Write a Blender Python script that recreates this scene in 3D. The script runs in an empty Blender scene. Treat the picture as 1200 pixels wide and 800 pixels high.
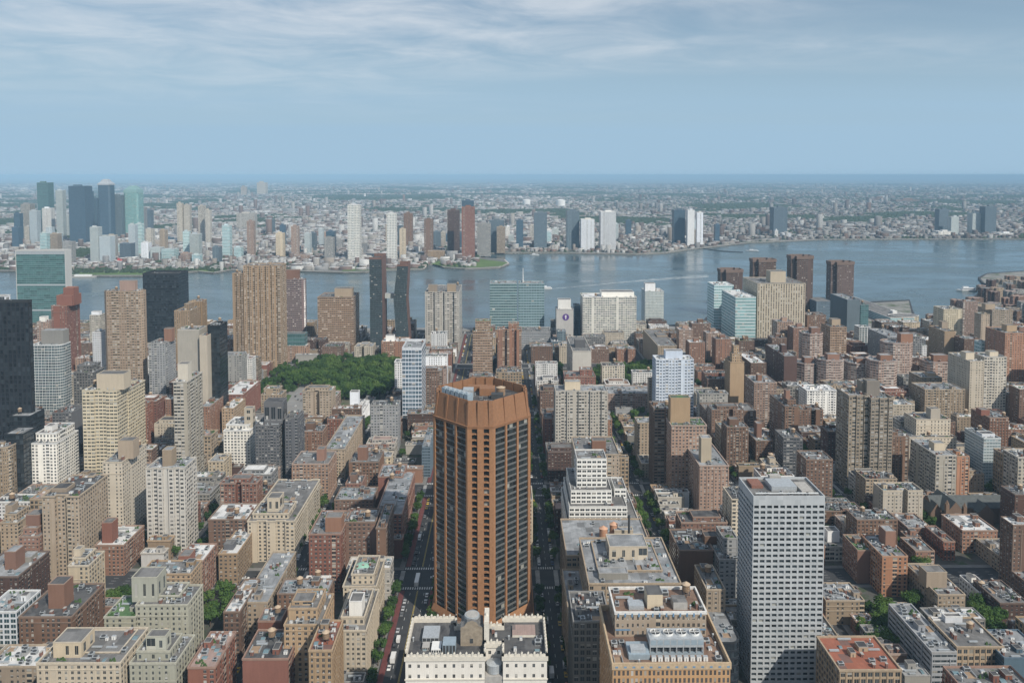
import bpy, bmesh, math, random
from mathutils import Vector, Matrix, noise
R = math.radians
rnd = random.Random(7)
sc = bpy.context.scene
COL = sc.collection

# ------------------------------------------------------------------ camera
H, FOC, VX, HY = 260.0, 920.0, 592.0, 205.0        # eye height, focal length, street vanishing column, horizon row (1200 x 800 frame)
PITCH = R(3.0); YAW = math.atan((600 - VX) / FOC)
CY = HY + FOC * math.tan(PITCH)
FW = Vector((math.sin(YAW) * math.cos(PITCH), math.cos(YAW) * math.cos(PITCH), -math.sin(PITCH)))
RT = Vector((math.cos(YAW), -math.sin(YAW), 0)); UP = RT.cross(FW)
CAMP = Vector((0, 0, H))
cam = bpy.data.objects.new('camera', bpy.data.cameras.new('camera'))
COL.objects.link(cam)
cam.location = CAMP; cam.rotation_euler = (R(90) - PITCH, 0, -YAW)
cam.data.sensor_width = 36; cam.data.lens = FOC / 1200 * 36
cam.data.shift_y = -(400 - CY) / 1200
cam.data.clip_start = 1; cam.data.clip_end = 200000
sc.camera = cam

# ------------------------------------------------------------------ sky, sun, exposure
SUN_EL, SUN_AZ = R(42), R(143)                      # azimuth clockwise from +Y
SUN_DIR = Vector((math.sin(SUN_AZ) * math.cos(SUN_EL), math.cos(SUN_AZ) * math.cos(SUN_EL), math.sin(SUN_EL)))
sun = bpy.data.objects.new('sun', bpy.data.lights.new('sun', 'SUN'))
COL.objects.link(sun)
sun.data.energy = 5.0; sun.data.angle = R(.8); sun.data.color = (1.0, .93, .82)
sun.rotation_euler = SUN_DIR.to_track_quat('Z', 'Y').to_euler(); sun.location = (200, -300, 500)
W = bpy.data.worlds.new('World'); sc.world = W; W.use_nodes = True
def world():
    nt = W.node_tree; N = nt.nodes; L = nt.links; N.clear()
    def n(t, **k):
        x = N.new(t)
        for a, b in k.items(): setattr(x, a, b)
        return x
    def m(op, a, b=None, clamp=False):
        x = n('ShaderNodeMath', operation=op, use_clamp=clamp)
        for i, v in enumerate((a, b)):
            if v is None: continue
            if isinstance(v, (int, float)): x.inputs[i].default_value = v
            else: L.new(v, x.inputs[i])
        return x.outputs[0]
    sky = n('ShaderNodeTexSky', sky_type='NISHITA', sun_disc=False, sun_elevation=SUN_EL, sun_rotation=SUN_AZ,
            altitude=100, air_density=1.1, dust_density=1.0, ozone_density=2.0)
    tc = n('ShaderNodeTexCoord'); sep = n('ShaderNodeSeparateXYZ'); L.new(tc.outputs['Generated'], sep.inputs[0])
    z = m('MAXIMUM', sep.outputs[2], 0.004)
    den = m('ADD', z, 0.05)
    cu = n('ShaderNodeCombineXYZ'); L.new(m('DIVIDE', sep.outputs[0], den), cu.inputs[0]); L.new(m('DIVIDE', sep.outputs[1], den), cu.inputs[1])
    def nz(scale, detail, rough, dist, loc=(0, 0, 0), sca=(1, 1, 1)):
        mp = n('ShaderNodeMapping'); mp.inputs['Location'].default_value = loc; mp.inputs['Scale'].default_value = sca
        mp.inputs['Rotation'].default_value = (0, 0, R(-14))
        L.new(cu.outputs[0], mp.inputs[0])
        t = n('ShaderNodeTexNoise'); t.inputs['Scale'].default_value = scale; t.inputs['Detail'].default_value = detail
        t.inputs['Roughness'].default_value = rough; t.inputs['Distortion'].default_value = dist
        L.new(mp.outputs[0], t.inputs[0]); return t.outputs['Fac']
    def ramp(v, a, b):
        r = n('ShaderNodeMapRange'); r.inputs[1].default_value = a; r.inputs[2].default_value = b
        r.interpolation_type = 'SMOOTHSTEP'; L.new(v, r.inputs[0]); return r.outputs[0]
    big = nz(.34, 4, .5, .5, (3.1, 1.2, 0), (.5, 1.6, 1))
    fine = nz(1.5, 7, .60, .5, (1, 2, 0), (.9, .95, 1))
    # cirrus sheets are thickest high and towards -X, thin low down
    side = ramp(m('SUBTRACT', m('MULTIPLY', z, 2.6), sep.outputs[0]), -.12, .95)
    cov = m('MULTIPLY', m('MULTIPLY', ramp(m('ADD', big, m('MULTIPLY', side, .34)), .40, .78), ramp(fine, .24, .80)), ramp(z, .05, .20), clamp=True)
    cloudc = n('ShaderNodeMix', data_type='RGBA'); cloudc.inputs[7].default_value = (CLOUD, CLOUD * 1.03, CLOUD * 1.07, 1)
    # a broad grey blue veil lies over the lower sky
    veil = n('ShaderNodeMix', data_type='RGBA'); L.new(m('ADD', ramp(z, .30, -.04), m('MULTIPLY', nz(.3, 4, .5, .3, (7, 3, 0), (.25, 1.9, 1)), .35), clamp=True), veil.inputs[0])
    L.new(sky.outputs[0], veil.inputs[6]); veil.inputs[7].default_value = VEIL
    L.new(m('MULTIPLY', cov, .66), cloudc.inputs[0]); L.new(veil.outputs[2], cloudc.inputs[6])
    bg = n('ShaderNodeBackground'); L.new(cloudc.outputs[2], bg.inputs[0]); bg.inputs[1].default_value = .105
    out = n('ShaderNodeOutputWorld'); L.new(bg.outputs[0], out.inputs[0])
CLOUD = 10.0; VEIL = (4.4, 6.5, 8.4, 1)
world()
sc.view_settings.view_transform = 'Standard'; sc.view_settings.look = 'None'; sc.view_settings.gamma = 1
sc.view_settings.exposure = -0.35; sc.view_settings.use_curve_mapping = False
sc.cycles.max_bounces = 3; sc.cycles.diffuse_bounces = 1; sc.cycles.glossy_bounces = 2; sc.cycles.volume_bounces = 0
sc.cycles.transparent_max_bounces = 6; sc.cycles.use_denoising = True
sc.cycles.caustics_reflective = False; sc.cycles.caustics_refractive = False
HAZE_DENSITY = 6.4e-5; HAZE_COL = (.47, .75, 1.0)

# ------------------------------------------------------------------ picture helpers (author's survey of the city)
def at(px, py, Y):
    d = FW + RT * ((px - 600) / FOC) - UP * ((py - CY) / FOC)
    t = Y / d.y
    return CAMP + d * t
def ground(px, py, z=0.0):
    d = FW + RT * ((px - 600) / FOC) - UP * ((py - CY) / FOC)
    return CAMP + d * ((z - H) / d.z)
def proj(v):
    v = Vector(v) - CAMP; f = v.dot(FW)
    return 600 + FOC * v.dot(RT) / f, CY - FOC * v.dot(UP) / f

# ------------------------------------------------------------------ materials
MATS = {}
def newmat(name):
    m = bpy.data.materials.new(name); m.use_nodes = True; m.node_tree.nodes.clear(); MATS[name] = m; return m
class NG:
    def __init__(s, nt): s.nt = nt; s.N = nt.nodes; s.L = nt.links
    def n(s, t, **k):
        x = s.N.new(t)
        for a, b in k.items(): setattr(x, a, b)
        return x
    def put(s, v, inp):
        if v is None: return
        if isinstance(v, bpy.types.NodeSocket): s.L.new(v, inp)
        elif isinstance(v, (tuple, list)) and len(v) == 3 and inp.type == 'RGBA': inp.default_value = (*v, 1)
        else: inp.default_value = v
    def m(s, op, a, b=None, c=None, clamp=False):
        x = s.n('ShaderNodeMath', operation=op, use_clamp=clamp)
        for i, v in enumerate((a, b, c)): s.put(v, x.inputs[i])
        return x.outputs[0]
    def mix(s, f, a, b, blend='MIX'):
        x = s.n('ShaderNodeMix', data_type='RGBA', blend_type=blend)
        s.put(f, x.inputs[0]); s.put(a, x.inputs[6]); s.put(b, x.inputs[7]); return x.outputs[2]
    def noise(s, vec, scale, detail=3, rough=.55, dist=0):
        x = s.n('ShaderNodeTexNoise'); s.put(vec, x.inputs[0]); x.inputs['Scale'].default_value = scale
        x.inputs['Detail'].default_value = detail; x.inputs['Roughness'].default_value = rough; x.inputs['Distortion'].default_value = dist
        return x.outputs['Fac']
    def map(s, vec, scale=(1, 1, 1), loc=(0, 0, 0)):
        x = s.n('ShaderNodeMapping'); s.put(vec, x.inputs[0]); x.inputs['Scale'].default_value = scale; x.inputs['Location'].default_value = loc
        return x.outputs[0]
    def rng(s, v, a, b, c=0., d=1.):
        x = s.n('ShaderNodeMapRange'); s.put(v, x.inputs[0])
        for i, q in enumerate((a, b, c, d)): x.inputs[i + 1].default_value = q
        return x.outputs[0]
    def out(s, sh):
        o = s.n('ShaderNodeOutputMaterial'); s.L.new(sh, o.inputs[0])
    def bsdf(s, col, rough=.8, metal=0., spec=.5, normal=None, emit=None):
        b = s.n('ShaderNodeBsdfPrincipled'); s.put(col, b.inputs['Base Color']); s.put(rough, b.inputs['Roughness'])
        s.put(metal, b.inputs['Metallic']); s.put(spec, b.inputs['Specular IOR Level'])
        if normal is not None: s.put(normal, b.inputs['Normal'])
        return b.outputs[0]

def facade_group():
    g = bpy.data.node_groups.new('facade', 'ShaderNodeTree')
    I = g.interface
    for nm, ty, dv in (('Wall', 'NodeSocketColor', (.4, .3, .2, 1)), ('Trim', 'NodeSocketColor', (.5, .45, .4, 1)), ('Glass', 'NodeSocketColor', (.03, .04, .05, 1)),
                       ('WX', 'NodeSocketFloat', .5), ('WY', 'NodeSocketFloat', .5), ('Blind', 'NodeSocketFloat', .3), ('Irreg', 'NodeSocketFloat', .3), ('Band', 'NodeSocketFloat', 0.), ('Vary', 'NodeSocketFloat', .42), ('Balc', 'NodeSocketFloat', .06)):
        s = I.new_socket(nm, in_out='INPUT', socket_type=ty); s.default_value = dv
    I.new_socket('BSDF', in_out='OUTPUT', socket_type='NodeSocketShader')
    G = NG(g); gi = G.n('NodeGroupInput'); go = G.n('NodeGroupOutput'); i = gi.outputs
    uv = G.n('ShaderNodeUVMap', uv_map='UVMap'); sp = G.n('ShaderNodeSeparateXYZ'); G.put(uv.outputs[0], sp.inputs[0])
    u, v = sp.outputs[0], sp.outputs[1]
    fu, fv = G.m('FRACT', u), G.m('FRACT', v); cu, cv = G.m('FLOOR', u), G.m('FLOOR', v)
    oi = G.n('ShaderNodeObjectInfo'); orr = G.m('MULTIPLY', oi.outputs['Random'], 91.7)
    def wn(x, y, z):
        c = G.n('ShaderNodeCombineXYZ'); G.put(x, c.inputs[0]); G.put(y, c.inputs[1]); G.put(z, c.inputs[2])
        w = G.n('ShaderNodeTexWhiteNoise', noise_dimensions='3D'); G.put(c.outputs[0], w.inputs[0]); return w.outputs['Value']
    r5 = wn(orr, 1.5, 2.5); r6 = wn(orr, 4.5, 8.5)
    colr = wn(cu, .5, orr); cell = wn(cu, cv, orr); cell2 = wn(cu, cv, G.m('ADD', orr, 3.3)); cell3 = wn(cu, cv, G.m('ADD', orr, 9.1))
    wx = G.m('MULTIPLY', i['WX'], G.m('SUBTRACT', 1., G.m('MULTIPLY', i['Irreg'], colr)))
    wx = G.m('MULTIPLY', wx, G.m('ADD', .84, G.m('MULTIPLY', r5, .26)))
    wx = G.m('MULTIPLY', wx, G.m('GREATER_THAN', colr, G.m('MULTIPLY', i['Irreg'], .22)))
    hx = G.m('MULTIPLY', wx, .5); hy = G.m('MULTIPLY', G.m('MULTIPLY', i['WY'], .5), G.m('ADD', .84, G.m('MULTIPLY', r6, .28)))
    dx = G.m('ABSOLUTE', G.m('SUBTRACT', fu, .5)); dy = G.m('ABSOLUTE', G.m('SUBTRACT', fv, .5))
    mask = G.m('MULTIPLY', G.m('LESS_THAN', dx, hx), G.m('LESS_THAN', dy, hy))
    # some bays are stacked balconies: a wide dark recess above a pale slab edge
    isb = G.m('LESS_THAN', wn(cu, 7.5, orr), i['Balc'])
    bm = G.m('MULTIPLY', G.m('LESS_THAN', dx, .43), G.m('GREATER_THAN', fv, .36)); bm = G.m('MULTIPLY', bm, G.m('LESS_THAN', fv, .90))
    mask = G.m('ADD', G.m('MULTIPLY', mask, G.m('SUBTRACT', 1., isb)), G.m('MULTIPLY', bm, isb), clamp=True)
    rail = G.m('MULTIPLY', isb, G.m('MULTIPLY', G.m('LESS_THAN', fv, .36), G.m('LESS_THAN', dx, .46)))
    # window air conditioners sit in the lower sash here and there
    ac = G.m('MULTIPLY', G.m('LESS_THAN', cell3, .22), G.m('MULTIPLY', G.m('LESS_THAN', fv, G.m('SUBTRACT', .66, hy)), G.m('LESS_THAN', dx, G.m('MULTIPLY', hx, .6))))
    # blinds pulled part way down, each window its own
    drop = G.m('GREATER_THAN', G.m('SUBTRACT', fv, .5), G.m('MULTIPLY', hy, G.m('SUBTRACT', 1., G.m('MULTIPLY', cell2, 2.2))))
    bl = G.m('MULTIPLY', drop, G.m('LESS_THAN', cell, i['Blind']))
    # mullion and frame
    mul = G.m('LESS_THAN', dx, G.m('MULTIPLY', hx, .09))
    gl = G.mix(G.m('MULTIPLY', G.m('POWER', cell3, 2.), .8), G.mix(1., i['Glass'], (.7, .7, .7), 'MULTIPLY'), G.mix(.4, i['Glass'], (.16, .20, .23)))  # random paler blue-grey panes: reflected sky put into the glass colour
    blk = wn(G.m('FLOOR', G.m('MULTIPLY', u, .27)), cv, orr); gl = G.mix(G.m('MULTIPLY', blk, .45), gl, G.mix(1., i['Glass'], (2.2, 2.2, 2.2), 'MULTIPLY'))
    gl = G.mix(bl, gl, G.mix(cell3, (.26, .245, .21), (.50, .49, .46)))
    gl = G.mix(G.m('MULTIPLY', mul, .55), gl, i['Trim']); gl = G.mix(G.m('MULTIPLY', ac, G.m('GREATER_THAN', i['Irreg'], .15)), gl, (.45, .44, .42))
    # walls: grime, streaks, patched panels
    tc = G.n('ShaderNodeTexCoord')
    n1 = G.noise(tc.outputs['Object'], .07, 4, .6); n2 = G.noise(G.map(tc.outputs['Object'], (.9, .9, .06)), 1., 3, .6); n3 = G.noise(tc.outputs['Object'], 1.7, 2, .7)
    w = G.m('ADD', G.m('MULTIPLY', n1, .34), G.m('ADD', G.m('MULTIPLY', n2, .32), G.m('MULTIPLY', n3, .2)))
    w = G.m('ADD', .57, w)
    ov = G.m('ADD', 1., G.m('MULTIPLY', G.m('SUBTRACT', oi.outputs['Random'], .5), i['Vary']))
    w = G.m('MULTIPLY', w, ov)
    cm = G.n('ShaderNodeCombineXYZ'); G.put(G.m('MULTIPLY', w, G.m('ADD', .96, G.m('MULTIPLY', r6, .08))), cm.inputs[0]); G.put(w, cm.inputs[1]); G.put(G.m('MULTIPLY', w, G.m('ADD', 1.08, G.m('MULTIPLY', r6, -.16))), cm.inputs[2])
    wall = G.mix(1., G.mix(.12, i['Wall'], i['Wall']), cm.outputs[0], 'MULTIPLY')
    below = G.m('SUBTRACT', G.m('SUBTRACT', .5, fv), hy)
    sill = G.m('MULTIPLY', G.m('MULTIPLY', G.m('LESS_THAN', below, .07), G.m('GREATER_THAN', below, -.01)), G.m('LESS_THAN', dx, G.m('MULTIPLY', hx, 1.15)))
    band = G.m('MULTIPLY', i['Band'], G.m('GREATER_THAN', dy, G.m('ADD', hy, .0)))
    wall = G.mix(G.m('MAXIMUM', G.m('MULTIPLY', sill, .6), G.m('MULTIPLY', band, .85), clamp=True), wall, i['Trim'])
    wall = G.mix(G.m('MULTIPLY', rail, .75), wall, i['Trim'])
    col = G.mix(mask, wall, gl)
    rough = G.m('SUBTRACT', .85, G.m('MULTIPLY', mask, G.m('SUBTRACT', .68, G.m('MULTIPLY', bl, .3))))
    bp = G.n('ShaderNodeBump'); bp.inputs['Distance'].default_value = .35; bp.inputs['Strength'].default_value = .5
    G.put(G.m('SUBTRACT', 1., mask), bp.inputs['Height'])
    # panes are smoother; their varied sky tones are painted into the glass colour
    G.put(G.bsdf(col, rough, 0., G.m('ADD', .3, G.m('MULTIPLY', mask, .35)), bp.outputs[0]), go.inputs[0])
    return g
FG = facade_group()
# style: wall, trim, glass, window width, window height, bay m, floor m, blinds, irregularity, band
ST = {
 'brick_red': ((0.2483, 0.1113, 0.0801), (0.5, 0.42, 0.34), (0.024, 0.0288, 0.0336), 0.543, 0.551, 2.9, 2.6, 0.315, 0.45, 0),
 'brick_rust': ((0.265, 0.1502, 0.1069), (0.52, 0.44, 0.36), (0.028, 0.032, 0.036), 0.519, 0.53, 2.7, 2.55, 0.3, 0.4, 0),
 'brick_pink': ((0.3453, 0.2375, 0.1858), (0.6, 0.52, 0.46), (0.028, 0.032, 0.036), 0.59, 0.53, 2.8, 2.5, 0.375, 0.3, 0),
 'brick_brown': ((0.1845, 0.1154, 0.0839), (0.38, 0.31, 0.25), (0.0224, 0.0256, 0.0288), 0.543, 0.551, 2.8, 2.6, 0.3, 0.45, 0),
 'brick_dark': ((0.1067, 0.0636, 0.0511), (0.3, 0.25, 0.21), (0.02, 0.0224, 0.0256), 0.519, 0.53, 2.8, 2.6, 0.262, 0.4, 0),
 'brick_orange': ((0.3966, 0.2105, 0.1347), (0.55, 0.4, 0.28), (0.024, 0.0272, 0.032), 0.531, 0.53, 2.9, 2.55, 0.262, 0.4, 0),
 'tan': ((0.3727, 0.2982, 0.2239), (0.52, 0.44, 0.33), (0.028, 0.0304, 0.032), 0.519, 0.53, 2.9, 2.6, 0.3, 0.4, 0),
 'tan_warm': ((0.3741, 0.2697, 0.174), (0.56, 0.42, 0.28), (0.024, 0.0272, 0.032), 0.519, 0.551, 2.8, 2.6, 0.262, 0.35, 0),
 'cream': ((0.5455, 0.473, 0.3705), (0.62, 0.55, 0.44), (0.028, 0.032, 0.0336), 0.496, 0.53, 2.9, 2.6, 0.3, 0.4, 0),
 'cream_grey': ((0.4864, 0.4571, 0.4055), (0.6, 0.56, 0.5), (0.028, 0.032, 0.036), 0.59, 0.53, 3.1, 2.9, 0.338, 0.3, 0),
 'sage': ((0.4052, 0.3966, 0.3199), (0.54, 0.52, 0.44), (0.024, 0.0288, 0.0304), 0.425, 0.551, 3.1, 2.6, 0.262, 0.4, 0),
 'white': ((0.76, 0.76, 0.7505), (0.78, 0.77, 0.74), (0.04, 0.048, 0.056), 0.59, 0.509, 2.7, 2.6, 0.3, 0.25, 0),
 'white_dull': ((0.4002, 0.3959, 0.3915), (0.55, 0.55, 0.54), (0.05, 0.06, 0.07), 0.5, 0.48, 2.7, 2.6, 0.3, 0.2, 0),
 'white_ribbon': ((0.665, 0.665, 0.6412), (0.78, 0.77, 0.74), (0.024, 0.0272, 0.0304), 0.84, 0.46, 3.4, 2.9, 0.12, 0.1, 0),
 'grey': ((0.2958, 0.2915, 0.2784), (0.48, 0.47, 0.45), (0.032, 0.0368, 0.0416), 0.59, 0.551, 2.8, 2.6, 0.3, 0.35, 0),
 'grey_dark': ((0.1392, 0.1392, 0.1436), (0.28, 0.28, 0.28), (0.024, 0.028, 0.032), 0.7, 0.583, 2.6, 2.6, 0.225, 0.3, 0),
 'grey_ribbon': ((0.348, 0.3567, 0.3654), (0.5, 0.5, 0.5), (0.032, 0.04, 0.044), 1.0, 0.45, 3.0, 2.7, 0.2, 0.0, 0),
 'brown_ribbon': ((0.2871, 0.1914, 0.1305), (0.46, 0.34, 0.25), (0.028, 0.028, 0.028), 0.86, 0.42, 3, 3.2, 0.3, 0.1, 0.6),
 'black_glass': ((0.0157, 0.0191, 0.0244), (0.05, 0.06, 0.07), (0.0096, 0.0144, 0.0192), 0.9, 0.72, 3.2, 3.8, 0.0, 0.0, 0),
 'black_pier': ((0.0261, 0.0305, 0.0365), (0.05, 0.055, 0.06), (0.008, 0.011, 0.016), 0.6, 1.0, 3.6, 3.6, 0.0, 0.0, 0),
 'teal_glass': ((0.27, 0.36, 0.38), (0.3, 0.42, 0.41), (0.065, 0.12, 0.135), 1.0, 0.62, 4, 4.2, 0.02, 0.0, 0),
 'teal_dark': ((0.13, 0.22, 0.23), (0.2, 0.3, 0.3), (0.055, 0.13, 0.13), 1.0, 0.7, 5, 3.4, 0.0, 0.0, 0),
 'aqua_band': ((0.55, 0.66, 0.66), (0.62, 0.7, 0.72), (0.16, 0.33, 0.34), 0.96, 0.5, 3.4, 4.6, 0.12, 0.0, 0),
 'pale_glass': ((0.5225, 0.57, 0.57), (0.7, 0.72, 0.72), (0.16, 0.22, 0.24), 0.8, 0.58, 2.2, 2.6, 0.15, 0.1, 0),
 'blue_glass': ((0.087, 0.1392, 0.1914), (0.18, 0.24, 0.3), (0.028, 0.068, 0.104), 0.9, 0.7, 2.5, 2.8, 0.0, 0.0, 0),
 'slate_glass': ((0.1392, 0.1827, 0.2175), (0.25, 0.3, 0.34), (0.048, 0.076, 0.096), 0.85, 0.62, 2.4, 2.7, 0.02, 0.1, 0),
 'lattice': ((0.62, 0.65, 0.68), (0.7, 0.72, 0.74), (0.055, 0.1, 0.14), 0.82, 0.84, 3.6, 4.3, 0.04, 0.0, 0),
 'white_frame': ((0.7049, 0.725, 0.725), (0.75, 0.76, 0.76), (0.028, 0.06, 0.072), 0.8, 0.78, 3.6, 2.9, 0.05, 0.0, 0),
 'blue_white': ((0.6, 0.66, 0.74), (0.72, 0.76, 0.82), (0.096, 0.128, 0.176), 0.7, 0.551, 3.2, 3.1, 0.225, 0.2, 0),
 'pixel': ((0.6996, 0.6858, 0.6306), (0.66, 0.65, 0.6), (0.08, 0.096, 0.104), 0.82, 0.6, 3.4, 3.4, 0.45, 0.2, 0),
 'strip': ((0.5032, 0.4389, 0.3472), (0.56, 0.5, 0.4), (0.048, 0.044, 0.04), 0.4, 0.86, 3.8, 3.4, 0.4, 0.0, 0),
 'flute': ((0.3508, 0.2573, 0.1812), (0.5, 0.4, 0.3), (0.036, 0.032, 0.028), 0.56, 0.5, 2.7, 2.9, 0.45, 0.25, 0.25),
 'stripes': ((0.3202, 0.2078, 0.1678), (0.62, 0.55, 0.5), (0.035, 0.03, 0.03), 0.72, 0.5, 3.0, 3.0, 0.55, 0.2, 0.55),
 'stripes_plum': ((0.1479, 0.1001, 0.1001), (0.4, 0.34, 0.32), (0.028, 0.028, 0.032), 0.7, 0.5, 3, 3.3, 0.3, 0.15, 0.5),
 'waterside': ((0.1535, 0.1056, 0.0872), (0.33, 0.25, 0.21), (0.024, 0.0224, 0.0224), 0.59, 0.583, 4.2, 3.6, 0.225, 0.45, 0),
 'big_slab': ((0.2649, 0.2283, 0.185), (0.43, 0.37, 0.3), (0.032, 0.0336, 0.032), 0.7, 0.5, 3.1, 2.9, 0.375, 0.35, 0),
 'bands_cream': ((0.5433, 0.4817, 0.3637), (0.64, 0.57, 0.44), (0.028, 0.0304, 0.0288), 0.84, 0.42, 3, 2.9, 0.3, 0.15, 0),
 'stone_brown': ((0.2088, 0.1436, 0.1044), (0.32, 0.24, 0.18), (0.024, 0.024, 0.024), 0.295, 0.53, 3.5, 4.0, 0.075, 0.4, 0),
 'loft_tan': ((0.3763, 0.2874, 0.1984), (0.48, 0.4, 0.3), (0.032, 0.0352, 0.036), 0.7, 0.62, 3.0, 3.2, 0.262, 0.1, 0),
 'loft_grey': ((0.2349, 0.2306, 0.2218), (0.36, 0.355, 0.34), (0.036, 0.04, 0.044), 0.7, 0.62, 3.0, 3.1, 0.262, 0.1, 0),
 'terracotta': ((0.4524, 0.2784, 0.1479), (0.6, 0.42, 0.26), (0.04, 0.048, 0.056), 0.614, 0.62, 1.7, 3.2, 0.225, 0.1, 0.0),
}
def stmat(s):
    k = 'facade_' + s
    if k in MATS: return MATS[k]
    wl, tr, gl, wx, wy, bay, fl, bd, ir, band = ST[s]
    m = newmat(k); G = NG(m.node_tree)
    g = G.n('ShaderNodeGroup'); g.node_tree = FG
    g.inputs['Balc'].default_value = {'cream_grey': .38, 'brick_pink': .2, 'big_slab': .3, 'stripes': .3, 'flute': .25, 'white': .12, 'blue_white': .5, 'brick_brown': .12, 'grey': .2, 'strip': 0, 'loft_tan': 0, 'terracotta': 0, 'pixel': 0, 'stone_white': 0, 'stone_brown': 0, 'grey_dark': .15, 'brick_orange': .2, 'tan': .1}.get(s, .06 if wx < .8 else 0)
    for nm, v in (('Wall', (*wl, 1)), ('Trim', (*tr, 1)), ('Glass', (*gl, 1)), ('WX', wx), ('WY', wy), ('Blind', bd), ('Irreg', ir), ('Band', float(band))): g.inputs[nm].default_value = v
    G.out(g.outputs[0]); return m
def simple(name, col, rough=.8, metal=0., var=.25, scale=.5, spec=.4):
    if name in MATS: return MATS[name]
    m = newmat(name); G = NG(m.node_tree); tc = G.n('ShaderNodeTexCoord')
    f = G.rng(G.noise(tc.outputs['Object'], scale, 4, .65), .25, .75)
    c = G.mix(f, tuple(x * (1 - var) for x in col), tuple(min(1, x * (1 + var)) for x in col))
    G.out(G.bsdf(c, rough, metal, spec)); return m
def trimmat(s):
    w, t = ST[s][0], ST[s][1]
    return simple('trim_' + s, tuple((a * .66 + b * .34) * .92 for a, b in zip(w, t)), .8, 0, .2, .7)
def roofmat(name, col, patch, seam=.25):
    m = newmat(name); G = NG(m.node_tree); tc = G.n('ShaderNodeTexCoord'); o = tc.outputs['Object']
    oi = G.n('ShaderNodeObjectInfo')
    off = G.n('ShaderNodeVectorMath', operation='ADD'); G.put(o, off.inputs[0])
    cc = G.n('ShaderNodeCombineXYZ'); G.put(G.m('MULTIPLY', oi.outputs['Random'], 300.), cc.inputs[0]); G.put(cc.outputs[0], off.inputs[1])
    v = off.outputs[0]
    a = G.rng(G.noise(v, .13, 5, .62, .6), .38, .62); b = G.noise(v, .9, 4, .7); st = G.rng(G.noise(G.map(v, (.8, .16, 1)), 1., 4, .6), .35, .7)
    c = G.mix(a, col, patch); c = G.mix(G.m('MULTIPLY', st, .35), c, tuple(x * .5 for x in col))
    sp = G.n('ShaderNodeSeparateXYZ'); G.put(v, sp.inputs[0])
    sm = G.m('LESS_THAN', G.m('FRACT', G.m('MULTIPLY', sp.outputs[0], .33)), .05)
    c = G.mix(G.m('MULTIPLY', sm, seam), c, (.05, .05, .05))
    wn = G.n('ShaderNodeTexWhiteNoise', noise_dimensions='3D'); fl = G.n('ShaderNodeVectorMath', operation='FLOOR'); G.put(G.map(v, (.21, .15, 0)), fl.inputs[0]); G.put(fl.outputs[0], wn.inputs[0])
    c = G.mix(G.m('MULTIPLY', G.m('GREATER_THAN', wn.outputs['Value'], .72), .55), c, patch); c = G.mix(G.m('MULTIPLY', G.m('LESS_THAN', wn.outputs['Value'], .16), .6), c, (.10, .10, .10))
    c = G.mix(G.m('MULTIPLY', G.rng(b, .5, .8), .4), c, (.12, .115, .11))
    G.out(G.bsdf(c, .85)); return m
ROOFS = {'silver': roofmat('roof_silver', (.40, .415, .43), (.20, .21, .22)), 'white': roofmat('roof_white', (.80, .80, .79), (.62, .62, .61), .12),
         'gravel': roofmat('roof_gravel', (.13, .128, .125), (.235, .23, .225)), 'tar': roofmat('roof_tar', (.04, .04, .045), (.13, .13, .13)),
         'brown': roofmat('roof_brown', (.17, .10, .07), (.27, .18, .13)), 'green': roofmat('roof_green', (.07, .15, .06), (.11, .20, .08), 0.),
         'pink': roofmat('roof_pink', (.42, .30, .26), (.34, .25, .22)), 'terra': roofmat('roof_terra', (.36, .13, .08), (.28, .10, .06), .3)}
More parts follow.
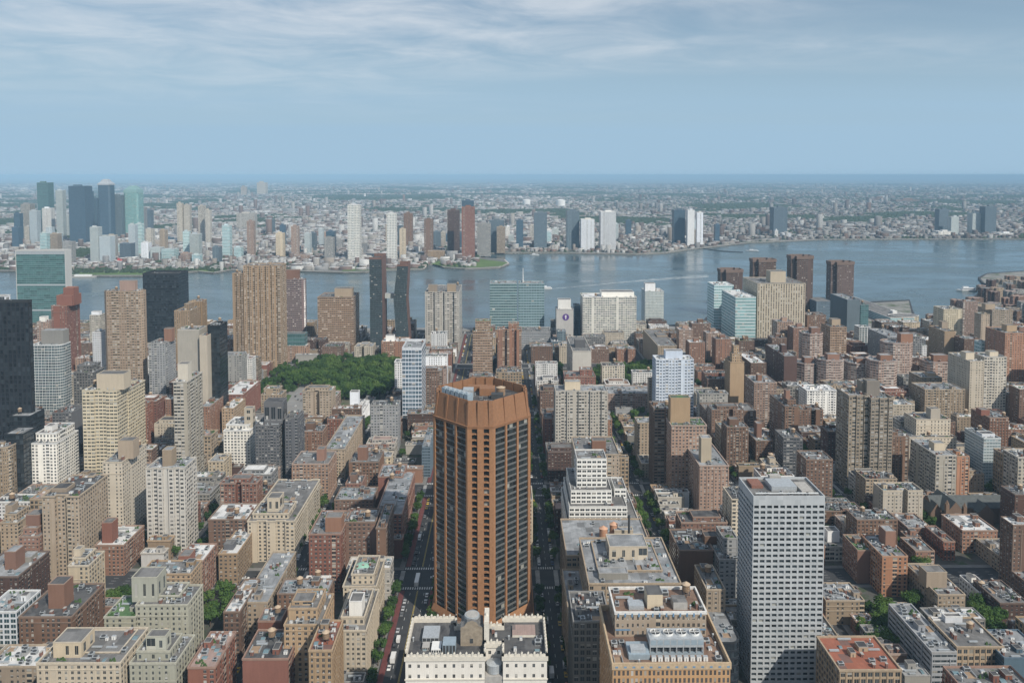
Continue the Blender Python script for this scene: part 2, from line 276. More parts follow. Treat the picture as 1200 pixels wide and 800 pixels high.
# ------------------------------------------------------------------ mesh builder
class MB:
    def __init__(s): s.v = []; s.f = []; s.uv = []; s.mi = []
    def quad(s, p, uv=None, mi=0):
        b = len(s.v); s.v += [tuple(q) for q in p]; s.f.append(tuple(range(b, b + len(p)))); s.mi.append(mi)
        s.uv += uv if uv else [(.01, .01)] * len(p)
    def box(s, x0, x1, y0, y1, z0, z1, mi=0, mt=None, bottom=False):
        mt = mi if mt is None else mt
        a = [(x0, y0), (x1, y0), (x1, y1), (x0, y1)]
        for k in range(4):
            p, q = a[k], a[(k + 1) % 4]
            s.quad([(p[0], p[1], z0), (q[0], q[1], z0), (q[0], q[1], z1), (p[0], p[1], z1)], None, mi)
        s.quad([(x0, y0, z1), (x1, y0, z1), (x1, y1, z1), (x0, y1, z1)], None, mt)
        if bottom: s.quad([(x0, y1, z0), (x1, y1, z0), (x1, y0, z0), (x0, y0, z0)], None, mi)
    def cyl(s, x, y, z0, z1, r0, r1=None, n=12, mi=0, cap=True, mc=None):
        r1 = r0 if r1 is None else r1
        for k in range(n):
            a, b = 2 * math.pi * k / n, 2 * math.pi * (k + 1) / n
            s.quad([(x + r0 * math.cos(a), y + r0 * math.sin(a), z0), (x + r0 * math.cos(b), y + r0 * math.sin(b), z0),
                    (x + r1 * math.cos(b), y + r1 * math.sin(b), z1), (x + r1 * math.cos(a), y + r1 * math.sin(a), z1)], None, mi)
        if cap and r1 > .01: s.quad([(x + r1 * math.cos(2 * math.pi * k / n), y + r1 * math.sin(2 * math.pi * k / n), z1) for k in range(n)], None, mi if mc is None else mc)
    def bar(s, a, b, r, mi=0):
        a = Vector(a); b = Vector(b); d = (b - a).normalized(); u = d.orthogonal().normalized() * r; w = d.cross(u)
        c = [u + w, u - w, -u - w, -u + w]
        for k in range(4):
            p, q = c[k], c[(k + 1) % 4]; s.quad([a + p, a + q, b + q, b + p], None, mi)
        s.quad([b + q for q in c], None, mi)
    def prism(s, poly, z0, z1, bay=3., fl=2.6, ph=.9, cor=.0, t=.35, blank=(), mw=0, mt=1, seed=0, relief=None):
        """walls over a footprint, with a cornice / parapet ring; returns the deck polygon and its height"""
        zp = z1 - ph; nf = max(1, round((zp - z0) / fl)); n = len(poly)
        for k in range(n):
            p, q = poly[k], poly[(k + 1) % n]
            L = math.hypot(q[0] - p[0], q[1] - p[1]); nb = max(1, round(L / bay)); o = (k + 1 + seed) * 40
            nx, ny = (q[1] - p[1]) / max(L, 1e-6), -(q[0] - p[0]) / max(L, 1e-6)
            side = ('R' if nx > .7 else 'L' if nx < -.7 else 'B' if ny > .7 else 'F' if ny < -.7 else 'C')
            uv = None if side in blank else [(o, 0), (o + nb, 0), (o + nb, nf), (o, nf)]
            s.quad([(*p, z0), (*q, z0), (*q, zp), (*p, zp)], uv, mw)
            if relief and L > 7 and side not in blank and zp - z0 > 9:
                r = random.Random(relief); every = r.choice([1, 1, 2, 2, 3]); wd, out = r.uniform(.28, .55), r.uniform(.16, .34); mp = mw if r.random() < .65 else mt
                ux, uy = (q[0] - p[0]) / L, (q[1] - p[1]) / L; bw = L / nb; nz = max(1, (zp - z0) / nf)
                if r.random() < .62 and not (nb > 30 and every == 1):
                    for i in range(0, nb + 1, every):
                        c = min(max(i * bw, wd / 2 + .01), L - wd / 2 - .01); a0, a1 = c - wd / 2, c + wd / 2; zt = zp - r.choice([.02, nz * 1.02])
                        A, B = (p[0] + ux * a0, p[1] + uy * a0), (p[0] + ux * a1, p[1] + uy * a1); C, D = (B[0] + nx * out, B[1] + ny * out), (A[0] + nx * out, A[1] + ny * out)
                        s.quad([(*D, z0), (*C, z0), (*C, zt), (*D, zt)], None, mp); s.quad([(*A, z0), (*D, z0), (*D, zt), (*A, zt)], None, mp); s.quad([(*C, z0), (*B, z0), (*B, zt), (*C, zt)], None, mp); s.quad([(*D, zt), (*C, zt), (*B, zt), (*A, zt)], None, mp)
                for zz in ([z0 + nz * r.choice([2, 3]), zp - nz * r.choice([1, 2, 3])] if r.random() < .8 else []):
                    o2 = out + .06; A, B = (p[0] - nx * .0, p[1]), (q[0], q[1]); C, D = (B[0] + nx * o2, B[1] + ny * o2), (A[0] + nx * o2, A[1] + ny * o2); h2 = .34
                    s.quad([(*D, zz), (*C, zz), (*C, zz + h2), (*D, zz + h2)], None, mt); s.quad([(*D, zz + h2), (*C, zz + h2), (*B, zz + h2), (*A, zz + h2)], None, mt); s.quad([(*A, zz), (*B, zz), (*C, zz), (*D, zz)], None, mt)
        rings = [(0, zp)]
        if cor > 0: rings.append((-cor, zp))
        rings += [(-cor, z1), (t, z1), (t, zp + .05)]
        P = [(offset(poly, o), z) for o, z in rings]
        for (A, za), (B, zb) in zip(P, P[1:]):
            for k in range(n):
                k2 = (k + 1) % n
                s.quad([(*A[k], za), (*A[k2], za), (*B[k2], zb), (*B[k], zb)], None, mt)
        return P[-1]
    def build(s, name, mats, parent=None, loc=None, smooth=False):
        me = bpy.data.meshes.new(name); me.from_pydata(s.v, [], s.f)
        uvl = me.uv_layers.new(name='UVMap'); flat = [c for t in s.uv for c in t]; uvl.data.foreach_set('uv', flat)
        if not isinstance(mats, (list, tuple)): mats = [mats]
        for m in mats: me.materials.append(m)
        me.polygons.foreach_set('material_index', s.mi)
        if smooth: me.polygons.foreach_set('use_smooth', [True] * len(s.f))
        me.update()
        o = bpy.data.objects.new(name, me); COL.objects.link(o)
        if parent: o.parent = parent
        if loc is not None: o.location = loc
        return o
def offset(poly, d):
    if abs(d) < 1e-9: return list(poly)
    n = len(poly); out = []
    for k in range(n):
        a, b, c = Vector(poly[k - 1]), Vector(poly[k]), Vector(poly[(k + 1) % n])
        e1 = (b - a).normalized(); e2 = (c - b).normalized()
        n1 = Vector((-e1.y, e1.x)); n2 = Vector((-e2.y, e2.x))     # inward for ccw
        m = n1 + n2; m = m / max(.3, (1 + n1.dot(n2)))
        out.append((b.x + m.x * d, b.y + m.y * d))
    return out
def rect(x0, x1, y0, y1): return [(x0, y0), (x1, y0), (x1, y1), (x0, y1)]
def chamf(x0, x1, y0, y1, c): return [(x0 + c, y0), (x1 - c, y0), (x1, y0 + c), (x1, y1 - c), (x1 - c, y1), (x0 + c, y1), (x0, y1 - c), (x0, y0 + c)]
def tag(o, label=None, cat=None, group=None, kind=None):
    if label: o['label'] = label
    if cat: o['category'] = cat
    if group: o['group'] = group
    if kind: o['kind'] = kind
    return o
def empty(name, loc=(0, 0, 0), rz=0):
    o = bpy.data.objects.new(name, None); COL.objects.link(o); o.location = loc; o.rotation_euler = (0, 0, rz); o.empty_display_size = 1; return o
def link(name, me, parent, loc, scale=(1, 1, 1), rz=0):
    o = bpy.data.objects.new(name, me); COL.objects.link(o); o.parent = parent; o.location = loc; o.scale = scale; o.rotation_euler = (0, 0, rz); return o

# ------------------------------------------------------------------ rooftop kit (shared meshes)
M_METAL = simple('galvanised', (.46, .49, .51), .5, .3, .2, 1.)
M_BLUE = simple('blue_grey_metal', (.34, .42, .48), .5, .2, .15, .6)
M_DARK = simple('dark_metal', (.07, .075, .08), .6, .2)
M_WOOD = simple('cedar_staves', (.28, .19, .12), .85, 0, .3, 1.5)
M_TANW = simple('weathered_cone', (.46, .36, .26), .85, 0, .2, 1.)
M_WHITE = simple('white_paint', (.76, .76, .74), .7, 0, .1)
M_GLASSR = simple('skylight_glass', (.16, .24, .27), .2)
M_PLANT = simple('planter_green', (.055, .105, .035), .9, 0, .5, 2.)
M_CONC = simple('concrete', (.40, .385, .36), .85, 0, .2, .6)
M_DECK = simple('roof_decking', (.34, .24, .16), .8, 0, .25, 1.)
def kit():
    K = {}
    def fin(mb, name, mats):
        o = mb.build(name, mats); me = o.data; bpy.data.objects.remove(o); K[name] = me
    m = MB(); m.box(-.5, .5, -.5, .5, 0, .8, 0); m.cyl(0, 0, .8, .95, .36, None, 10, 1); m.box(-.42, .42, -.53, -.5, .15, .65, 1); fin(m, 'ac_unit', [M_METAL, M_DARK])
    m = MB(); m.box(-.5, .5, -.5, .5, 0, 1, 0, 1)
    m.box(-.06, .06, -.52, -.5, 0, .75, 2)
    fin(m, 'vent_box', [M_WHITE, M_METAL, M_DARK])
    m = MB(); m.box(-.5, .5, -.5, .5, 0, .35, 0)
    a = [(-.5, -.5, .35), (.5, -.5, .35), (.5, 0, .8), (-.5, 0, .8)]; b = [(.5, .5, .35), (-.5, .5, .35), (-.5, 0, .8), (.5, 0, .8)]
    m.quad(a, None, 1); m.quad(b, None, 1); m.quad([(.5, -.5, .35), (.5, .5, .35), (.5, 0, .8)], None, 0); m.quad([(-.5, .5, .35), (-.5, -.5, .35), (-.5, 0, .8)], None, 0)
    fin(m, 'skylight', [M_METAL, M_GLASSR])
    m = MB()
    for x in (-1, 1):
        for y in (-1, 1): m.bar((x * 1.1, y * 1.1, 0), (x * 1., y * 1., 2.2), .12, 0)
    m.bar((-1.1, -1.1, .3), (1., -1., 2.), .06, 0); m.bar((1.1, -1.1, .3), (-1., -1., 2.), .06, 0); m.box(-1.5, 1.5, -1.5, 1.5, 2.1, 2.3, 0, bottom=True)
    fin(m, 'tank_legs', [M_DARK])
    m = MB(); m.cyl(0, 0, 2.3, 5.1, 1.65, 1.6, 16, 0)
    for z in (2.7, 3.5, 4.3): m.cyl(0, 0, z, z + .09, 1.69, None, 16, 1, False)
    fin(m, 'tank_barrel', [M_WOOD, M_DARK])
    m = MB(); m.cyl(0, 0, 5.1, 6.3, 1.85, .02, 16, 0, False); m.cyl(0, 0, 5.0, 5.1, 1.85, None, 16, 0, True); fin(m, 'tank_roof', [M_TANW])
    m = MB(); m.cyl(0, 0, 0, 2.2, .35, None, 10, 0); m.cyl(0, 0, 2.2, 2.6, .55, .1, 10, 0); fin(m, 'vent_pipe', [M_METAL])
    m = MB()
    for k in range(7):
        x = rnd.uniform(-.5, .5); y = rnd.uniform(-.5, .5); r = rnd.uniform(.12, .3); m.cyl(x, y, 0, rnd.uniform(.5, 1.2), r, r * .5, 6, 0)
    fin(m, 'roof_planter', [M_PLANT])
    m = MB(); m.box(-.5, .5, -.5, .5, 0, .15, 0); m.box(-.5, -.44, -.5, .5, .15, 1., 1); m.box(.44, .5, -.5, .5, .15, 1., 1); fin(m, 'roof_deck', [M_DECK, M_METAL])
    m = MB(); m.box(-.5, .5, -.5, .5, .25, .8, 0)
    for x in (-.4, 0, .4): m.box(x - .03, x + .03, -.4, .4, 0, .25, 1)
    fin(m, 'air_duct', [M_METAL, M_DARK])
    m = MB(); m.box(-.5, .5, -.5, .5, 0, 1, 0, 0); m.box(-.56, .56, -.56, .56, 1, 1.08, 1); m.box(-.1, .12, -.51, -.5, 0, .7, 2); fin(m, 'chimney', [simple('chimney_brick', (.24, .12, .09), .9, 0, .3, 1.5), M_CONC, M_DARK])
    return K
K = kit()
BULK = {}
def bulk_mesh(style):
    if style in BULK: return BULK[style]
    m = MB(); d = m.prism(rect(-.5, .5, -.5, .5), 0, 1, bay=9, fl=9, ph=.08, cor=.02, t=.03, blank='FLRB')
    m.quad([(*q, d[1]) for q in d[0]], None, 2)
    m.quad([(-.12, -.503, 0), (.06, -.503, 0), (.06, -.503, .6), (-.12, -.503, .6)], None, 3)
    o = m.build('stair_bulkhead', [stmat(style), M_CONC, ROOFS['tar'], M_DARK]); BULK[style] = o.data; bpy.data.objects.remove(o); return BULK[style]
def tank(root, x, y, z, s=1., r=None):
    o = link('water_tank', K['tank_barrel'], root, (x, y, z), (s, s, s), (r or rnd).uniform(0, 3)); 
    link('tank_legs', K['tank_legs'], o, (0, 0, 0)); link('tank_roof', K['tank_roof'], o, (0, 0, 0)); return o
def clutter(root, x0, x1, y0, y1, z, style, dens=1., r=None, tanks=None, bulk=True, taken=()):
    """rooftop gear on a deck; keeps clear of what is already up there"""
    r = r or rnd; used = list(taken); w, d = x1 - x0 - 1.6, y1 - y0 - 1.6
    if w < 2 or d < 2: return
    def place(sx, sy, tries=8):
        for _ in range(tries):
            if sx > w or sy > d: return None
            x = r.uniform(x0 + .8 + sx / 2, x1 - .8 - sx / 2); y = r.uniform(y0 + .8 + sy / 2, y1 - .8 - sy / 2)
            if all(abs(x - a) > (sx + c) / 2 + .3 or abs(y - b) > (sy + e) / 2 + .3 for a, b, c, e in used):
                used.append((x, y, sx, sy)); return x, y
        return None
    area = w * d
    if bulk:
        for _ in range(1 if area < 500 else 2):
            sx, sy = min(w * .5, r.uniform(2.4, 4.5)), min(d * .6, r.uniform(3, 6)); p = place(sx, sy)
            if p: link('stair_bulkhead', bulk_mesh(style), root, (*p, z), (sx, sy, r.uniform(2.2, 3.6)))
    if tanks is None: tanks = 1 if (area > 120 and r.random() < .3) else 0
    for _ in range(tanks):
        p = place(3.6, 3.6, 20)
        if p: tank(root, *p, z, r.uniform(.85, 1.1), r)
    n = int(min(22 if dens > 1.2 else 13, area / 24 * dens) + r.random())
    for _ in range(n):
        k = r.choices(['ac_unit', 'vent_box', 'skylight', 'vent_pipe', 'roof_planter', 'roof_deck', 'air_duct', 'chimney'], [5, 3, 1.4, 2, 1.5, 1.2, 2, 2.])[0]
        sx, sy, sz = {'ac_unit': (r.uniform(1.4, 3), r.uniform(1.4, 2.6), r.uniform(1.4, 2.2)), 'vent_box': (r.uniform(.8, 2), r.uniform(.8, 2), r.uniform(.8, 1.8)),
                      'skylight': (r.uniform(1.2, 2.6), r.uniform(1.6, 4), 1.), 'vent_pipe': (.9, .9, .8), 'roof_planter': (r.uniform(1.5, 4), r.uniform(1, 2.5), 1.2),
                      'roof_deck': (r.uniform(3, 5), r.uniform(3, 6), 1.), 'air_duct': (r.uniform(3, 7), r.uniform(.7, 1.2), 1.1), 'chimney': (r.uniform(.8, 1.4), r.uniform(1, 2), r.uniform(1.4, 2.4))}[k]
        p = place(sx, sy)
        if p: link(k, K[k], root, (*p, z), (sx, sy, sz))
RECTS = []          # footprints already built on: x0, x1, y0, y1
LAND = []           # landmarks for naming: (nick, px, py, Y)
def footprint(shape, x0, x1, y0, y1):
    if shape is None: return rect(x0, x1, y0, y1)
    if shape[0] == 'c': return chamf(x0, x1, y0, y1, shape[1])
    if shape[0] == 'rf':       # rounded front right corner
        r = shape[1]; pts = [(x0, y0)]
        for k in range(6): a = -math.pi / 2 + k * math.pi / 10; pts.append((x1 - r + r * math.cos(a), y0 + r + r * math.sin(a)))
        return pts + [(x1, y1), (x0, y1)]
    if shape[0] == 'n':        # n notches in the front and back faces
        n, d = shape[1], shape[2]; w = (x1 - x0) / (2 * n + 1); f = []; b = []
        for k in range(2 * n + 1):
            yy = y0 + (d if k % 2 else 0); f += [(x0 + k * w, yy), (x0 + (k + 1) * w, yy)]
            yb = y1 - (d if k % 2 else 0); b += [(x0 + k * w, yb), (x0 + (k + 1) * w, yb)]
        return f + b[::-1]
    if shape[0] == 'x':        # cross
        a, b = (x1 - x0) * shape[1], (y1 - y0) * shape[1]
        return [(x0 + a, y0), (x1 - a, y0), (x1 - a, y0 + b), (x1, y0 + b), (x1, y1 - b), (x1 - a, y1 - b), (x1 - a, y1), (x0 + a, y1), (x0 + a, y1 - b), (x0, y1 - b), (x0, y0 + b), (x0 + a, y0 + b)]
def tower(label, nick, cat, name, style, x0, x1, yt, Y, side, roof='gravel', ups=(), tiers=(), shape=None, cor=.15, dens=1., tanks=None, bulk=True, blank='', z0=0., top=None, ph=.9, group=None, extra=None, reg=True):
    """One building. x0,x1,yt: where the front face's top edge stands in the survey picture, Y its distance; side: depth in metres or 's123' = column of the far corner."""
    p = at(x0, yt, Y); q = at(x1, yt, Y); X0, X1, Z = p.x, q.x, (p.z if top is None else top)
    if isinstance(side, str):
        sx = float(side[1:]); Xc = X1 if sx < VX and sx > x1 else (X0 if sx < x0 else X1)
        dep = max(5., Xc * FOC / (sx - VX) - Y)
    else: dep = side
    r = random.Random(hash((round(X0), round(Y))) & 0xffff)
    cx, cy = (X0 + X1) / 2, Y + dep / 2
    root = empty(name, (cx, cy, z0)); tag(root, label, cat, group)
    hw = (X1 - X0) / 2; hd = dep / 2
    b = ST[style]; mb = MB(); rf = MB()
    tbase = Z
    d = mb.prism(footprint(shape, -hw, hw, -hd, hd), 0, Z - z0, b[5], b[6], ph, cor, blank=blank, relief=(round(X0 * 7 + Y) if Y < 1100 and style not in ('black_glass', 'black_pier', 'lattice', 'white_frame') else None))
    rf.quad([(*k, d[1]) for k in d[0]])
    dz = d[1]; taken = []
    for i, t in enumerate(tiers):        # (x0, x1, ytop, dY, depth[, style])
        a, c = at(t[0], t[2], Y + t[3]), at(t[1], t[2], Y + t[3])
        tx0, tx1 = max(a.x - cx, -hw + .5) if not (len(t) > 5 and t[5] == 'free') else a.x - cx, min(c.x - cx, hw - .5) if not (len(t) > 5 and t[5] == 'free') else c.x - cx
        ty0 = -hd + max(t[3], .5); ty1 = min(ty0 + t[4], hd - .5)
        zb = dz
        for (ux0, ux1, uy0, uy1, uz) in taken:
            if tx0 > ux0 - .1 and tx1 < ux1 + .1 and ty0 > uy0 - .1 and ty1 < uy1 + .1: zb = max(zb, uz)
        zt = a.z - z0
        if zt < zb + .8: zt = zb + .8
        e = mb.prism(rect(tx0, tx1, ty0, ty1), zb - .02, zt, b[5], b[6], min(ph, .4 * (zt - zb)), cor, seed=9 + i, relief=(round(X0 * 7 + Y) if Y < 800 else None))
        rf.quad([(*k, e[1]) for k in e[0]]); taken.append((tx0, tx1, ty0, ty1, e[1]))
    mats = [stmat(style), trimmat(style)]
    mb.build('facade', mats, root)
    rf.build('roof', ROOFS[roof], root)
    boxes = []
    for u in ups:                        # rooftop blocks: (x0, x1, ytop, dY, depth, style)
        a, c = at(u[0], u[2], Y + u[3]), at(u[1], u[2], Y + u[3]); us = u[5] if len(u) > 5 else style
        m = MB(); zb = dz; ux0, ux1 = a.x - cx, c.x - cx; uy0 = -hd + u[3]; uy1 = min(uy0 + u[4], hd - .3)
        for (vx0, vx1, vy0, vy1, vz) in taken:
            if ux0 > vx0 - .3 and ux1 < vx1 + .3 and uy0 > vy0 - .3: zb = max(zb, vz)
        zt = max(a.z - z0, zb + 1.)
        e = m.prism(rect(ux0, ux1, uy0, uy1), zb, zt, 5, 5 if us != style else 99, .4, .08, blank='' if len(u) > 6 else 'FLRB', seed=30)
        m.quad([(*k, e[1]) for k in e[0]], None, 2)
        m.build('mechanical_penthouse', [stmat(us), trimmat(us), ROOFS['gravel' if roof == 'white' else roof]], root)
        boxes.append(((ux0 + ux1) / 2, (uy0 + uy1) / 2, ux1 - ux0, uy1 - uy0)); 
    if Y < 1400:
        tk = [((a + b_) / 2, (c + d_) / 2, b_ - a, d_ - c) for a, b_, c, d_, e_ in taken] + boxes
        clutter(root, -hw, hw, -hd, hd, dz, style, dens * (1.6 if Y < 480 else 1 if Y < 800 else .6), r, tanks, bulk and not ups, tk)
        for (a, b_, c, d_, e_) in taken:
            clutter(root, a, b_, c, d_, e_, style, dens * .8, r, 0, False, boxes)
    if extra: extra(root, hw, hd, dz, Z - z0, r)
    RECTS.append((X0, X1, Y, Y + dep))
    if reg: px, py = proj((cx, Y, (Z + z0) / 2 + Z * .15)); LAND.append((nick, px, py, Y, X0, X1, dep, Z))
    return root
# ------------------------------------------------------------------ water, land, streets
def landmat(name, cols, scales):
    m = newmat(name); G = NG(m.node_tree); tc = G.n('ShaderNodeTexCoord'); v = tc.outputs['Object']
    c = G.mix(G.rng(G.noise(v, scales[0], 6, .65), .42, .58), cols[0], cols[1])
    c = G.mix(G.rng(G.noise(v, scales[1], 5, .7), .5, .62), c, cols[2])
    G.out(G.bsdf(c, .9)); return m
def watermat():
    m = newmat('river_water'); G = NG(m.node_tree); tc = G.n('ShaderNodeTexCoord'); v = tc.outputs['Object']
    n1 = G.noise(G.map(v, (1, .45, 1)), .11, 5, .65); n2 = G.noise(v, .006, 4, .6, 1.5)
    bp = G.n('ShaderNodeBump'); bp.inputs['Distance'].default_value = .6; bp.inputs['Strength'].default_value = .5; G.put(n1, bp.inputs['Height'])
    n3 = G.noise(G.map(v, (.0016, .006, 1)), 1., 6, .62, .8)
    c = G.mix(G.rng(n3, .35, .65), (.040, .072, .088), (.085, .125, .135))
    G.out(G.bsdf(c, G.m('ADD', G.rng(n2, .35, .65, .10, .2), G.rng(n3, .4, .6, 0., .16)), 0., .5, bp.outputs[0])); return m
def slab(name, pts, z0, z1, mat, kind='structure'):
    bm = bmesh.new(); vs = [bm.verts.new((p[0], p[1], z1)) for p in pts]; f = bm.faces.new(vs)
    if f.calc_area() and f.normal.z < 0: f.normal_flip()
    bm.normal_update()
    if f.normal.z < 0: f.normal_flip()
    e = bmesh.ops.extrude_face_region(bm, geom=[f]); low = [g for g in e['geom'] if isinstance(g, bmesh.types.BMVert)]
    bmesh.ops.translate(bm, vec=(0, 0, z0 - z1), verts=low)
    for ff in list(bm.faces):
        if len(ff.verts) == len(pts) and all(abs(q.co.z - z0) < .01 for q in ff.verts): bm.faces.remove(ff)
    bmesh.ops.triangulate(bm, faces=[q for q in bm.faces if len(q.verts) > 4]); 
    for ff in bm.faces:
        if abs(ff.normal.z) > .9 and ff.normal.z < 0: ff.normal_flip()
    me = bpy.data.meshes.new(name); bm.to_mesh(me); bm.free(); me.materials.append(mat)
    o = bpy.data.objects.new(name, me); COL.objects.link(o); o['kind'] = kind; return o
BIG = 90000
wm = MB(); wm.quad([(-BIG, -3000, -4), (BIG, -3000, -4), (BIG, BIG, -4), (-BIG, BIG, -4)]); tag(wm.build('river_water', watermat()), kind='structure')
M_ASPH = simple('asphalt', (.048, .050, .054), .85, 0, .3, .12)
M_CITYG = landmat('island_ground', ((.11, .105, .10), (.15, .145, .135), (.06, .085, .045)), (.02, .035))
shore = [(-1500, 383), (0, 383), (300, 386), (600, 386), (700, 384), (820, 379), (835, 364), (1012, 361), (1020, 353), (1066, 351), (1070, 364), (1080, 385), (1092, 378), (1128, 354), (1150, 342), (1166, 336), (1151, 331), (1146, 325), (1156, 320), (1200, 317), (1500, 305)]
S = [ground(x, y) for x, y in shore]; SH = [(p.x, p.y) for p in S]
near = [(-2500, -600), (2600, -600), (2600, SH[-1][1])] + SH[::-1] + [(-2500, SH[0][1])]
slab('island_ground', near, -5, 0, M_ASPH)
far_shore = [(-1500, 317), (0, 317), (60, 318), (88, 323), (165, 323), (215, 319), (232, 317.5), (250, 319.5), (270, 316), (345, 317), (402, 319), (428, 318.5), (445, 316), (497, 315), (503, 309.5), (512, 309.5), (520, 313), (545, 314.5), (585, 313), (597, 308.5), (592, 304), (560, 301.5), (575, 296.5), (650, 296), (745, 297.5), (780, 296), (800, 293), (835, 289), (880, 284), (960, 280.5), (1050, 280), (1200, 279.5), (2200, 279)]
FS = [ground(x, y) for x, y in far_shore]; FSH = [(p.x, p.y) for p in FS]
M_FAR = landmat('borough_ground', ((.13, .135, .125), (.20, .195, .185), (.05, .075, .038)), (.0035, .006))
slab('borough_ground', FSH + [(BIG, FSH[-1][1]), (BIG, BIG * .95), (-BIG, BIG * .95), (-BIG, FSH[0][1])], -5, 0, M_FAR)
# pale stone quay along the far shore
q = MB()
for a, b in zip(FSH, FSH[1:]):
    d = Vector((b[0] - a[0], b[1] - a[1])); d.normalize(); n = Vector((-d.y, d.x)) * 5
    q.quad([(a[0], a[1], .25), (b[0], b[1], .25), (b[0] + n.x, b[1] + n.y, .25), (a[0] + n.x, a[1] + n.y, .25)]); q.quad([(a[0], a[1], -4), (b[0], b[1], -4), (b[0], b[1], .25), (a[0], a[1], .25)])
tag(q.build('quay', simple('quay_stone', (.46, .44, .40), .85, 0, .2, .02)), kind='structure')
# creek inlet
ck = [ground(x, y, .1) for x, y in ((440, 290), (452, 290), (466, 272), (462, 262), (520, 258), (600, 256), (600, 254.5), (515, 256), (448, 260), (446, 272))]
m = MB(); m.quad([tuple(p) for p in ck][::-1]); tag(m.build('creek_water', MATS['river_water']), kind='structure')

STX = {-55: 15}                                      # street centre lines: 34th is wide
XS = [-55, 27, 108]; 
for k in range(1, 13): XS.append(108 + 81 * k)
for k in range(1, 14): XS.append(-55 - 81 * k)
XS.sort()
YS = [220, 360, 495, 638, 843, 1059, 1290]
sh = lambda X: 15 if X == -55 else 9
av = lambda Y: 14
BLOCKS = []
M_WALK = simple('paving', (.20, .197, .19), .85, 0, .22, .3)
M_YARD = landmat('yard_ground', ((.065, .062, .052), (.10, .098, .09), (.04, .068, .025)), (.05, .08))
PARKS = [(-298 + 9, -136 - 9, 862, 1045), ]
wk = MB(); yd = MB()
for i in range(len(XS) - 1):
    for j in range(len(YS) - 1):
        x0, x1 = XS[i] + sh(XS[i]), XS[i + 1] - sh(XS[i + 1]); y0, y1 = YS[j] + av(0), YS[j + 1] - av(0)
        BLOCKS.append((x0, x1, y0, y1, i, j))
        wk.box(x0 - 3.2, x1 + 3.2, y0 - 3.6, y1 + 3.6, 0, .13)
        if i >= 0 and (x0, y1) != (XS[i] + sh(XS[i]), 0): yd.quad([(x0, y0, .137), (x1, y0, .137), (x1, y1, .137), (x0, y1, .137)])
tag(wk.build('pavement', M_WALK), kind='structure'); tag(yd.build('yard_ground', M_YARD), kind='structure')
M_PAINT = simple('road_paint', (.62, .62, .60), .7, 0, .15, 1.); M_RED = simple('red_lane', (.15, .05, .048), .8, 0, .2, .3); M_YEL = simple('yellow_paint', (.55, .42, .10), .7, 0, .1)
pk = MB(); pk.quad([(-298 + 12, 875, .15), (-136 - 12, 875, .15), (-136 - 12, 1040, .15), (-298 + 12, 1040, .15)]); pk.quad([(104, 968, .15), (184, 968, .15), (184, 1038, .15), (104, 1038, .15)]); tag(pk.build('park_lawn', landmat('park_grass', ((.05, .09, .028), (.075, .12, .04), (.16, .14, .11)), (.05, .02))), kind='structure')
pt = MB(); rd = MB(); yl = MB()
def flat(m, x0, x1, y0, y1, z): m.quad([(x0, y0, z), (x1, y0, z), (x1, y1, z), (x0, y1, z)])
for j in range(len(YS) - 1):
    ya, yb = YS[j] + 15, YS[j + 1] - 15
    for X in XS:
        if abs(X) > 800: continue
        w = sh(X) - 3.4
        if X == -55:
            flat(rd, X - w + .4, X - w + 3.6, ya, yb, .008); flat(rd, X + w - 3.6, X + w - .4, ya, yb, .008)
            flat(yl, X - .35, X - .15, ya, yb, .009); flat(yl, X + .15, X + .35, ya, yb, .009)
            y = ya
            while y < yb: flat(pt, X - w + 7.2, X - w + 7.4, y, y + 3, .009); flat(pt, X + w - 7.4, X + w - 7.2, y, y + 3, .009); y += 9
        else:
            y = ya
            while y < yb: flat(pt, X - .09, X + .09, y, y + 3, .009); y += 9
        for yc in (ya - 4, yb + 1.2):
            x = X - w + .4
            while x < X + w - .6: flat(pt, x, x + .7, yc, yc + 2.8, .009); x += 1.5
for Y in YS:
    for i in range(len(XS) - 1):
        xa, xb = XS[i] + sh(XS[i]), XS[i + 1] - sh(XS[i + 1])
        if abs(xa) > 800: continue
        for off in (-5, -1.7, 1.7, 5):
            x = xa
            while x < xb: flat(pt, x, x + 3, Y + off - .07, Y + off + .07, .009); x += 9
        for xc in (xa - 4.4, xb + 1.6):
            y = Y - 9.5
            while y < Y + 9.3: flat(pt, xc, xc + 2.8, y, y + .7, .009); y += 1.5
tag(pt.build('road_markings', M_PAINT), kind='structure'); tag(rd.build('bus_lane_surface', M_RED), kind='structure'); tag(yl.build('centre_lines', M_YEL), kind='structure')
# tunnel approach road curving down by the park, and the riverside highway
def ribbon(name, pts, w, z, mat):
    m = MB(); P = [Vector(p[:2]) for p in pts]; E = []
    for k, p in enumerate(P):
        d = (P[min(k + 1, len(P) - 1)] - P[max(k - 1, 0)]).normalized(); n = Vector((-d.y, d.x)) * w / 2; E.append((p - n, p + n))
    for (a, b), (c, d) in zip(E, E[1:]): m.quad([(a.x, a.y, z), (c.x, c.y, z), (d.x, d.y, z), (b.x, b.y, z)][::-1])
    for (a, b), (c, d) in zip(E, E[1:]): m.quad([(a.x, a.y, 0), (c.x, c.y, 0), (c.x, c.y, z), (a.x, a.y, z)]); m.quad([(d.x, d.y, 0), (b.x, b.y, 0), (b.x, b.y, z), (d.x, d.y, z)])
    return tag(m.build(name, mat), kind='structure')
M_ROADC = simple('concrete_road', (.25, .245, .235), .85, 0, .15, .1)
tun = [ground(x, y) for x, y in ((338, 492), (345, 480), (352, 468), (358, 458), (368, 449), (382, 441))]
ribbon('tunnel_approach_road', tun, 26, .22, M_ROADC)
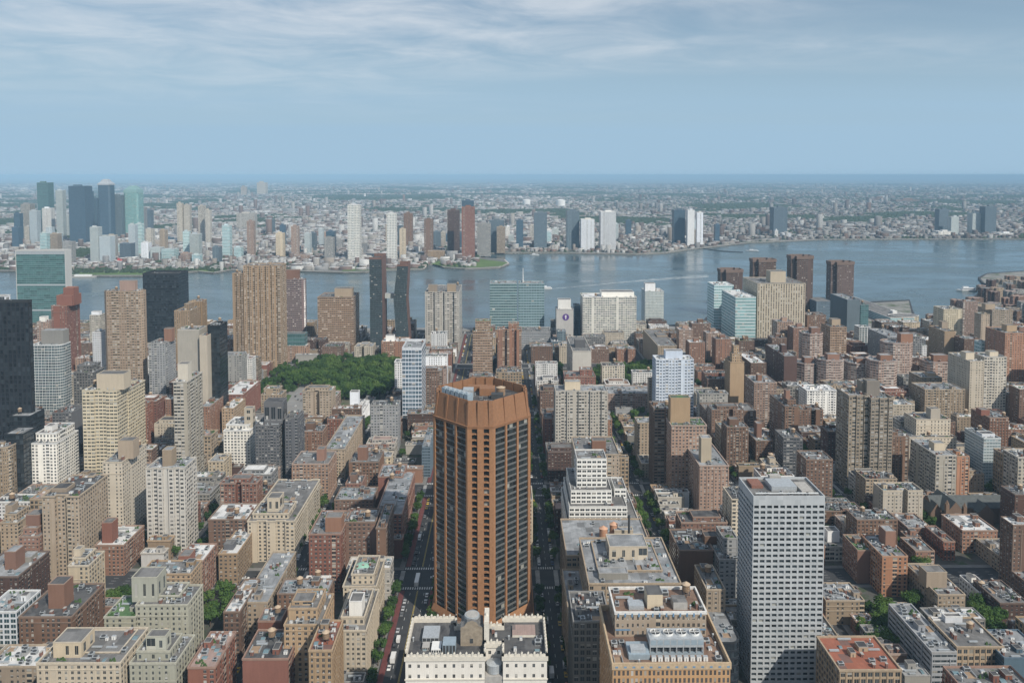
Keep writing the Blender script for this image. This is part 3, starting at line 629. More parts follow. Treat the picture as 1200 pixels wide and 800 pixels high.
ribbon('tunnel_exit_road', [ground(x, y) for x, y in ((300, 470), (318, 464), (338, 460), (352, 462))], 16, .26, M_ROADC)
ribbon('riverside_highway', [(x, 1308 + 6 * math.sin(x / 160)) for x in range(-1200, 520, 40)] + [tuple(ground(x, y)[:2]) for x, y in ((1030, 393), (1060, 390), (1085, 387), (1105, 377), (1122, 368), (1142, 359), (1165, 350), (1205, 344))], 22, 2.5, M_ROADC)
pl_ = MB(); pl_.quad([tuple(ground(x, y, .1)) for x, y in ((1014, 388), (1021, 355), (1065, 352.5), (1068, 366), (1078, 386))]); pl_.quad([tuple(ground(x, y, .1)) for x, y in ((1150, 343), (1168, 337), (1153, 331), (1149, 326), (1157, 321), (1200, 318), (1230, 330))]); tag(pl_.build('quayside_lot', landmat('lot_ground', ((.21, .205, .19), (.28, .27, .25), (.07, .10, .045)), (.02, .03))), kind='structure')
# ------------------------------------------------------------------ the landmarks, nearest avenue first
T = tower
AP, OF, LO = 'apartment building', 'office building', 'loft building'
# --- west of Lexington and along the two big streets
T('green grey apartment block with planted terraces and square rooftop tower', 'green grey terraced block', AP, 'apartment_building', 'sage', 159, 220, 708, 392, 's229', 'gravel', ups=[(154, 184, 676, 4, 11, 'sage', 1)], tiers=[(172, 210, 697, 6, 16)], cor=.3, dens=1.6)
T('lower green grey wing with a planted roof beside the terraced block', 'green grey wing', AP, 'apartment_building', 'sage', 122, 158.5, 722, 390, 20, 'green', cor=.3)
T('cream stepped apartment building with red tiled hut on its terraced top', 'red hutted stepped building', AP, 'apartment_building', 'sage', 152, 206, 776, 352, 22, 'gravel', ups=[(171, 194, 745, 4, 6, 'sage', 1)], tiers=[(160, 199, 762, 3, 14)], cor=.3, dens=1.5)
T('pale yellow apartment building with big square penthouse at the photo\'s bottom edge', 'pale yellow penthouse block', AP, 'apartment_building', 'cream', 43, 141, 776, 350, 28, 'gravel', ups=[(62, 95, 752, 5, 12, 'cream', 1)], tiers=[(60, 140, 768, 8, 18)], cor=.3, dens=1.4)
T('big brown brick apartment block with black roof and square brick tower', 'big black roofed brick block', AP, 'apartment_building', 'brick_brown', 22, 84, 722, 405, 's112', 'tar', ups=[(56, 75, 684, 9, 9, 'brick_rust')], cor=.2, dens=1.4)
T('dark brick tower with glazed front over a modern glass base', 'dark glass fronted brick tower', AP, 'apartment_building', 'brick_dark', -34, 21, 675, 445, 's47', 'silver', ups=[(5, 18, 646, 9, 9, 'brick_rust'), (24, 36, 652, 18, 7, 'grey')], tiers=[], cor=.4, dens=1.4)
T('slim modern glass building with white fins at the bottom corner', 'slim glass infill', AP, 'apartment_building', 'white_frame', -20, 19, 716, 410, 22, 'silver', cor=.2)
T('long brick terrace building with pale gravel roof beside the garden trees', 'long pale roofed brick terrace', AP, 'apartment_building', 'brick_red', 220, 252, 781, 352, 's268', 'pink', cor=.3, dens=1.5)
T('red brick block with snow white roof and two tower bulkheads', 'white roofed red block', AP, 'apartment_building', 'brick_red', 194, 226, 672, 455, 's247', 'white', ups=[(209, 222, 651, 8, 9)], cor=.2)
T('yellow brick apartment house with black tank shed on roof', 'yellow brick house', AP, 'apartment_building', 'tan_warm', 256, 278, 648, 487, 's292', 'white', ups=[(262, 273, 637, 6, 6, 'grey_dark')], cor=.2)
T('plain red brick corner building with tank sunk in its roof', 'red brick tank tower', AP, 'apartment_building', 'brick_red', 302, 329, 727, 398, 12, 'gravel', ups=[], cor=.1, blank='FR', tanks=1, bulk=False)
T('low red brick wing with white parapet next to the tan stepped building', 'low red wing', AP, 'apartment_building', 'brick_red', 284, 338, 771, 362, 24, 'tar', cor=.25, blank='F', dens=1.5)
T('warm tan brick apartment building stepping back in terraces below the street', 'warm tan stepped building', AP, 'apartment_building', 'tan_warm', 333, 376, 731, 372, 28, 'gravel', tiers=[(338, 372, 712, 5, 18)], ups=[(342, 366, 704, 9, 9, 'tan_warm', 1)], cor=.3, dens=1.6)
T('narrow orange brick building with flowered terrace on top', 'narrow flowered terrace building', AP, 'apartment_building', 'tan_warm', 362, 389, 761, 345, 24, 'terra', cor=.3, dens=1.6)
T('long cream apartment house with ornate rooftop tanks facing the wide street', 'long cream street house', AP, 'apartment_building', 'cream', 392, 429, 738, 392, 40, 'gravel', tiers=[(400, 427, 722, 6, 28)], ups=[(409, 424, 704, 8, 9, 'white')], cor=.35, dens=1.8)
T('cream building crowned by a turquoise copper dome on the wide street', 'turquoise domed building', AP, 'apartment_building', 'cream', 402, 441, 686, 436, 30, 'gravel', tiers=[(412, 438, 672, 3, 22)], ups=[], cor=.35, dens=1.6)
T('red brick slab with cream parapets and square brick tank house', 'cream parapet brick slab', AP, 'apartment_building', 'brick_red', 362, 399, 625, 478, 34, 'gravel', ups=[(381, 400, 606, 4, 9, 'brick_rust')], cor=.3, dens=1.6)
T('rear court wing of the cream parapet brick slab with roof garden', 'court wing of the brick slab', AP, 'apartment_building', 'brick_brown', 402, 440, 611, 494, 20, 'gravel', cor=.3, dens=2)
T('street wing of stacked balconies over the wide street', 'balcony street wing', AP, 'apartment_building', 'brick_brown', 441, 452, 618, 483, 36, 'gravel', cor=.4, dens=1.5)
T('cream apartment house with black terraces and small stone penthouses', 'cream terraced house', AP, 'apartment_building', 'cream', 290, 345, 610, 516, 's371', 'gravel', shape=('n', 2, 1.2), tiers=[(296, 338, 601, 5, 20)], ups=[(313, 328, 583, 9, 10, 'cream', 1)], cor=.35, dens=1.8)
T('small white building with grey roof behind the cream parapet brick slab', 'small white roofed house', LO, 'low_building', 'white', 352, 381, 690, 455, 16, 'white', cor=.2)
T('long low row with white roofs and green skylights across the avenue', 'long low white row', LO, 'low_building', 'tan', 283, 314, 705, 420, 58, 'silver', cor=.15, dens=2.5)
T('low shed with a striped white roof beside the garden trees', 'striped roof shed', LO, 'low_building', 'brick_brown', 262, 281, 716, 408, 34, 'white', cor=.15, dens=2.5)
# --- Madison to Lexington, centre right
T('tan office block with pink parapet and stacked penthouses behind the tiled block', 'pink parapet office block', OF, 'office_building', 'loft_tan', 690, 798, 683, 385, 50, 'silver', tiers=[(701, 776, 668, 12, 33)], ups=[(714, 759, 640, 24, 15, 'cream', 1), (702, 736, 671, 5, 6, 'grey')], cor=.3, dens=1.5)
T('lower stone wing with long grey roof strip beside the straight street', 'long grey roofed wing', OF, 'office_building', 'loft_tan', 667, 689.5, 722, 384, 48, 'silver', cor=.2, dens=.7)
T('wide grey roofed factory building with orange tanks and black chimney stack', 'wide grey roof with tanks', OF, 'office_building', 'loft_tan', 664, 767, 650, 440, 48, 'silver', ups=[(720, 742, 621, 12, 5, 'cream')], cor=.25, dens=.5, bulk=False)
T('brown office building with a green rooftop court by the straight street', 'brown green court building', OF, 'office_building', 'loft_grey', 672, 715, 727, 352, 26, 'tar', cor=.25)
T('dark brown brick building with curved parapet and cluttered roof', 'curved parapet brick building', LO, 'loft_building', 'brick_brown', 796, 836, 644, 455, 28, 'tar', ups=[(826, 842, 628, 9, 7, 'brick_brown')], cor=.3, dens=2, blank='F')
T('pale grey setback building with railed terraces beside the curved brick one', 'pale setback loft', LO, 'loft_building', 'grey', 843, 868, 655, 445, 24, 'gravel', tiers=[(848, 866, 630, 5, 16)], cor=.2, dens=1.4)
T('stone building with railed roof garden squeezed before the gridded white tower', 'railed roof garden building', LO, 'loft_building', 'tan', 828, 850, 690, 400, 26, 'gravel', cor=.2, dens=1.5)
# --- right foreground
T('low black glass annex with rounded corner beside the gridded tower', 'black rounded annex', OF, 'office_annex', 'black_glass', 845, 869, 752, 372, 44, 'silver', shape=('rf', 5), cor=.1, dens=.3, bulk=False)
T('large stone loft with white parapet and terracotta roof sections', 'terracotta roofed loft', LO, 'loft_building', 'loft_tan', 984, 1056, 784, 345, 26, 'terra', cor=.4, dens=.6)
T('grey loft with silver roof strip and strip windows near the corner', 'grey strip window loft', LO, 'loft_building', 'grey_ribbon', 1092, 1121, 763, 378, 's1056', 'silver', cor=.2, dens=1.4)
T('broad tan loft with arched windows and wide grey roof', 'broad tan arched loft', LO, 'loft_building', 'loft_tan', 1121.5, 1176, 757, 379, 's1105', 'gravel', ups=[(1108, 1128, 722, 22, 9, 'white'), (1093, 1105, 738, 24, 8, 'white')], cor=.35, dens=.7, tanks=1)
T('blue grey blank walled warehouse at the bottom right corner', 'blue grey warehouse', LO, 'loft_building', 'blue_glass', 1177, 1230, 770, 372, 24, 'silver', cor=.1, blank='F')
T('tan brick building with a tall square brick bulkhead tower', 'square towered tan building', LO, 'loft_building', 'tan', 1099, 1131, 696, 442, 's1075', 'gravel', ups=[(1086, 1110, 670, 9, 9, 'tan')], cor=.3)
T('plain orange brick slab with striped courses and brick stair tower', 'striped orange brick slab', AP, 'apartment_slab', 'brick_orange', 1034, 1064, 651, 470, 's1020', 'silver', ups=[(1038, 1050, 622, 13, 9, 'brick_rust')], cor=.1)
T('slim orange brick wing with a planted roof', 'slim planted brick wing', AP, 'apartment_slab', 'brick_rust', 1005, 1023, 644, 486, 22, 'green', cor=.1, blank='F')
T('tan brick walk up with pale roof beside the gridded tower foot', 'tan walk up block', LO, 'loft_building', 'tan', 968, 1013, 703, 440, 20, 'silver', cor=.2)
T('low tan building with long parapet wall and dark roof', 'long parapet low building', LO, 'low_building', 'tan', 966, 992, 758, 385, 34, 'tar', cor=.2)
T('white grey terraced loft with many small windows', 'white grey window loft', LO, 'loft_building', 'cream_grey', 967, 995, 640, 515, 26, 'gravel', ups=[(970, 984, 622, 8, 8, 'white')], cor=.2)
T('pink walk up with yellow penthouse sheds on its roof', 'pink walk up', AP, 'apartment_building', 'brick_pink', 995, 1017, 620, 532, 24, 'gravel', ups=[(993, 1004, 608, 6, 5, 'cream'), (1002, 1012, 602, 14, 6, 'tan_warm')], cor=.3)
T('brown brick loft with pale silver roof and fire escape front', 'brown fire escape loft', LO, 'loft_building', 'brick_rust', 1064, 1092, 618, 540, 's1056', 'silver', cor=.25)
T('second brick loft stepping down before the brown fire escape one', 'stepping brick loft', LO, 'loft_building', 'brick_rust', 1073, 1095, 645, 505, 20, 'gravel', cor=.25)
T('slender red brick house with white framed window columns', 'slender white windowed house', LO, 'loft_building', 'brick_red', 1106, 1119, 634, 515, 24, 'gravel', cor=.3)
T('square brick building with bright white roof below the church', 'white roofed brick square', LO, 'loft_building', 'brick_rust', 1128, 1169, 621, 525, 26, 'white', cor=.3)
T('pale stone corner house row end at the right edge', 'pale stone corner house', LO, 'loft_building', 'tan', 1172, 1213, 652, 498, 26, 'gravel', cor=.3)
T('white plastered row house with white walls and terraces', 'white plastered house', AP, 'low_building', 'white', 1147, 1166, 693, 458, 20, 'gravel', cor=.1)
T('dark brown building with grey roof standing before the green yard', 'dark brown grey roofed building', LO, 'loft_building', 'brick_dark', 1172, 1206, 706, 440, 26, 'gravel', cor=.2)
# --- Lexington to Third
T('cream brick tower with brown side wall and small square top', 'cream tower with brown flank', AP, 'apartment_tower', 'cream', 120, 143, 541, 545, 's166', 'gravel', ups=[(138, 156, 516, 8, 9, 'tan')], cor=.2)
T('grey brown apartment tower with white balcony columns and roof tank', 'grey balcony column tower', AP, 'apartment_tower', 'cream_grey', 171, 216, 548, 532, 's225', 'silver', shape=('n', 3, 1.2), ups=[(190, 201, 527, 5, 8, 'tan')], cor=.2, dens=2, tanks=1)
T('very slender pale tower with bare chimney like top', 'slender pale tower', AP, 'apartment_tower', 'cream_grey', 203, 219, 447, 640, 's234', 'gravel', ups=[(208, 220, 426, 5, 8, 'cream_grey')], tiers=[], cor=.3)
T('tan brick hotel block with green and black roof terraces', 'tan green terraced hotel', AP, 'hotel_building', 'tan', 49, 92, 581, 492, 's119', 'tar', shape=('n', 1, 3), ups=[(60, 78, 572, 8, 10, 'tan')], cor=.5, dens=1.8)
T('brown brick apartment block with rooftop gardens and brick stair tower', 'brown garden roofed block', AP, 'apartment_building', 'brick_rust', 22, 46, 628, 490, 's72', 'gravel', tiers=[(26, 44, 618, 4, 30)], ups=[(30, 46, 603, 8, 9)], cor=.25, dens=1.8)
T('neat brick apartment house with white roof edge and paired windows', 'neat white edged brick house', AP, 'apartment_building', 'brick_rust', 111, 145, 638, 500, 's161', 'white', ups=[(119, 131, 612, 4, 8, 'brick_red')], cor=.2)
T('white brick building stepping up to a small white cube', 'white stepped cube building', AP, 'apartment_building', 'white', 32, 66, 519, 610, 's86', 'gravel', tiers=[(42, 66, 507, 5, 30)], ups=[(52, 61, 499, 10, 8, 'white')], cor=.2, dens=1.6)
T('cream tower of dark banded windows in two joined slabs', 'cream banded twin slab', AP, 'apartment_tower', 'bands_cream', 96, 137, 457, 625, 's146', 'gravel', shape=('n', 1, 1.2), ups=[(113, 145, 438, 4, 12, 'cream')], cor=.1)
T('narrower banded cream slab joined behind its twin', 'narrow banded cream slab', AP, 'apartment_tower', 'bands_cream', 138, 150, 456, 642, 's166', 'tar', cor=.5)
T('grey office slab with blank dark flank wall', 'grey slab with blank flank', OF, 'office_building', 'grey_dark', 61, 84, 483, 665, 's96', 'tar', cor=.15, blank='R')
T('dark stepped building before the pink brown apartment tower', 'dark stepped building', OF, 'office_building', 'grey_dark', 86, 109, 436, 720, 's119', 'gravel', tiers=[(90, 108, 428, 5, 20)], cor=.2)
T('huge black steel office tower at the left edge', 'huge black tower', OF, 'office_tower', 'black_pier', -44, 33, 352, 650, 's36', 'white', ups=[(-20, 12, 345, 12, 16, 'white', 1)], cor=.1, ph=2)
T('low black glass wing in two steps before the black tower', 'two step black wing', OF, 'office_annex', 'black_glass', 5, 27, 508, 600, 's37', 'silver', cor=.05, bulk=False, dens=.2)
T('upper black glass wing with pale flat roof', 'upper black wing', OF, 'office_annex', 'black_glass', 11, 35, 487, 640, 's47', 'silver', cor=.05, bulk=False, dens=.2)
T('tan building with rounded corner cut by the left edge', 'tan rounded corner building', AP, 'apartment_building', 'tan', -30, 9, 524, 590, 's15', 'gravel', shape=('rf', 4), cor=.3)
T('charcoal brick tower with lattice crown beside its darker twin', 'charcoal tower', AP, 'apartment_tower', 'grey_dark', 299, 327, 498, 650, 's333', 'tar', ups=[(309, 331, 471, 6, 14, 'grey_dark', 1)], cor=.15, bulk=False)
T('darker twin of the charcoal tower with a teal glass seam', 'darker charcoal twin', AP, 'apartment_tower', 'grey_dark', 334, 349, 489, 652, 's353', 'tar', cor=.15)
T('brown brick apartment house with white window bands and bulkhead', 'white banded brown house', AP, 'apartment_building', 'brick_pink', 342, 385, 543, 615, 's391', 'gravel', ups=[(371, 380, 526, 8, 8, 'brick_rust')], cor=.15)
T('long cream brick house with white roof along the side street', 'long cream side street house', AP, 'apartment_building', 'tan', 380, 404, 526, 660, 's425', 'silver', cor=.35, dens=1.6)
T('brown tower pair building with round brick stack on top', 'brown round stacked building', AP, 'apartment_building', 'brick_brown', 409, 444, 541, 640, 26, 'gravel', ups=[(419, 430, 524, 6, 7, 'brick_rust')], cor=.2)
T('plain dark red brick block with blank front and metal roof gear', 'blank dark red block', AP, 'apartment_building', 'brick_red', 443, 472, 558, 602, 26, 'silver', cor=.3, dens=2, blank='F')
T('long dark red apartment house fronting the wide street', 'long dark red street house', AP, 'apartment_building', 'brick_red', 440, 471, 602, 535, 's484', 'silver', cor=.35, ups=[(446, 463, 592, 6, 10, 'grey')], dens=1.6)
T('small brown walk up with white sills near the long dark red house', 'small brown walk up', AP, 'apartment_building', 'brick_brown', 392, 437, 585, 570, 24, 'silver', cor=.3, dens=1.8)
T('white art deco building with a small clock like tank tower', 'white tank tower building', AP, 'apartment_building', 'white', 262, 293, 504, 670, 's301', 'white', tiers=[(265, 292, 497, 5, 22)], ups=[(286, 296, 478, 8, 7, 'cream', 1)], cor=.3)
T('small beige arcaded building beside the white tank tower', 'small arcaded building', AP, 'low_building', 'cream', 244, 262, 540, 640, 18, 'silver', cor=.3)
T('brick warehouse with long ridge roof lights', 'ridge lit brick warehouse', LO, 'warehouse_building', 'brick_rust', 234, 246, 476, 745, 's258', 'silver', cor=.2)
T('red brick block under flat white roof near the pale slender tower', 'flat white roofed red block', LO, 'warehouse_building', 'brick_red', 260, 285, 462, 815, 's302', 'white', cor=.2)
T('pinkish brick hall with snow white roof and skylights', 'pink brick white hall', LO, 'warehouse_building', 'brick_brown', 244, 289, 608, 520, 26, 'white', cor=.3)
T('tan block with white roof left of the charcoal tower', 'tan white roofed block', LO, 'warehouse_building', 'tan_warm', 260, 274, 478, 765, 's284', 'white', cor=.2)
# --- right, Lexington to Third
T('brown brick tower with tan top floors and terrace penthouse, nearest of three', 'nearest brown tower', AP, 'apartment_tower', 'brick_pink', 820, 854, 545, 575, 's800', 'silver', ups=[(822, 834, 513, 8, 8, 'cream')], cor=.35, dens=1.6)
T('brown brick tower with bright green roof and tan striped tower block', 'green roofed brown tower', AP, 'apartment_tower', 'brick_pink', 787, 828, 498, 612, 20, 'green', ups=[(786, 809, 466, 8, 9, 'tan_warm')], cor=.4)
T('dark brown wing tower behind the green roofed tower', 'dark brown wing tower', AP, 'apartment_tower', 'brick_brown', 767, 787, 479, 636, 22, 'silver', cor=.35)
T('white ziggurat office building with ribbon windows and blank white crown', 'white ziggurat', OF, 'office_building', 'white_ribbon', 665, 750, 613, 496, 58, 'gravel', tiers=[(667, 735, 593, 5, 50), (669, 717, 574, 11, 40), (676, 711, 537, 18, 18), (720, 734, 572, 22, 20)], cor=.0, dens=.8)
T('cream grey apartment slab with balcony columns and square penthouse', 'cream balcony slab', AP, 'apartment_slab', 'cream_grey', 651, 712, 458, 692, 22, 'silver', shape=('n', 4, 1.3), ups=[(662, 680, 447, 6, 8, 'cream')], cor=.1)
T('pinkish building with beige rooftop storeys behind the ziggurat', 'pink beige setback building', AP, 'apartment_building', 'tan', 675, 726, 532, 575, 40, 'gravel', ups=[(694, 710, 516, 8, 8, 'brick_rust')], cor=.3, dens=1.5)
T('broad brown brick school like building with gabled end', 'broad gabled brown building', LO, 'loft_building', 'brick_brown', 828, 886, 481, 760, 26, 'gravel', cor=.3, dens=1.4)
T('dark brown apartment tower with pale window rows', 'dark brown pale windowed tower', AP, 'apartment_tower', 'brick_brown', 852, 877, 500, 668, 's850', 'gravel', ups=[(855, 866, 491, 5, 8)], cor=.2)
T('brown church hall with blue grey roof and brick chimney', 'blue roofed brown hall', LO, 'low_building', 'brick_brown', 886, 906, 516, 700, 's876', 'silver', ups=[(887, 893, 496, 10, 8, 'brick_rust')], cor=.2)
T('dark brown penthouse topped apartment building with stair like roofline', 'stair lined brown building', AP, 'apartment_building', 'brick_brown', 920, 936, 476, 700, 's907', 'tar', tiers=[(923, 934, 468, 6, 14)], ups=[(921, 926, 457, 10, 6, 'brick_rust')], cor=.2, tanks=1)
T('grey metal clad tower with slim balconies below the stair lined building', 'slim grey balcony tower', AP, 'apartment_tower', 'grey_dark', 918, 941, 512, 640, 20, 'gravel', cor=.2)
T('grey brown gridded apartment house before the big twin slab', 'grey gridded house', AP, 'apartment_building', 'brick_brown', 945, 976, 538, 590, 20, 'gravel', cor=.15)
T('big grey brown slab tower, front half of a pair', 'big grey brown slab', AP, 'apartment_tower', 'big_slab', 995, 1018, 463, 632, 's987', 'silver', shape=('n', 2, .8), ups=[(1010, 1021, 447, 10, 9, 'big_slab')], cor=.35, ph=1.6)
T('wider grey brown slab tower half with white roof edge', 'wider grey brown slab', AP, 'apartment_tower', 'big_slab', 1021, 1047, 466, 628, 18, 'gravel', shape=('n', 2, .8), ups=[(1016, 1031, 446, 10, 8, 'big_slab')], cor=.35, ph=1.6)
T('cream white slab with blue grey flank and white cube penthouse', 'cream slab with grey flank', AP, 'apartment_slab', 'cream_grey', 1097, 1121, 533, 596, 's1077', 'silver', ups=[(1095, 1108, 519, 12, 8, 'cream')], cor=.1)
T('orange red brick stair block joined to the cream slab', 'orange red stair block', AP, 'apartment_building', 'brick_orange', 1121.5, 1136, 534, 600, 16, 'gravel', cor=.1)
T('cream brick apartment house rising in steps to a cube', 'cream stepped cube house', AP, 'apartment_building', 'cream', 1066, 1121, 512, 672, 's1056', 'gravel', tiers=[(1074, 1114, 491, 7, 22)], ups=[(1091, 1102, 479, 10, 8, 'cream')], cor=.2)
T('white slab tower with checkered teal balconies on its front', 'teal balcony white tower', AP, 'apartment_tower', 'pale_glass', 1153, 1173, 513, 640, 's1142', 'tar', ups=[(1151, 1166, 508, 5, 8, 'white')], cor=.2)
T('plain brick apartment house behind the teal balcony tower', 'plain brick tower house', AP, 'apartment_tower', 'brick_rust', 1160, 1182, 489, 700, 's1149', 'gravel', ups=[(1150, 1160, 480, 8, 8, 'brick_red')], cor=.2)
# --- Third to Second
T('white lattice glass tower with zigzag side beside the brown octagon', 'white lattice tower', AP, 'apartment_tower', 'lattice', 471, 494, 407, 800, 42, 'silver', cor=.0, ph=2.5, bulk=False, dens=.4)
T('dark glass low building on the wide street behind the octagon', 'dark street glass building', OF, 'office_building', 'slate_glass', 494.6, 504, 523, 665, 's509', 'silver', cor=.1)
T('tall pink brown apartment tower with rounded corners and brick crown', 'pink brown rounded tower', AP, 'apartment_tower', 'flute', 120, 166, 341, 880, 's172', 'gravel', shape=('c', 4), ups=[(140, 158, 329, 8, 14, 'brick_pink')], cor=.0)
T('glass office tower framed in white with a curved metal drum', 'white framed drum tower', OF, 'office_tower', 'white_frame', 36, 72, 404, 815, 's80', 'silver', shape=('rf', 7), ups=[(48, 74, 387, 6, 14, 'grey')], cor=.2)
T('blank pale slab with cream edge and black glass flank', 'blank pale slab', OF, 'office_tower', 'cream_grey', 208, 233, 386, 770, 20, 'gravel', cor=.05, blank='FR')
T('black glass half of the blank pale slab tower', 'black glass half tower', OF, 'office_tower', 'black_glass', 243, 257, 381, 775, 22, 'gravel', cor=.05)
T('narrow cream fin wall between pale slab and black glass', 'narrow cream fin', OF, 'office_tower', 'cream', 233.5, 242.6, 393, 765, 18, 'gravel', cor=.05, blank='FR', bulk=False)
T('grey striped apartment building beside the pink brown tower', 'grey striped building', AP, 'apartment_building', 'grey', 174, 193, 402, 860, 's203', 'gravel', ups=[(192, 201, 385, 12, 8, 'brick_rust')], cor=.1)
T('beige apartment tower stepping up behind the blank pale slab', 'beige stepped tower', AP, 'apartment_tower', 'tan_warm', 204, 222, 364, 1000, 's241', 'gravel', tiers=[(216, 221, 356, 8, 18)], ups=[], cor=.2)
T('beige ribbed tower behind the stepped beige one', 'beige ribbed tower', AP, 'apartment_tower', 'tan_warm', 221, 236, 353, 1035, 's241', 'gravel', cor=.2)
T('white boxy office block beside the red crowned tower', 'white boxy block', OF, 'office_building', 'white', 108, 118.6, 389, 905, 15, 'gravel', cor=.2)
T('grey residential building with red panels near the fluted tower', 'grey red panelled building', AP, 'apartment_building', 'grey', 259, 283, 416, 900, 's287', 'silver', cor=.1)
T('white blue apartment tower of stacked balconies right of centre', 'white blue balcony tower', AP, 'apartment_tower', 'blue_white', 769, 813, 421, 800, 20, 'white', ups=[(780, 800, 411, 6, 9, 'blue_white')], cor=.1)
T('pink brick stepped apartment house with red chimney tower', 'pink stepped house', AP, 'apartment_building', 'brick_pink', 884, 910, 448, 800, 's877', 'silver', ups=[(888, 893, 439, 6, 6, 'brick_rust')], cor=.2, dens=1.4)
T('cream church school tower with stepped gable top', 'cream stepped gable tower', AP, 'stepped_tower', 'tan_warm', 856, 872, 424, 860, 's853', 'gravel', tiers=[(858, 869, 414, 3, 10), (860, 866, 405, 5, 5)], cor=.3, blank='F')
T('long brown apartment bar with white roof behind the cream gable', 'long brown bar', AP, 'apartment_slab', 'brick_brown', 880, 898, 425, 880, 's868', 'white', cor=.15)
T('dark brown plain slab with grey roof beside the striped towers', 'dark brown plain slab', AP, 'apartment_slab', 'brick_dark', 919, 934, 417, 905, 's901', 'silver', ups=[(916, 922, 404, 20, 8, 'brick_dark')], cor=.15, blank='F')
T('cream tower trio with grid windows at the right', 'cream grid tower', AP, 'apartment_tower', 'cream', 1137, 1153, 423, 800, 's1119', 'silver', ups=[(1132, 1142, 413, 10, 9, 'cream')], cor=.15)
T('broader cream grid tower next to its narrower twin', 'broad cream grid tower', AP, 'apartment_tower', 'cream_grey', 1153.6, 1180, 418, 802, 22, 'silver', ups=[(1160, 1170, 412, 6, 8, 'cream')], cor=.15)
T('orange and white tower cut by the right edge', 'orange white edge tower', AP, 'apartment_tower', 'brick_orange', 1178, 1204, 390, 905, 's1163', 'gravel', ups=[(1180, 1192, 381, 10, 10, 'tan_warm')], cor=.2)
T('tan brick slab with two bays near the cream grid towers', 'tan two bay slab', AP, 'apartment_slab', 'tan', 1084, 1131, 456, 790, 's1076', 'silver', ups=[], cor=.2)
T('tan grey slab set behind the two bay slab', 'tan grey rear slab', AP, 'apartment_slab', 'tan', 1080, 1104, 442, 850, 's1073', 'silver', ups=[(1088, 1097, 437, 6, 8, 'tan')], cor=.2)
# --- rounded pink striped towers near First Avenue
for i, (a, b, y, Y, u, lb, nk) in enumerate([
    (943, 967, 391, 985, (951, 961, 384), 'pink striped tower with orange cap behind its lower twins', 'rear pink striped tower'),
    (936, 960, 426, 915, (943, 953, 419), 'pink striped tower by the dark plain slab', 'first pink striped tower'),
    (961.5, 992, 422, 905, (970, 984, 415), 'broad pink striped tower at the middle of the cluster', 'broad pink striped tower'),
    (997, 1022, 426, 920, (1004, 1016, 420), 'pink striped tower between two broader ones', 'middle pink striped tower'),
    (1023, 1055, 423, 900, (1032, 1046, 416), 'pink striped tower with brown drum before the white edged one', 'front drum striped tower'),
    (1040, 1073, 402, 945, (1056, 1070, 391), 'tallest pink striped tower with bright white edge and orange cap', 'tallest pink striped tower'),
    (1087, 1117, 424, 930, (1094, 1111, 416), 'redder striped tower standing apart near the cream grid', 'redder striped tower')]):
    T(lb, nk, AP, 'striped_tower', 'stripes', a, b, y, Y, 26, 'silver', shape=('c', 7), ups=[(*u, 7, 10, 'brick_rust')], cor=.4, ph=1.4, group='pink striped apartment towers near the hospitals')
T('brown olive slab with side wing near the grey hospital walls', 'brown olive slab', AP, 'apartment_slab', 'brown_ribbon', 973, 992, 383, 1045, 's967', 'gravel', ups=[(975, 985, 374, 10, 10, 'tan')], cor=.2)
T('white striped grey slab in front of the pier buildings', 'white striped grey slab', OF, 'office_building', 'grey_ribbon', 1040, 1060, 394, 1010, 's1023', 'silver', cor=.1)
T('small teal window block framed in white', 'small white framed block', OF, 'office_building', 'white_frame', 1007, 1020, 383, 1110, 16, 'silver', cor=.2)
T('yellow tan slab with shaded flank near the highway', 'yellow tan slab', AP, 'apartment_slab', 'tan_warm', 1107, 1120, 388, 1010, 's1095', 'gravel', ups=[(1104, 1111, 377, 20, 8, 'tan')], cor=.1, blank='F')
T('beige banded apartment slab close to the river bend', 'beige banded slab', AP, 'apartment_slab', 'bands_cream', 1106, 1128, 362, 1160, 's1100', 'silver', cor=.2)
T('pink white gridded block beside the beige banded slab', 'pink gridded block', AP, 'apartment_slab', 'brick_pink', 1129, 1146, 353, 1210, 18, 'silver', cor=.2)
T('wide beige gridded building with green topped wing', 'wide beige gridded building', AP, 'apartment_slab', 'tan', 1163, 1187, 363, 1120, 's1153', 'silver', ups=[(1155, 1166, 356, 6, 9, 'tan')], cor=.2)
T('beige wing with pale green roof before the wide beige building', 'green topped beige wing', AP, 'apartment_slab', 'tan', 1150, 1160, 368, 1085, 16, 'green', cor=.2)
T('blue fronted small block near the orange white tower', 'small blue fronted block', OF, 'low_building', 'aqua_band', 1150, 1160, 401, 950, 14, 'silver', cor=.1)
T('dark red terrace block behind the small blue one', 'dark red terrace block', AP, 'low_building', 'brick_brown', 1130, 1149, 397, 985, 22, 'silver', cor=.2)
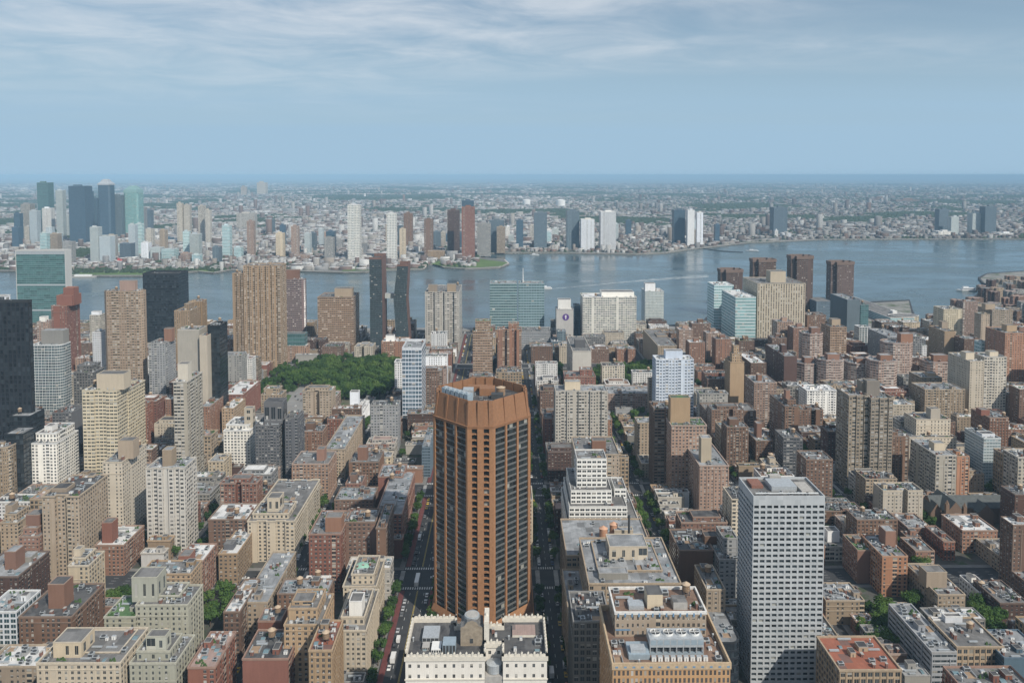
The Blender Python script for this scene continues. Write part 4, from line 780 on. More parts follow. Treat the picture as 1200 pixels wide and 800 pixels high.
# --- Second to First and the park
T('red brick apartment cluster with white roofs near the park', 'red park side cluster', AP, 'apartment_building', 'brick_pink', 366, 388, 472, 830, 's397', 'silver', ups=[(375, 382, 457, 6, 7, 'brick_rust')], cor=.2)
T('white and cream stepped building below the park', 'white cream stepped building', AP, 'apartment_building', 'white', 405, 425, 482, 800, 's431', 'white', tiers=[(411, 424, 474, 4, 20)], ups=[(410, 420, 459, 6, 8, 'white')], cor=.2)
T('brown brick walk up cluster right of the park street', 'brown walk up cluster', AP, 'apartment_building', 'brick_brown', 450, 470, 470, 850, 24, 'gravel', cor=.3, dens=1.6)
T('slab of dark bands with a roof garden on stepped floors', 'roof garden banded tower', AP, 'apartment_tower', 'brown_ribbon', 554, 577, 388, 985, 24, 'green', tiers=[(557, 575, 376, 5, 16)], cor=.3)
T('orange brick tower in two wings near the glass laboratory', 'orange two wing tower', AP, 'apartment_tower', 'brick_orange', 583, 611, 386, 985, 20, 'gravel', tiers=[(596, 608, 379, 4, 12)], cor=.1, shape=('n', 2, 4))
T('grey concrete institute slab with long blank flank', 'grey institute slab', OF, 'office_building', 'cream_grey', 671, 693, 411, 905, 's665', 'gravel', ups=[(674, 686, 398, 20, 12, 'grey_dark')], cor=.3, blank='F')
T('pink and white low armory with cars parked on its roof', 'pink white low hall', LO, 'parking_building', 'brick_pink', 712, 768, 461, 855, 34, 'silver', cor=.2, dens=2.2)
T('pale stone depot with plain tan roof', 'pale stone depot', LO, 'low_building', 'cream', 816, 840, 461, 840, 's813', 'gravel', cor=.3, dens=.2, bulk=False)
T('red brick setback building above the cream balcony slab', 'red setback building', AP, 'apartment_building', 'brick_red', 662, 698, 441, 800, 24, 'gravel', tiers=[(680, 694, 433, 5, 12)], cor=.3)
# --- First Avenue to the river
T('great beige fluted apartment tower left of the park', 'great fluted tower', AP, 'apartment_tower', 'flute', 285, 328, 311, 1040, 30, 'gravel', shape=('n', 6, 2.2), cor=.1, ph=1.5)
T('lower shoulder of the great fluted beige tower', 'fluted shoulder', AP, 'apartment_tower', 'flute', 272, 284.6, 320, 1042, 24, 'gravel', shape=('n', 2, 2), cor=.1)
T('purple grey striped tower with an orange peaked crown', 'orange peaked striped tower', AP, 'apartment_tower', 'stripes_plum', 329, 357, 327, 1235, 's359', 'gravel', shape=('c', 5), ups=[(334, 350, 316, 6, 16, 'brick_rust')], cor=.1)
T('low white clinic with a teal glass attic', 'teal topped clinic', OF, 'low_building', 'brick_pink', 330, 359, 405, 1085, 's361', 'white', ups=[(332, 357, 391, 3, 22, 'teal_dark', 1)], cor=.2)
T('brown apartment block banded all over by beige balconies', 'brown banded block', AP, 'apartment_tower', 'brown_ribbon', 372, 414, 348, 1150, 's420', 'gravel', ups=[(392, 412, 338, 8, 16, 'tan')], cor=.4)
T('low orange brick depot before the leaning copper towers', 'orange brick depot', LO, 'low_building', 'brick_orange', 447, 478, 400, 1075, 28, 'white', ups=[(452, 462, 393, 6, 8, 'white')], cor=.2)
T('beige riverside tower with grey balcony strips and two roof turrets', 'beige twin turret tower', AP, 'apartment_tower', 'cream_grey', 498, 538, 342, 1150, 's541', 'gravel', shape=('n', 3, 3), ups=[(502, 512, 334, 6, 9, 'tan'), (524, 534, 333, 6, 9, 'tan')], cor=.2)
T('small white stepped block before the beige twin turret tower', 'small white stepped block', AP, 'low_building', 'white', 505, 523, 391, 1090, 22, 'gravel', cor=.1, dens=1.5)
T('teal glass laboratory tower in two slabs with a white mast', 'teal glass laboratory', OF, 'office_tower', 'teal_glass', 574, 606, 332, 1250, 38, 'silver', cor=.1)
T('right hand slab of the teal glass laboratory, slightly set back', 'teal laboratory slab', OF, 'office_tower', 'teal_glass', 607.5, 638, 332, 1254, 34, 'silver', cor=.1)
T('grey podium hall below the teal glass laboratory', 'grey laboratory podium', OF, 'low_building', 'grey_ribbon', 611, 645, 389, 1160, 40, 'gravel', cor=.3)
T('white hospital tower bearing a round purple emblem', 'white emblem tower', OF, 'hospital_tower', 'white_dull', 652, 672, 362, 1215, 24, 'white', ups=[(654, 669, 351, 3, 14, 'white')], cor=.3, blank='F')
T('dark blue glass sliver beside the white emblem tower', 'dark blue sliver', OF, 'office_tower', 'blue_glass', 673, 680, 358, 1235, 22, 'silver', cor=.1)
T('blue grey stepped laboratory at the foot of the emblem tower', 'blue grey stepped laboratory', OF, 'low_building', 'slate_glass', 646, 664, 400, 1130, 30, 'silver', tiers=[(653, 663, 388, 8, 16)], cor=.2)
T('big white hospital with random pixel windows', 'pixel windowed hospital', OF, 'hospital_building', 'pixel', 683, 746, 348, 1200, 42, 'white', ups=[(705, 743, 342, 6, 24, 'white')], cor=.3)
T('low tan hospital wing under the pixel windowed block', 'low tan hospital wing', OF, 'hospital_building', 'tan_warm', 693, 739, 412, 1105, 26, 'gravel', tiers=[(700, 730, 407, 5, 14)], cor=.2)
T('white riverside tower with glass flank and stepped white top', 'white riverside tower', OF, 'office_tower', 'pale_glass', 756, 778, 341, 1290, 's753', 'white', ups=[(756, 768, 332, 6, 14, 'white')], cor=.2)
T('long tan hospital wing running back towards the river', 'long tan wing', OF, 'hospital_building', 'tan', 771, 793, 405, 1010, 's755', 'gravel', cor=.4, dens=1.6, ups=[(770, 782, 393, 60, 20, 'tan')], blank='L')
T('pale aqua glass laboratory standing behind its twin', 'rear aqua laboratory', OF, 'office_tower', 'aqua_band', 837, 860, 334, 1255, 's831', 'white', cor=.1)
T('pale aqua glass laboratory nearest, striped white', 'front aqua laboratory', OF, 'office_tower', 'aqua_band', 862, 886, 348, 1150, 's848', 'white', cor=.1)
T('massive cream hospital with vertical window strips and central penthouse', 'massive cream hospital', OF, 'hospital_building', 'strip', 888, 944, 332, 1170, 's873', 'gravel', ups=[(903, 921, 318, 14, 20, 'strip')], cor=.3)
T('blue grey blank slab with pale edge before the rightmost river tower', 'blue grey blank slab', OF, 'office_tower', 'slate_glass', 993, 1008, 351, 1215, 's977', 'silver', cor=.05, blank='FL')
T('dark teal office block adjoining the blue grey blank slab', 'dark teal block', OF, 'office_building', 'teal_dark', 1008.6, 1018, 357, 1225, 18, 'silver', cor=.1)
for i, (a, b, y, Y, lb, nk) in enumerate([
    (846, 872, 316, 1440, 'orange lit brown river tower behind the aqua laboratories', 'orange lit river tower'),
    (884, 911, 304, 1500, 'brown river tower hidden behind the cream hospital', 'hidden river tower'),
    (929, 955, 300, 1430, 'tall brown river tower beside the cream hospital', 'tall brown river tower'),
    (976, 1003, 307, 1470, 'brown river tower standing alone above the blank slab', 'lone brown river tower')]):
    T(lb, nk, AP, 'river_tower', 'waterside', a, b, y, Y, 36, 'gravel', shape=('x', .2), cor=.9, ph=6, group='brown towers standing on the river platform')
# hidden ground floor campus blocks in brown brick left of the striped towers
for i, (a, b, y, Y, d, lb, nk) in enumerate([
    (808, 826, 401, 985, 20, 'red brown hospital pavilion with white roof nearest the trees', 'nearest brick pavilion'),
    (811, 833, 379, 1085, 20, 'red brown hospital pavilion with turret like roof blocks', 'turreted brick pavilion'),
    (828, 845, 390, 1050, 18, 'small red brown pavilion amid three others', 'small brick pavilion'),
    (839, 857, 397, 1010, 18, 'square red brown pavilion with white cap beside the aqua laboratory', 'white capped pavilion'),
    (866, 884, 399, 1050, 18, 'red brown pavilion with green roof before the aqua laboratory', 'green roofed pavilion'),
    (911, 930, 377, 1090, 22, 'brown hospital annex in front of the cream hospital', 'brown hospital annex'),
    (930, 946, 384, 1060, 22, 'brown brick ward block with pale roof', 'pale roofed ward block'),
    (905, 922, 396, 1010, 18, 'orange brown ward block with small windows', 'orange brown ward'),
    (796, 812, 386, 1060, 18, 'low red brown ward nearest the long tan wing', 'low red ward')]):
    T(lb, nk, AP, 'brick_pavilion', ['brick_rust', 'brick_brown', 'brick_pink'][i % 3], a, b, y, Y, d, 'green' if i == 4 else ('white' if i % 2 == 0 else 'silver'), ups=[((a + b) / 2 - 4, (a + b) / 2 + 2, y - 5, 7, 6)], cor=.3, group='brown brick hospital pavilions')
T('low brown hall beside the tall brown river tower', 'low brown river hall', LO, 'low_building', 'brick_brown', 946, 968, 369, 1190, 26, 'gravel', cor=.2)
T('dark pier side hall right behind the hospital', 'dark pier hall', LO, 'low_building', 'slate_glass', 957, 976, 353, 1400, 50, 'gravel', cor=.2, bulk=False)
T('slim red tower with cream top floors and red mansard crown', 'red crowned tower', AP, 'apartment_tower', 'brick_red', 60, 78, 358, 965, 's92', 'terra', ups=[(66, 84, 346, 3, 22, 'brick_red'), (74, 86, 337, 6, 12, 'brick_red')], tiers=[], cor=.2)
T('small red and white gabled house before the teal glass headquarters', 'small red white gable house', AP, 'apartment_building', 'brick_pink', 43, 58, 377, 1090, 20, 'gravel', ups=[(46, 53, 371, 5, 8, 'white')], cor=.2)
T('small white pinnacled building between the red and pink towers', 'small pinnacled building', AP, 'apartment_building', 'cream_grey', 105, 117, 369, 1090, 16, 'gravel', ups=[(107, 116, 365, 3, 8, 'white')], cor=.2)
T('brown low block on the river side between two towers', 'brown river side block', AP, 'apartment_building', 'brick_brown', 93, 106, 402, 1080, 20, 'silver', cor=.2)
T('flat black office tower above the river', 'flat black river tower', OF, 'office_tower', 'black_glass', 167, 209, 320, 1150, 's220', 'tar', cor=.05, ph=3, bulk=False, dens=.2)
# --- fillers seen between the landmarks, only where the ground is still free
def T_free(*a, **k):
    p, q = at(a[5], a[7], a[8]), at(a[6], a[7], a[8])
    if all(q.x <= c or p.x >= d or a[8] + a[9] <= e or a[8] >= f for c, d, e, f in RECTS): return tower(*a, **k)
    print('no room', a[1])
T_free('stepped tan apartment block with planted setbacks near the left edge', 'stepped tan edge block', AP, 'apartment_building', 'tan', 0, 21, 612, 525, 20, 'gravel', tiers=[(2, 19, 602, 4, 14)], ups=[(6, 14, 592, 8, 7, 'tan')], cor=.3, dens=1.6)
T_free('tall brown brick block between the neat brick house and the yellow one', 'tall brown mid block', AP, 'apartment_building', 'brick_brown', 196, 222, 640, 515, 18, 'tar', ups=[(202, 212, 628, 5, 6, 'brick_brown')], cor=.3, dens=1.6)
T_free('cream stepped apartment block behind the big black roofed one', 'cream stepped rear block', AP, 'apartment_building', 'cream', 80, 104, 662, 455, 18, 'gravel', tiers=[(83, 100, 653, 4, 12)], ups=[(86, 94, 643, 7, 5, 'cream')], cor=.3, dens=1.6)
T_free('slim brick apartment tower standing before the brown round stacked building', 'slim brick tower', AP, 'apartment_building', 'brick_red', 405, 424, 566, 600, 18, 'tar', ups=[(410, 418, 556, 5, 6, 'brick_brown')], cor=.25, dens=1.5)
T_free('brown brick apartment block left of the park street with tank', 'park street brown block', AP, 'apartment_building', 'brick_rust', 352, 378, 505, 730, 20, 'tar', ups=[(358, 368, 496, 5, 7, 'brick_brown')], cor=.25, dens=1.5, tanks=1)
T_free('tan stepped apartment tower in the blocks below the tunnel road', 'tan tunnel side tower', AP, 'apartment_building', 'tan', 306, 330, 462, 800, 18, 'gravel', tiers=[(309, 327, 455, 4, 12)], cor=.25, dens=1.4)
T_free('pinkish brick mid height slab behind the broad gabled brown building', 'pinkish slab behind the gable', AP, 'apartment_building', 'brick_pink', 800, 822, 505, 740, 18, 'silver', ups=[(806, 814, 497, 5, 6, 'brick_brown')], cor=.2)
T_free('cream apartment block in the middle of the right hand rowhouses', 'cream block among rowhouses', AP, 'apartment_building', 'cream', 898, 914, 545, 620, 16, 'gravel', ups=[(902, 909, 537, 4, 6, 'cream')], cor=.3)
# ------------------------------------------------------------------ landmarks that need their own builders
def special(label, nick, cat, name, X0, X1, Y0, Y1, Z, group=None):
    r = empty(name, ((X0 + X1) / 2, (Y0 + Y1) / 2, 0)); tag(r, label, cat, group)
    RECTS.append((X0, X1, Y0, Y1)); px, py = proj(((X0 + X1) / 2, Y0, Z * .65)); LAND.append((nick, px, py, Y0, X0, X1, Y1 - Y0, Z)); return r
M_BRICKT = simple('russet_brick', (.33, .17, .086), .85, 0, .2, .8)
M_BRICKD = simple('russet_crown_brick', (.265, .138, .074), .85, 0, .16, .8)
def glassmat(name, c1, c2, rough=.12, cell=2.4, floor=3.4, spec=.7):
    """office glazing: each pane its own tint, some with blinds"""
    m = newmat(name); G = NG(m.node_tree); uv = G.n('ShaderNodeUVMap', uv_map='UVMap'); sp = G.n('ShaderNodeSeparateXYZ'); G.put(uv.outputs[0], sp.inputs[0])
    w = G.n('ShaderNodeTexWhiteNoise', noise_dimensions='3D'); c = G.n('ShaderNodeCombineXYZ')
    G.put(G.m('FLOOR', sp.outputs[0]), c.inputs[0]); G.put(G.m('FLOOR', sp.outputs[1]), c.inputs[1])
    oi = G.n('ShaderNodeObjectInfo'); G.put(G.m('MULTIPLY', oi.outputs['Random'], 70.), c.inputs[2]); G.put(c.outputs[0], w.inputs[0])
    v = w.outputs['Value']; col = G.mix(v, c1, c2); b = G.m('GREATER_THAN', v, .965)
    col = G.mix(G.m('MULTIPLY', b, .75), col, (.42, .42, .38))
    fr = G.m('LESS_THAN', G.m('FRACT', sp.outputs[0]), .07); col = G.mix(fr, col, (.07, .065, .06))
    G.out(G.bsdf(col, rough, 0., spec)); return m
M_OCTG = glassmat('bronze_glazing', (.010, .013, .015), (.035, .044, .046))
M_SPAN = simple('slate_spandrel', (.12, .125, .125), .6, 0, .2, 1.)

def octagon_tower():
    Xc, Yc = -13.6, 452.0; zt, zw0, zw1 = 135.8, 9.0, 120.6
    S, Lg = 14.5, 29.0
    r = special('tall russet brick tower, eight sided, with sloped crown and dark glass strips', 'russet octagon tower', OF, 'office_tower', Xc - 28, Xc + 28, Yc - 28, Yc + 28, 137)
    h = S / 2 + Lg * .7071
    base = [(-S / 2, -h), (S / 2, -h), (h, -S / 2), (h, S / 2), (S / 2, h), (-S / 2, h), (-h, S / 2), (-h, -S / 2)]
    body = MB(); crown = MB()
    def P(a, b, t, out=0.):
        a, b = Vector(a), Vector(b); d = (b - a).normalized(); n = Vector((d.y, -d.x)); p = a + (b - a) * t + n * out; return (p.x, p.y)
    ring = []           # plan of the body: (a, b, t, out)
    for k in range(8):
        a, b = base[k], base[(k + 1) % 8]; L = (Vector(b) - Vector(a)).length
        if k % 2:       # long face: piers and three strips
            pier = 1.35; sw = (L - 4 * pier) / 3; edges = []
            for j in range(4): edges.append((j * (pier + sw), j * (pier + sw) + pier, 0.))
            for j, (s0, s1, o) in enumerate(edges):
                ring += [(a, b, s0 / L, o), (a, b, s1 / L, o)]
                if j < 3: ring += [(a, b, s1 / L, -1.1), (a, b, edges[j + 1][0] / L, -1.1)]
            for j in range(3):
                s0, s1 = edges[j][1], edges[j + 1][0]
                m = MB(); nf = 33; fh = (zw1 - zw0) / nf
                p, q = P(a, b, s0 / L, -1.0), P(a, b, s1 / L, -1.0)
                m.quad([(*p, zw0), (*q, zw0), (*q, zw1), (*p, zw1)], [(0, 0), (3, 0), (3, nf), (0, nf)], 0)
                p2, q2 = P(a, b, s0 / L, -.55), P(a, b, s1 / L, -.55)
                for f in range(nf):
                    z0 = zw0 + f * fh; z1 = z0 + fh * .24
                    m.quad([(*p2, z0), (*q2, z0), (*q2, z1), (*p2, z1)], None, 1); m.quad([(*p2, z1), (*q2, z1), (*q, z1 + .1), (*p, z1 + .1)], None, 1)
                m.build('window_strip', [M_OCTG, M_SPAN], r)
        else:           # chamfer: brick with two notched window columns
            c = [(0, .17, 0), (.17, .38, -1.6), (.38, .62, .6), (.62, .83, -1.6), (.83, 1, 0)]
            for (t0, t1, o) in c: ring += [(a, b, t0, o), (a, b, t1, o)]
            for (t0, t1) in ((.17, .38), (.62, .83)):
                m = MB(); nf = 33; fh = (zw1 - zw0) / nf
                p, q = P(a, b, t0, -1.5), P(a, b, t1, -1.5); mid = P(a, b, (t0 + t1) / 2, .1); p2, q2 = P(a, b, t0, -.3), P(a, b, t1, -.3)
                m.quad([(*p, zw0), (*q, zw0), (*q, zw1), (*p, zw1)], [(0, 0), (1, 0), (1, nf), (0, nf)], 0)
                for f in range(nf):
                    z0 = zw0 + f * fh; z1 = z0 + fh * .22
                    m.quad([(*p2, z0), (*mid, z0 + .5), (*mid, z1 + .5), (*p2, z1)], None, 1); m.quad([(*mid, z0 + .5), (*q2, z0), (*q2, z1), (*mid, z1 + .5)], None, 1)
                    m.quad([(*p2, z1), (*mid, z1 + .5), (*q, z1 + .15), (*p, z1 + .15)], None, 1); m.quad([(*mid, z1 + .5), (*q2, z1), (*q, z1 + .15)], None, 1)
                m.build('window_column', [M_OCTG, M_BRICKT], r)
    pts = [P(*q) for q in ring]; n = len(pts)
    for k in range(n):
        p, q = pts[k], pts[(k + 1) % n]
        if math.hypot(p[0] - q[0], p[1] - q[1]) < .01: continue
        body.quad([(*p, 0), (*q, 0), (*q, zw1), (*p, zw1)], None, 0)
    # crown leans inward above the glass, its bays folding shut at the rim
    def lev(sc_, o, z):
        out = []
        for (a, b, t, oo) in ring:
            x, y = P(a, b, t, min(oo, .6) * o); out.append((x * sc_, y * sc_, z))
        return out
    L = [lev(1., 1., zw1), lev(1.0, .1, zw1 + .1), lev(1.005, .0, zw1 + 1.6), lev(.985, .2, zw1 + 1.7), lev(.955, .55, zw1 + 9), lev(.93, .8, zt), lev(.895, .5, zt), lev(.895, .5, zt - 5.)]
    for A, B in zip(L, L[1:]):
        for k in range(n): k2 = (k + 1) % n; crown.quad([A[k], A[k2], B[k2], B[k]], None, 0)
    body.build('brick_shell', M_BRICKT, r); crown.build('crown', M_BRICKD, r)
    rf = MB(); rf.quad(L[-1]); rf.build('roof', ROOFS['tar'], r)
    # sloped skirt at the foot
    sk = MB(); b2 = [(x * 1.06, y * 1.06) for x, y in base]
    for k in range(8):
        p, q, P2, Q2 = base[k], base[(k + 1) % 8], b2[k], b2[(k + 1) % 8]
        sk.quad([(*P2, 8.5), (*Q2, 8.5), (q[0] * 1.01, q[1] * 1.01, 13 if k % 2 == 0 else 12), (p[0] * 1.01, p[1] * 1.01, 13 if k % 2 == 0 else 12)]); sk.quad([(*P2, 0), (*Q2, 0), (*Q2, 8.5), (*P2, 8.5)])
    sk.build('base_skirt', M_BRICKT, r)
    pd = MB(); d = pd.prism(rect(-24, 30, -20, 48), 0, 8, 4, 3.4, 1.2, .2); pd.quad([(*k, d[1]) for k in d[0]], None, 2)
    pd.build('podium', [stmat('brick_orange'), M_BRICKT, ROOFS['brown']], r)
    RECTS.append((Xc - 24, Xc + 30, Yc - 20, Yc + 48))
    zd = zt - 5
    a, b = Vector(base[7]) * .86, Vector(base[0]) * .86
    for k in range(6):
        p = a + (b - a) * ((k + .55) / 6.3); m = MB()
        m.box(-1.4, 1.4, -2.1, 2.1, .9, 5.4); m.cyl(0, 0, 5.4, 5.9, 1.15, None, 14, 1); [m.box(x - .15, x + .15, -1.9, 1.9, 0, .9, 1) for x in (-1.2, 1.2)]
        o = m.build('cooling_tower', [M_BLUE, M_METAL], r, (p.x * .97 + 1.2, p.y * .97 + 1.2, zd + 2.2)); o.rotation_euler = (0, 0, R(-45))
    for (x, y, sx, sy, h_, ms) in ((3, 6, 9, 8, 4.2, M_BRICKD), (-8, 2, 6, 7, 4.4, M_METAL), (9, -3, 7, 5, 3, M_DARK), (-3, 14, 12, 4, 3, M_BRICKD), (12, 8, 3, 10, 2, M_METAL)):
        m = MB(); m.box(-sx / 2, sx / 2, -sy / 2, sy / 2, 0, h_); m.build('mechanical_penthouse', ms, r, (x, y, zd))
    m = MB(); m.cyl(0, 0, 0, 4.6, 2.6, None, 18, 0); m.cyl(0, 0, 4.6, 5.4, 2.8, .2, 18, 1); m.build('water_tank', [M_WOOD, M_TANW], r, (11, 4, zd))
    for k in range(12): link('ac_unit', K['ac_unit'], r, (rnd.uniform(-14, 16), rnd.uniform(-12, 14), zd), (1.6, 1.4, 1.6))
octagon_tower()

def precast():
    m = newmat('white_precast'); G = NG(m.node_tree); tc = G.n('ShaderNodeTexCoord'); o = tc.outputs['Object']
    st = G.noise(G.map(o, (1.3, 1.3, .035)), 1., 4, .65); pn = G.n('ShaderNodeTexWhiteNoise', noise_dimensions='3D'); fl = G.n('ShaderNodeVectorMath', operation='FLOOR'); G.put(G.map(o, (.33, .2, .36)), fl.inputs[0]); G.put(fl.outputs[0], pn.inputs[0])
    f = G.m('ADD', G.m('MULTIPLY', st, .6), G.m('MULTIPLY', pn.outputs['Value'], .4)); G.out(G.bsdf(G.mix(f, (.33, .36, .38), (.56, .585, .60)), .7)); return m
def grid_tower():
    Y0 = 385.0; z1 = at(925, 581, Y0).z; X0 = at(883, 582, Y0).x; X1 = at(967, 582, Y0).x; D = 25.0; cx, cy = (X0 + X1) / 2, Y0 + D / 2; hw, hd = (X1 - X0) / 2, D / 2
    r = special('tall white gridded office tower with square dark windows and blue grey flank', 'white gridded tower', OF, 'office_tower', X0, X1, Y0, Y0 + D, z1)
    cols, rows, top = 11, 34, 95.0; cw = 2 * hw / cols; fh = top / rows
    fr = MB()
    def face(a, b, cols, rows, cw, open_w, open_h, d=.55):
        """a punched wall from a to b: real openings with reveals"""
        a, b = Vector(a), Vector(b); u = (b - a).normalized(); n = Vector((u.y, -u.x)); W_ = (b - a).length
        def q(x, o, z): p = a + u * x + n * o; return (p.x, p.y, z)
        for j in range(rows):
            z0 = j * fh; zl, zh = z0 + fh * (1 - open_h) / 2, z0 + fh * (1 + open_h) / 2
            fr.quad([q(0, 0, z0), q(W_, 0, z0), q(W_, 0, zl), q(0, 0, zl)]); fr.quad([q(0, 0, zh), q(W_, 0, zh), q(W_, 0, z0 + fh), q(0, 0, z0 + fh)])
            for i in range(cols + 1):
                xa = 0 if i == 0 else i * cw - cw * (1 - open_w) / 2; xb = W_ if i == cols else i * cw + cw * (1 - open_w) / 2
                fr.quad([q(xa, 0, zl), q(xb, 0, zl), q(xb, 0, zh), q(xa, 0, zh)])
            for i in range(cols):
                xa, xb = i * cw + cw * (1 - open_w) / 2, (i + 1) * cw - cw * (1 - open_w) / 2
                fr.quad([q(xa, 0, zl), q(xb, 0, zl), q(xb, -d, zl), q(xa, -d, zl)]); fr.quad([q(xa, -d, zh), q(xb, -d, zh), q(xb, 0, zh), q(xa, 0, zh)])
                fr.quad([q(xa, 0, zl), q(xa, -d, zl), q(xa, -d, zh), q(xa, 0, zh)]); fr.quad([q(xb, -d, zl), q(xb, 0, zl), q(xb, 0, zh), q(xb, -d, zh)])
        return q
    face((-hw, -hd), (hw, -hd), cols, rows, cw, .72, .54)
    sc_ = 9; scw = D / sc_; side = face((-hw, hd), (-hw, -hd), sc_, rows, scw, .88, .5, .4)
    fr.quad([(hw, -hd, 0), (hw, hd, 0), (hw, hd, top), (hw, -hd, top)]); fr.quad([(hw, hd, 0), (-hw, hd, 0), (-hw, hd, top), (hw, hd, top)])
    fr.box(-hw, hw, -hd, hd, top, z1 - 1.1, 0, 1)
    for (a, b, c, d) in ((-hw, hw, -hd, -hd + .5), (-hw, hw, hd - .5, hd), (-hw, -hw + .5, -hd + .5, hd - .5), (hw - .5, hw, -hd + .5, hd - .5)): fr.box(a, b, c, d, z1 - 1.1, z1, 0)
    fr.build('precast_frame', [precast(), ROOFS['gravel']], r)
    g = glassmat('tower_window_glass', (.008, .012, .015), (.06, .078, .09), .12, spec=.5)
    w = MB(); w.quad([(-cw * .36, 0, -fh * .27), (cw * .36, 0, -fh * .27), (cw * .36, 0, fh * .27), (-cw * .36, 0, fh * .27)], [(.1, 0), (.9, 0), (.9, .9), (.1, .9)])
    w.quad([(-cw * .36, .0, fh * .05), (-cw * .36, -.05, fh * .05), (cw * .36, -.05, fh * .05), (cw * .36, 0, fh * .05)])
    o = w.build('window', g); me = o.data; bpy.data.objects.remove(o); n = 0; rest = MB()
    for j in range(rows - 1, -1, -1):
        for i in range(cols):
            x, z = -hw + (i + .5) * cw, (j + .5) * fh
            if n < 100: link('window', me, r, (x, -hd + .52, z)); n += 1
            else: rest.quad([(x - cw * .36, -hd + .52, z - fh * .27), (x + cw * .36, -hd + .52, z - fh * .27), (x + cw * .36, -hd + .52, z + fh * .27), (x - cw * .36, -hd + .52, z + fh * .27)], [(i + .1, j + .1), (i + .9, j + .1), (i + .9, j + .9), (i + .1, j + .9)])
    tag(rest.build('lower_windows', g, r), kind='stuff')
    s = MB(); s.quad([side(0, -.38, 0), side(D, -.38, 0), side(D, -.38, top), side(0, -.38, top)], [(0, 0), (sc_, 0), (sc_, rows), (0, rows)]); s.build('flank_glazing', g, r)
    zr = z1 - 1.1
    for (x0, x1, y0, y1, h_, ms) in ((-6, 7, -4, 7, 2.6, M_METAL), (8, 14, -8, 4, 1.8, M_CONC), (-15, -9, 0, 9, 1.6, simple('chimney_brick', (.24, .12, .09))), (-3, 3, 8, 11, 3.5, M_CONC)):
        m = MB(); m.box(x0, x1, y0, y1, 0, h_); m.build('mechanical_penthouse', ms, r, (0, 0, zr))
    for k in range(8): link('ac_unit', K['ac_unit'], r, (rnd.uniform(-14, 14), rnd.uniform(-10, -6), zr), (1.7, 1.5, 1.5))
    m = MB()
    for y in (-9.5, -8.7): m.bar((-16, y, 1.2), (16, y, 1.2), .12)
    m.build('window_washing_rail', M_METAL, r, (0, 0, zr))
grid_tower()

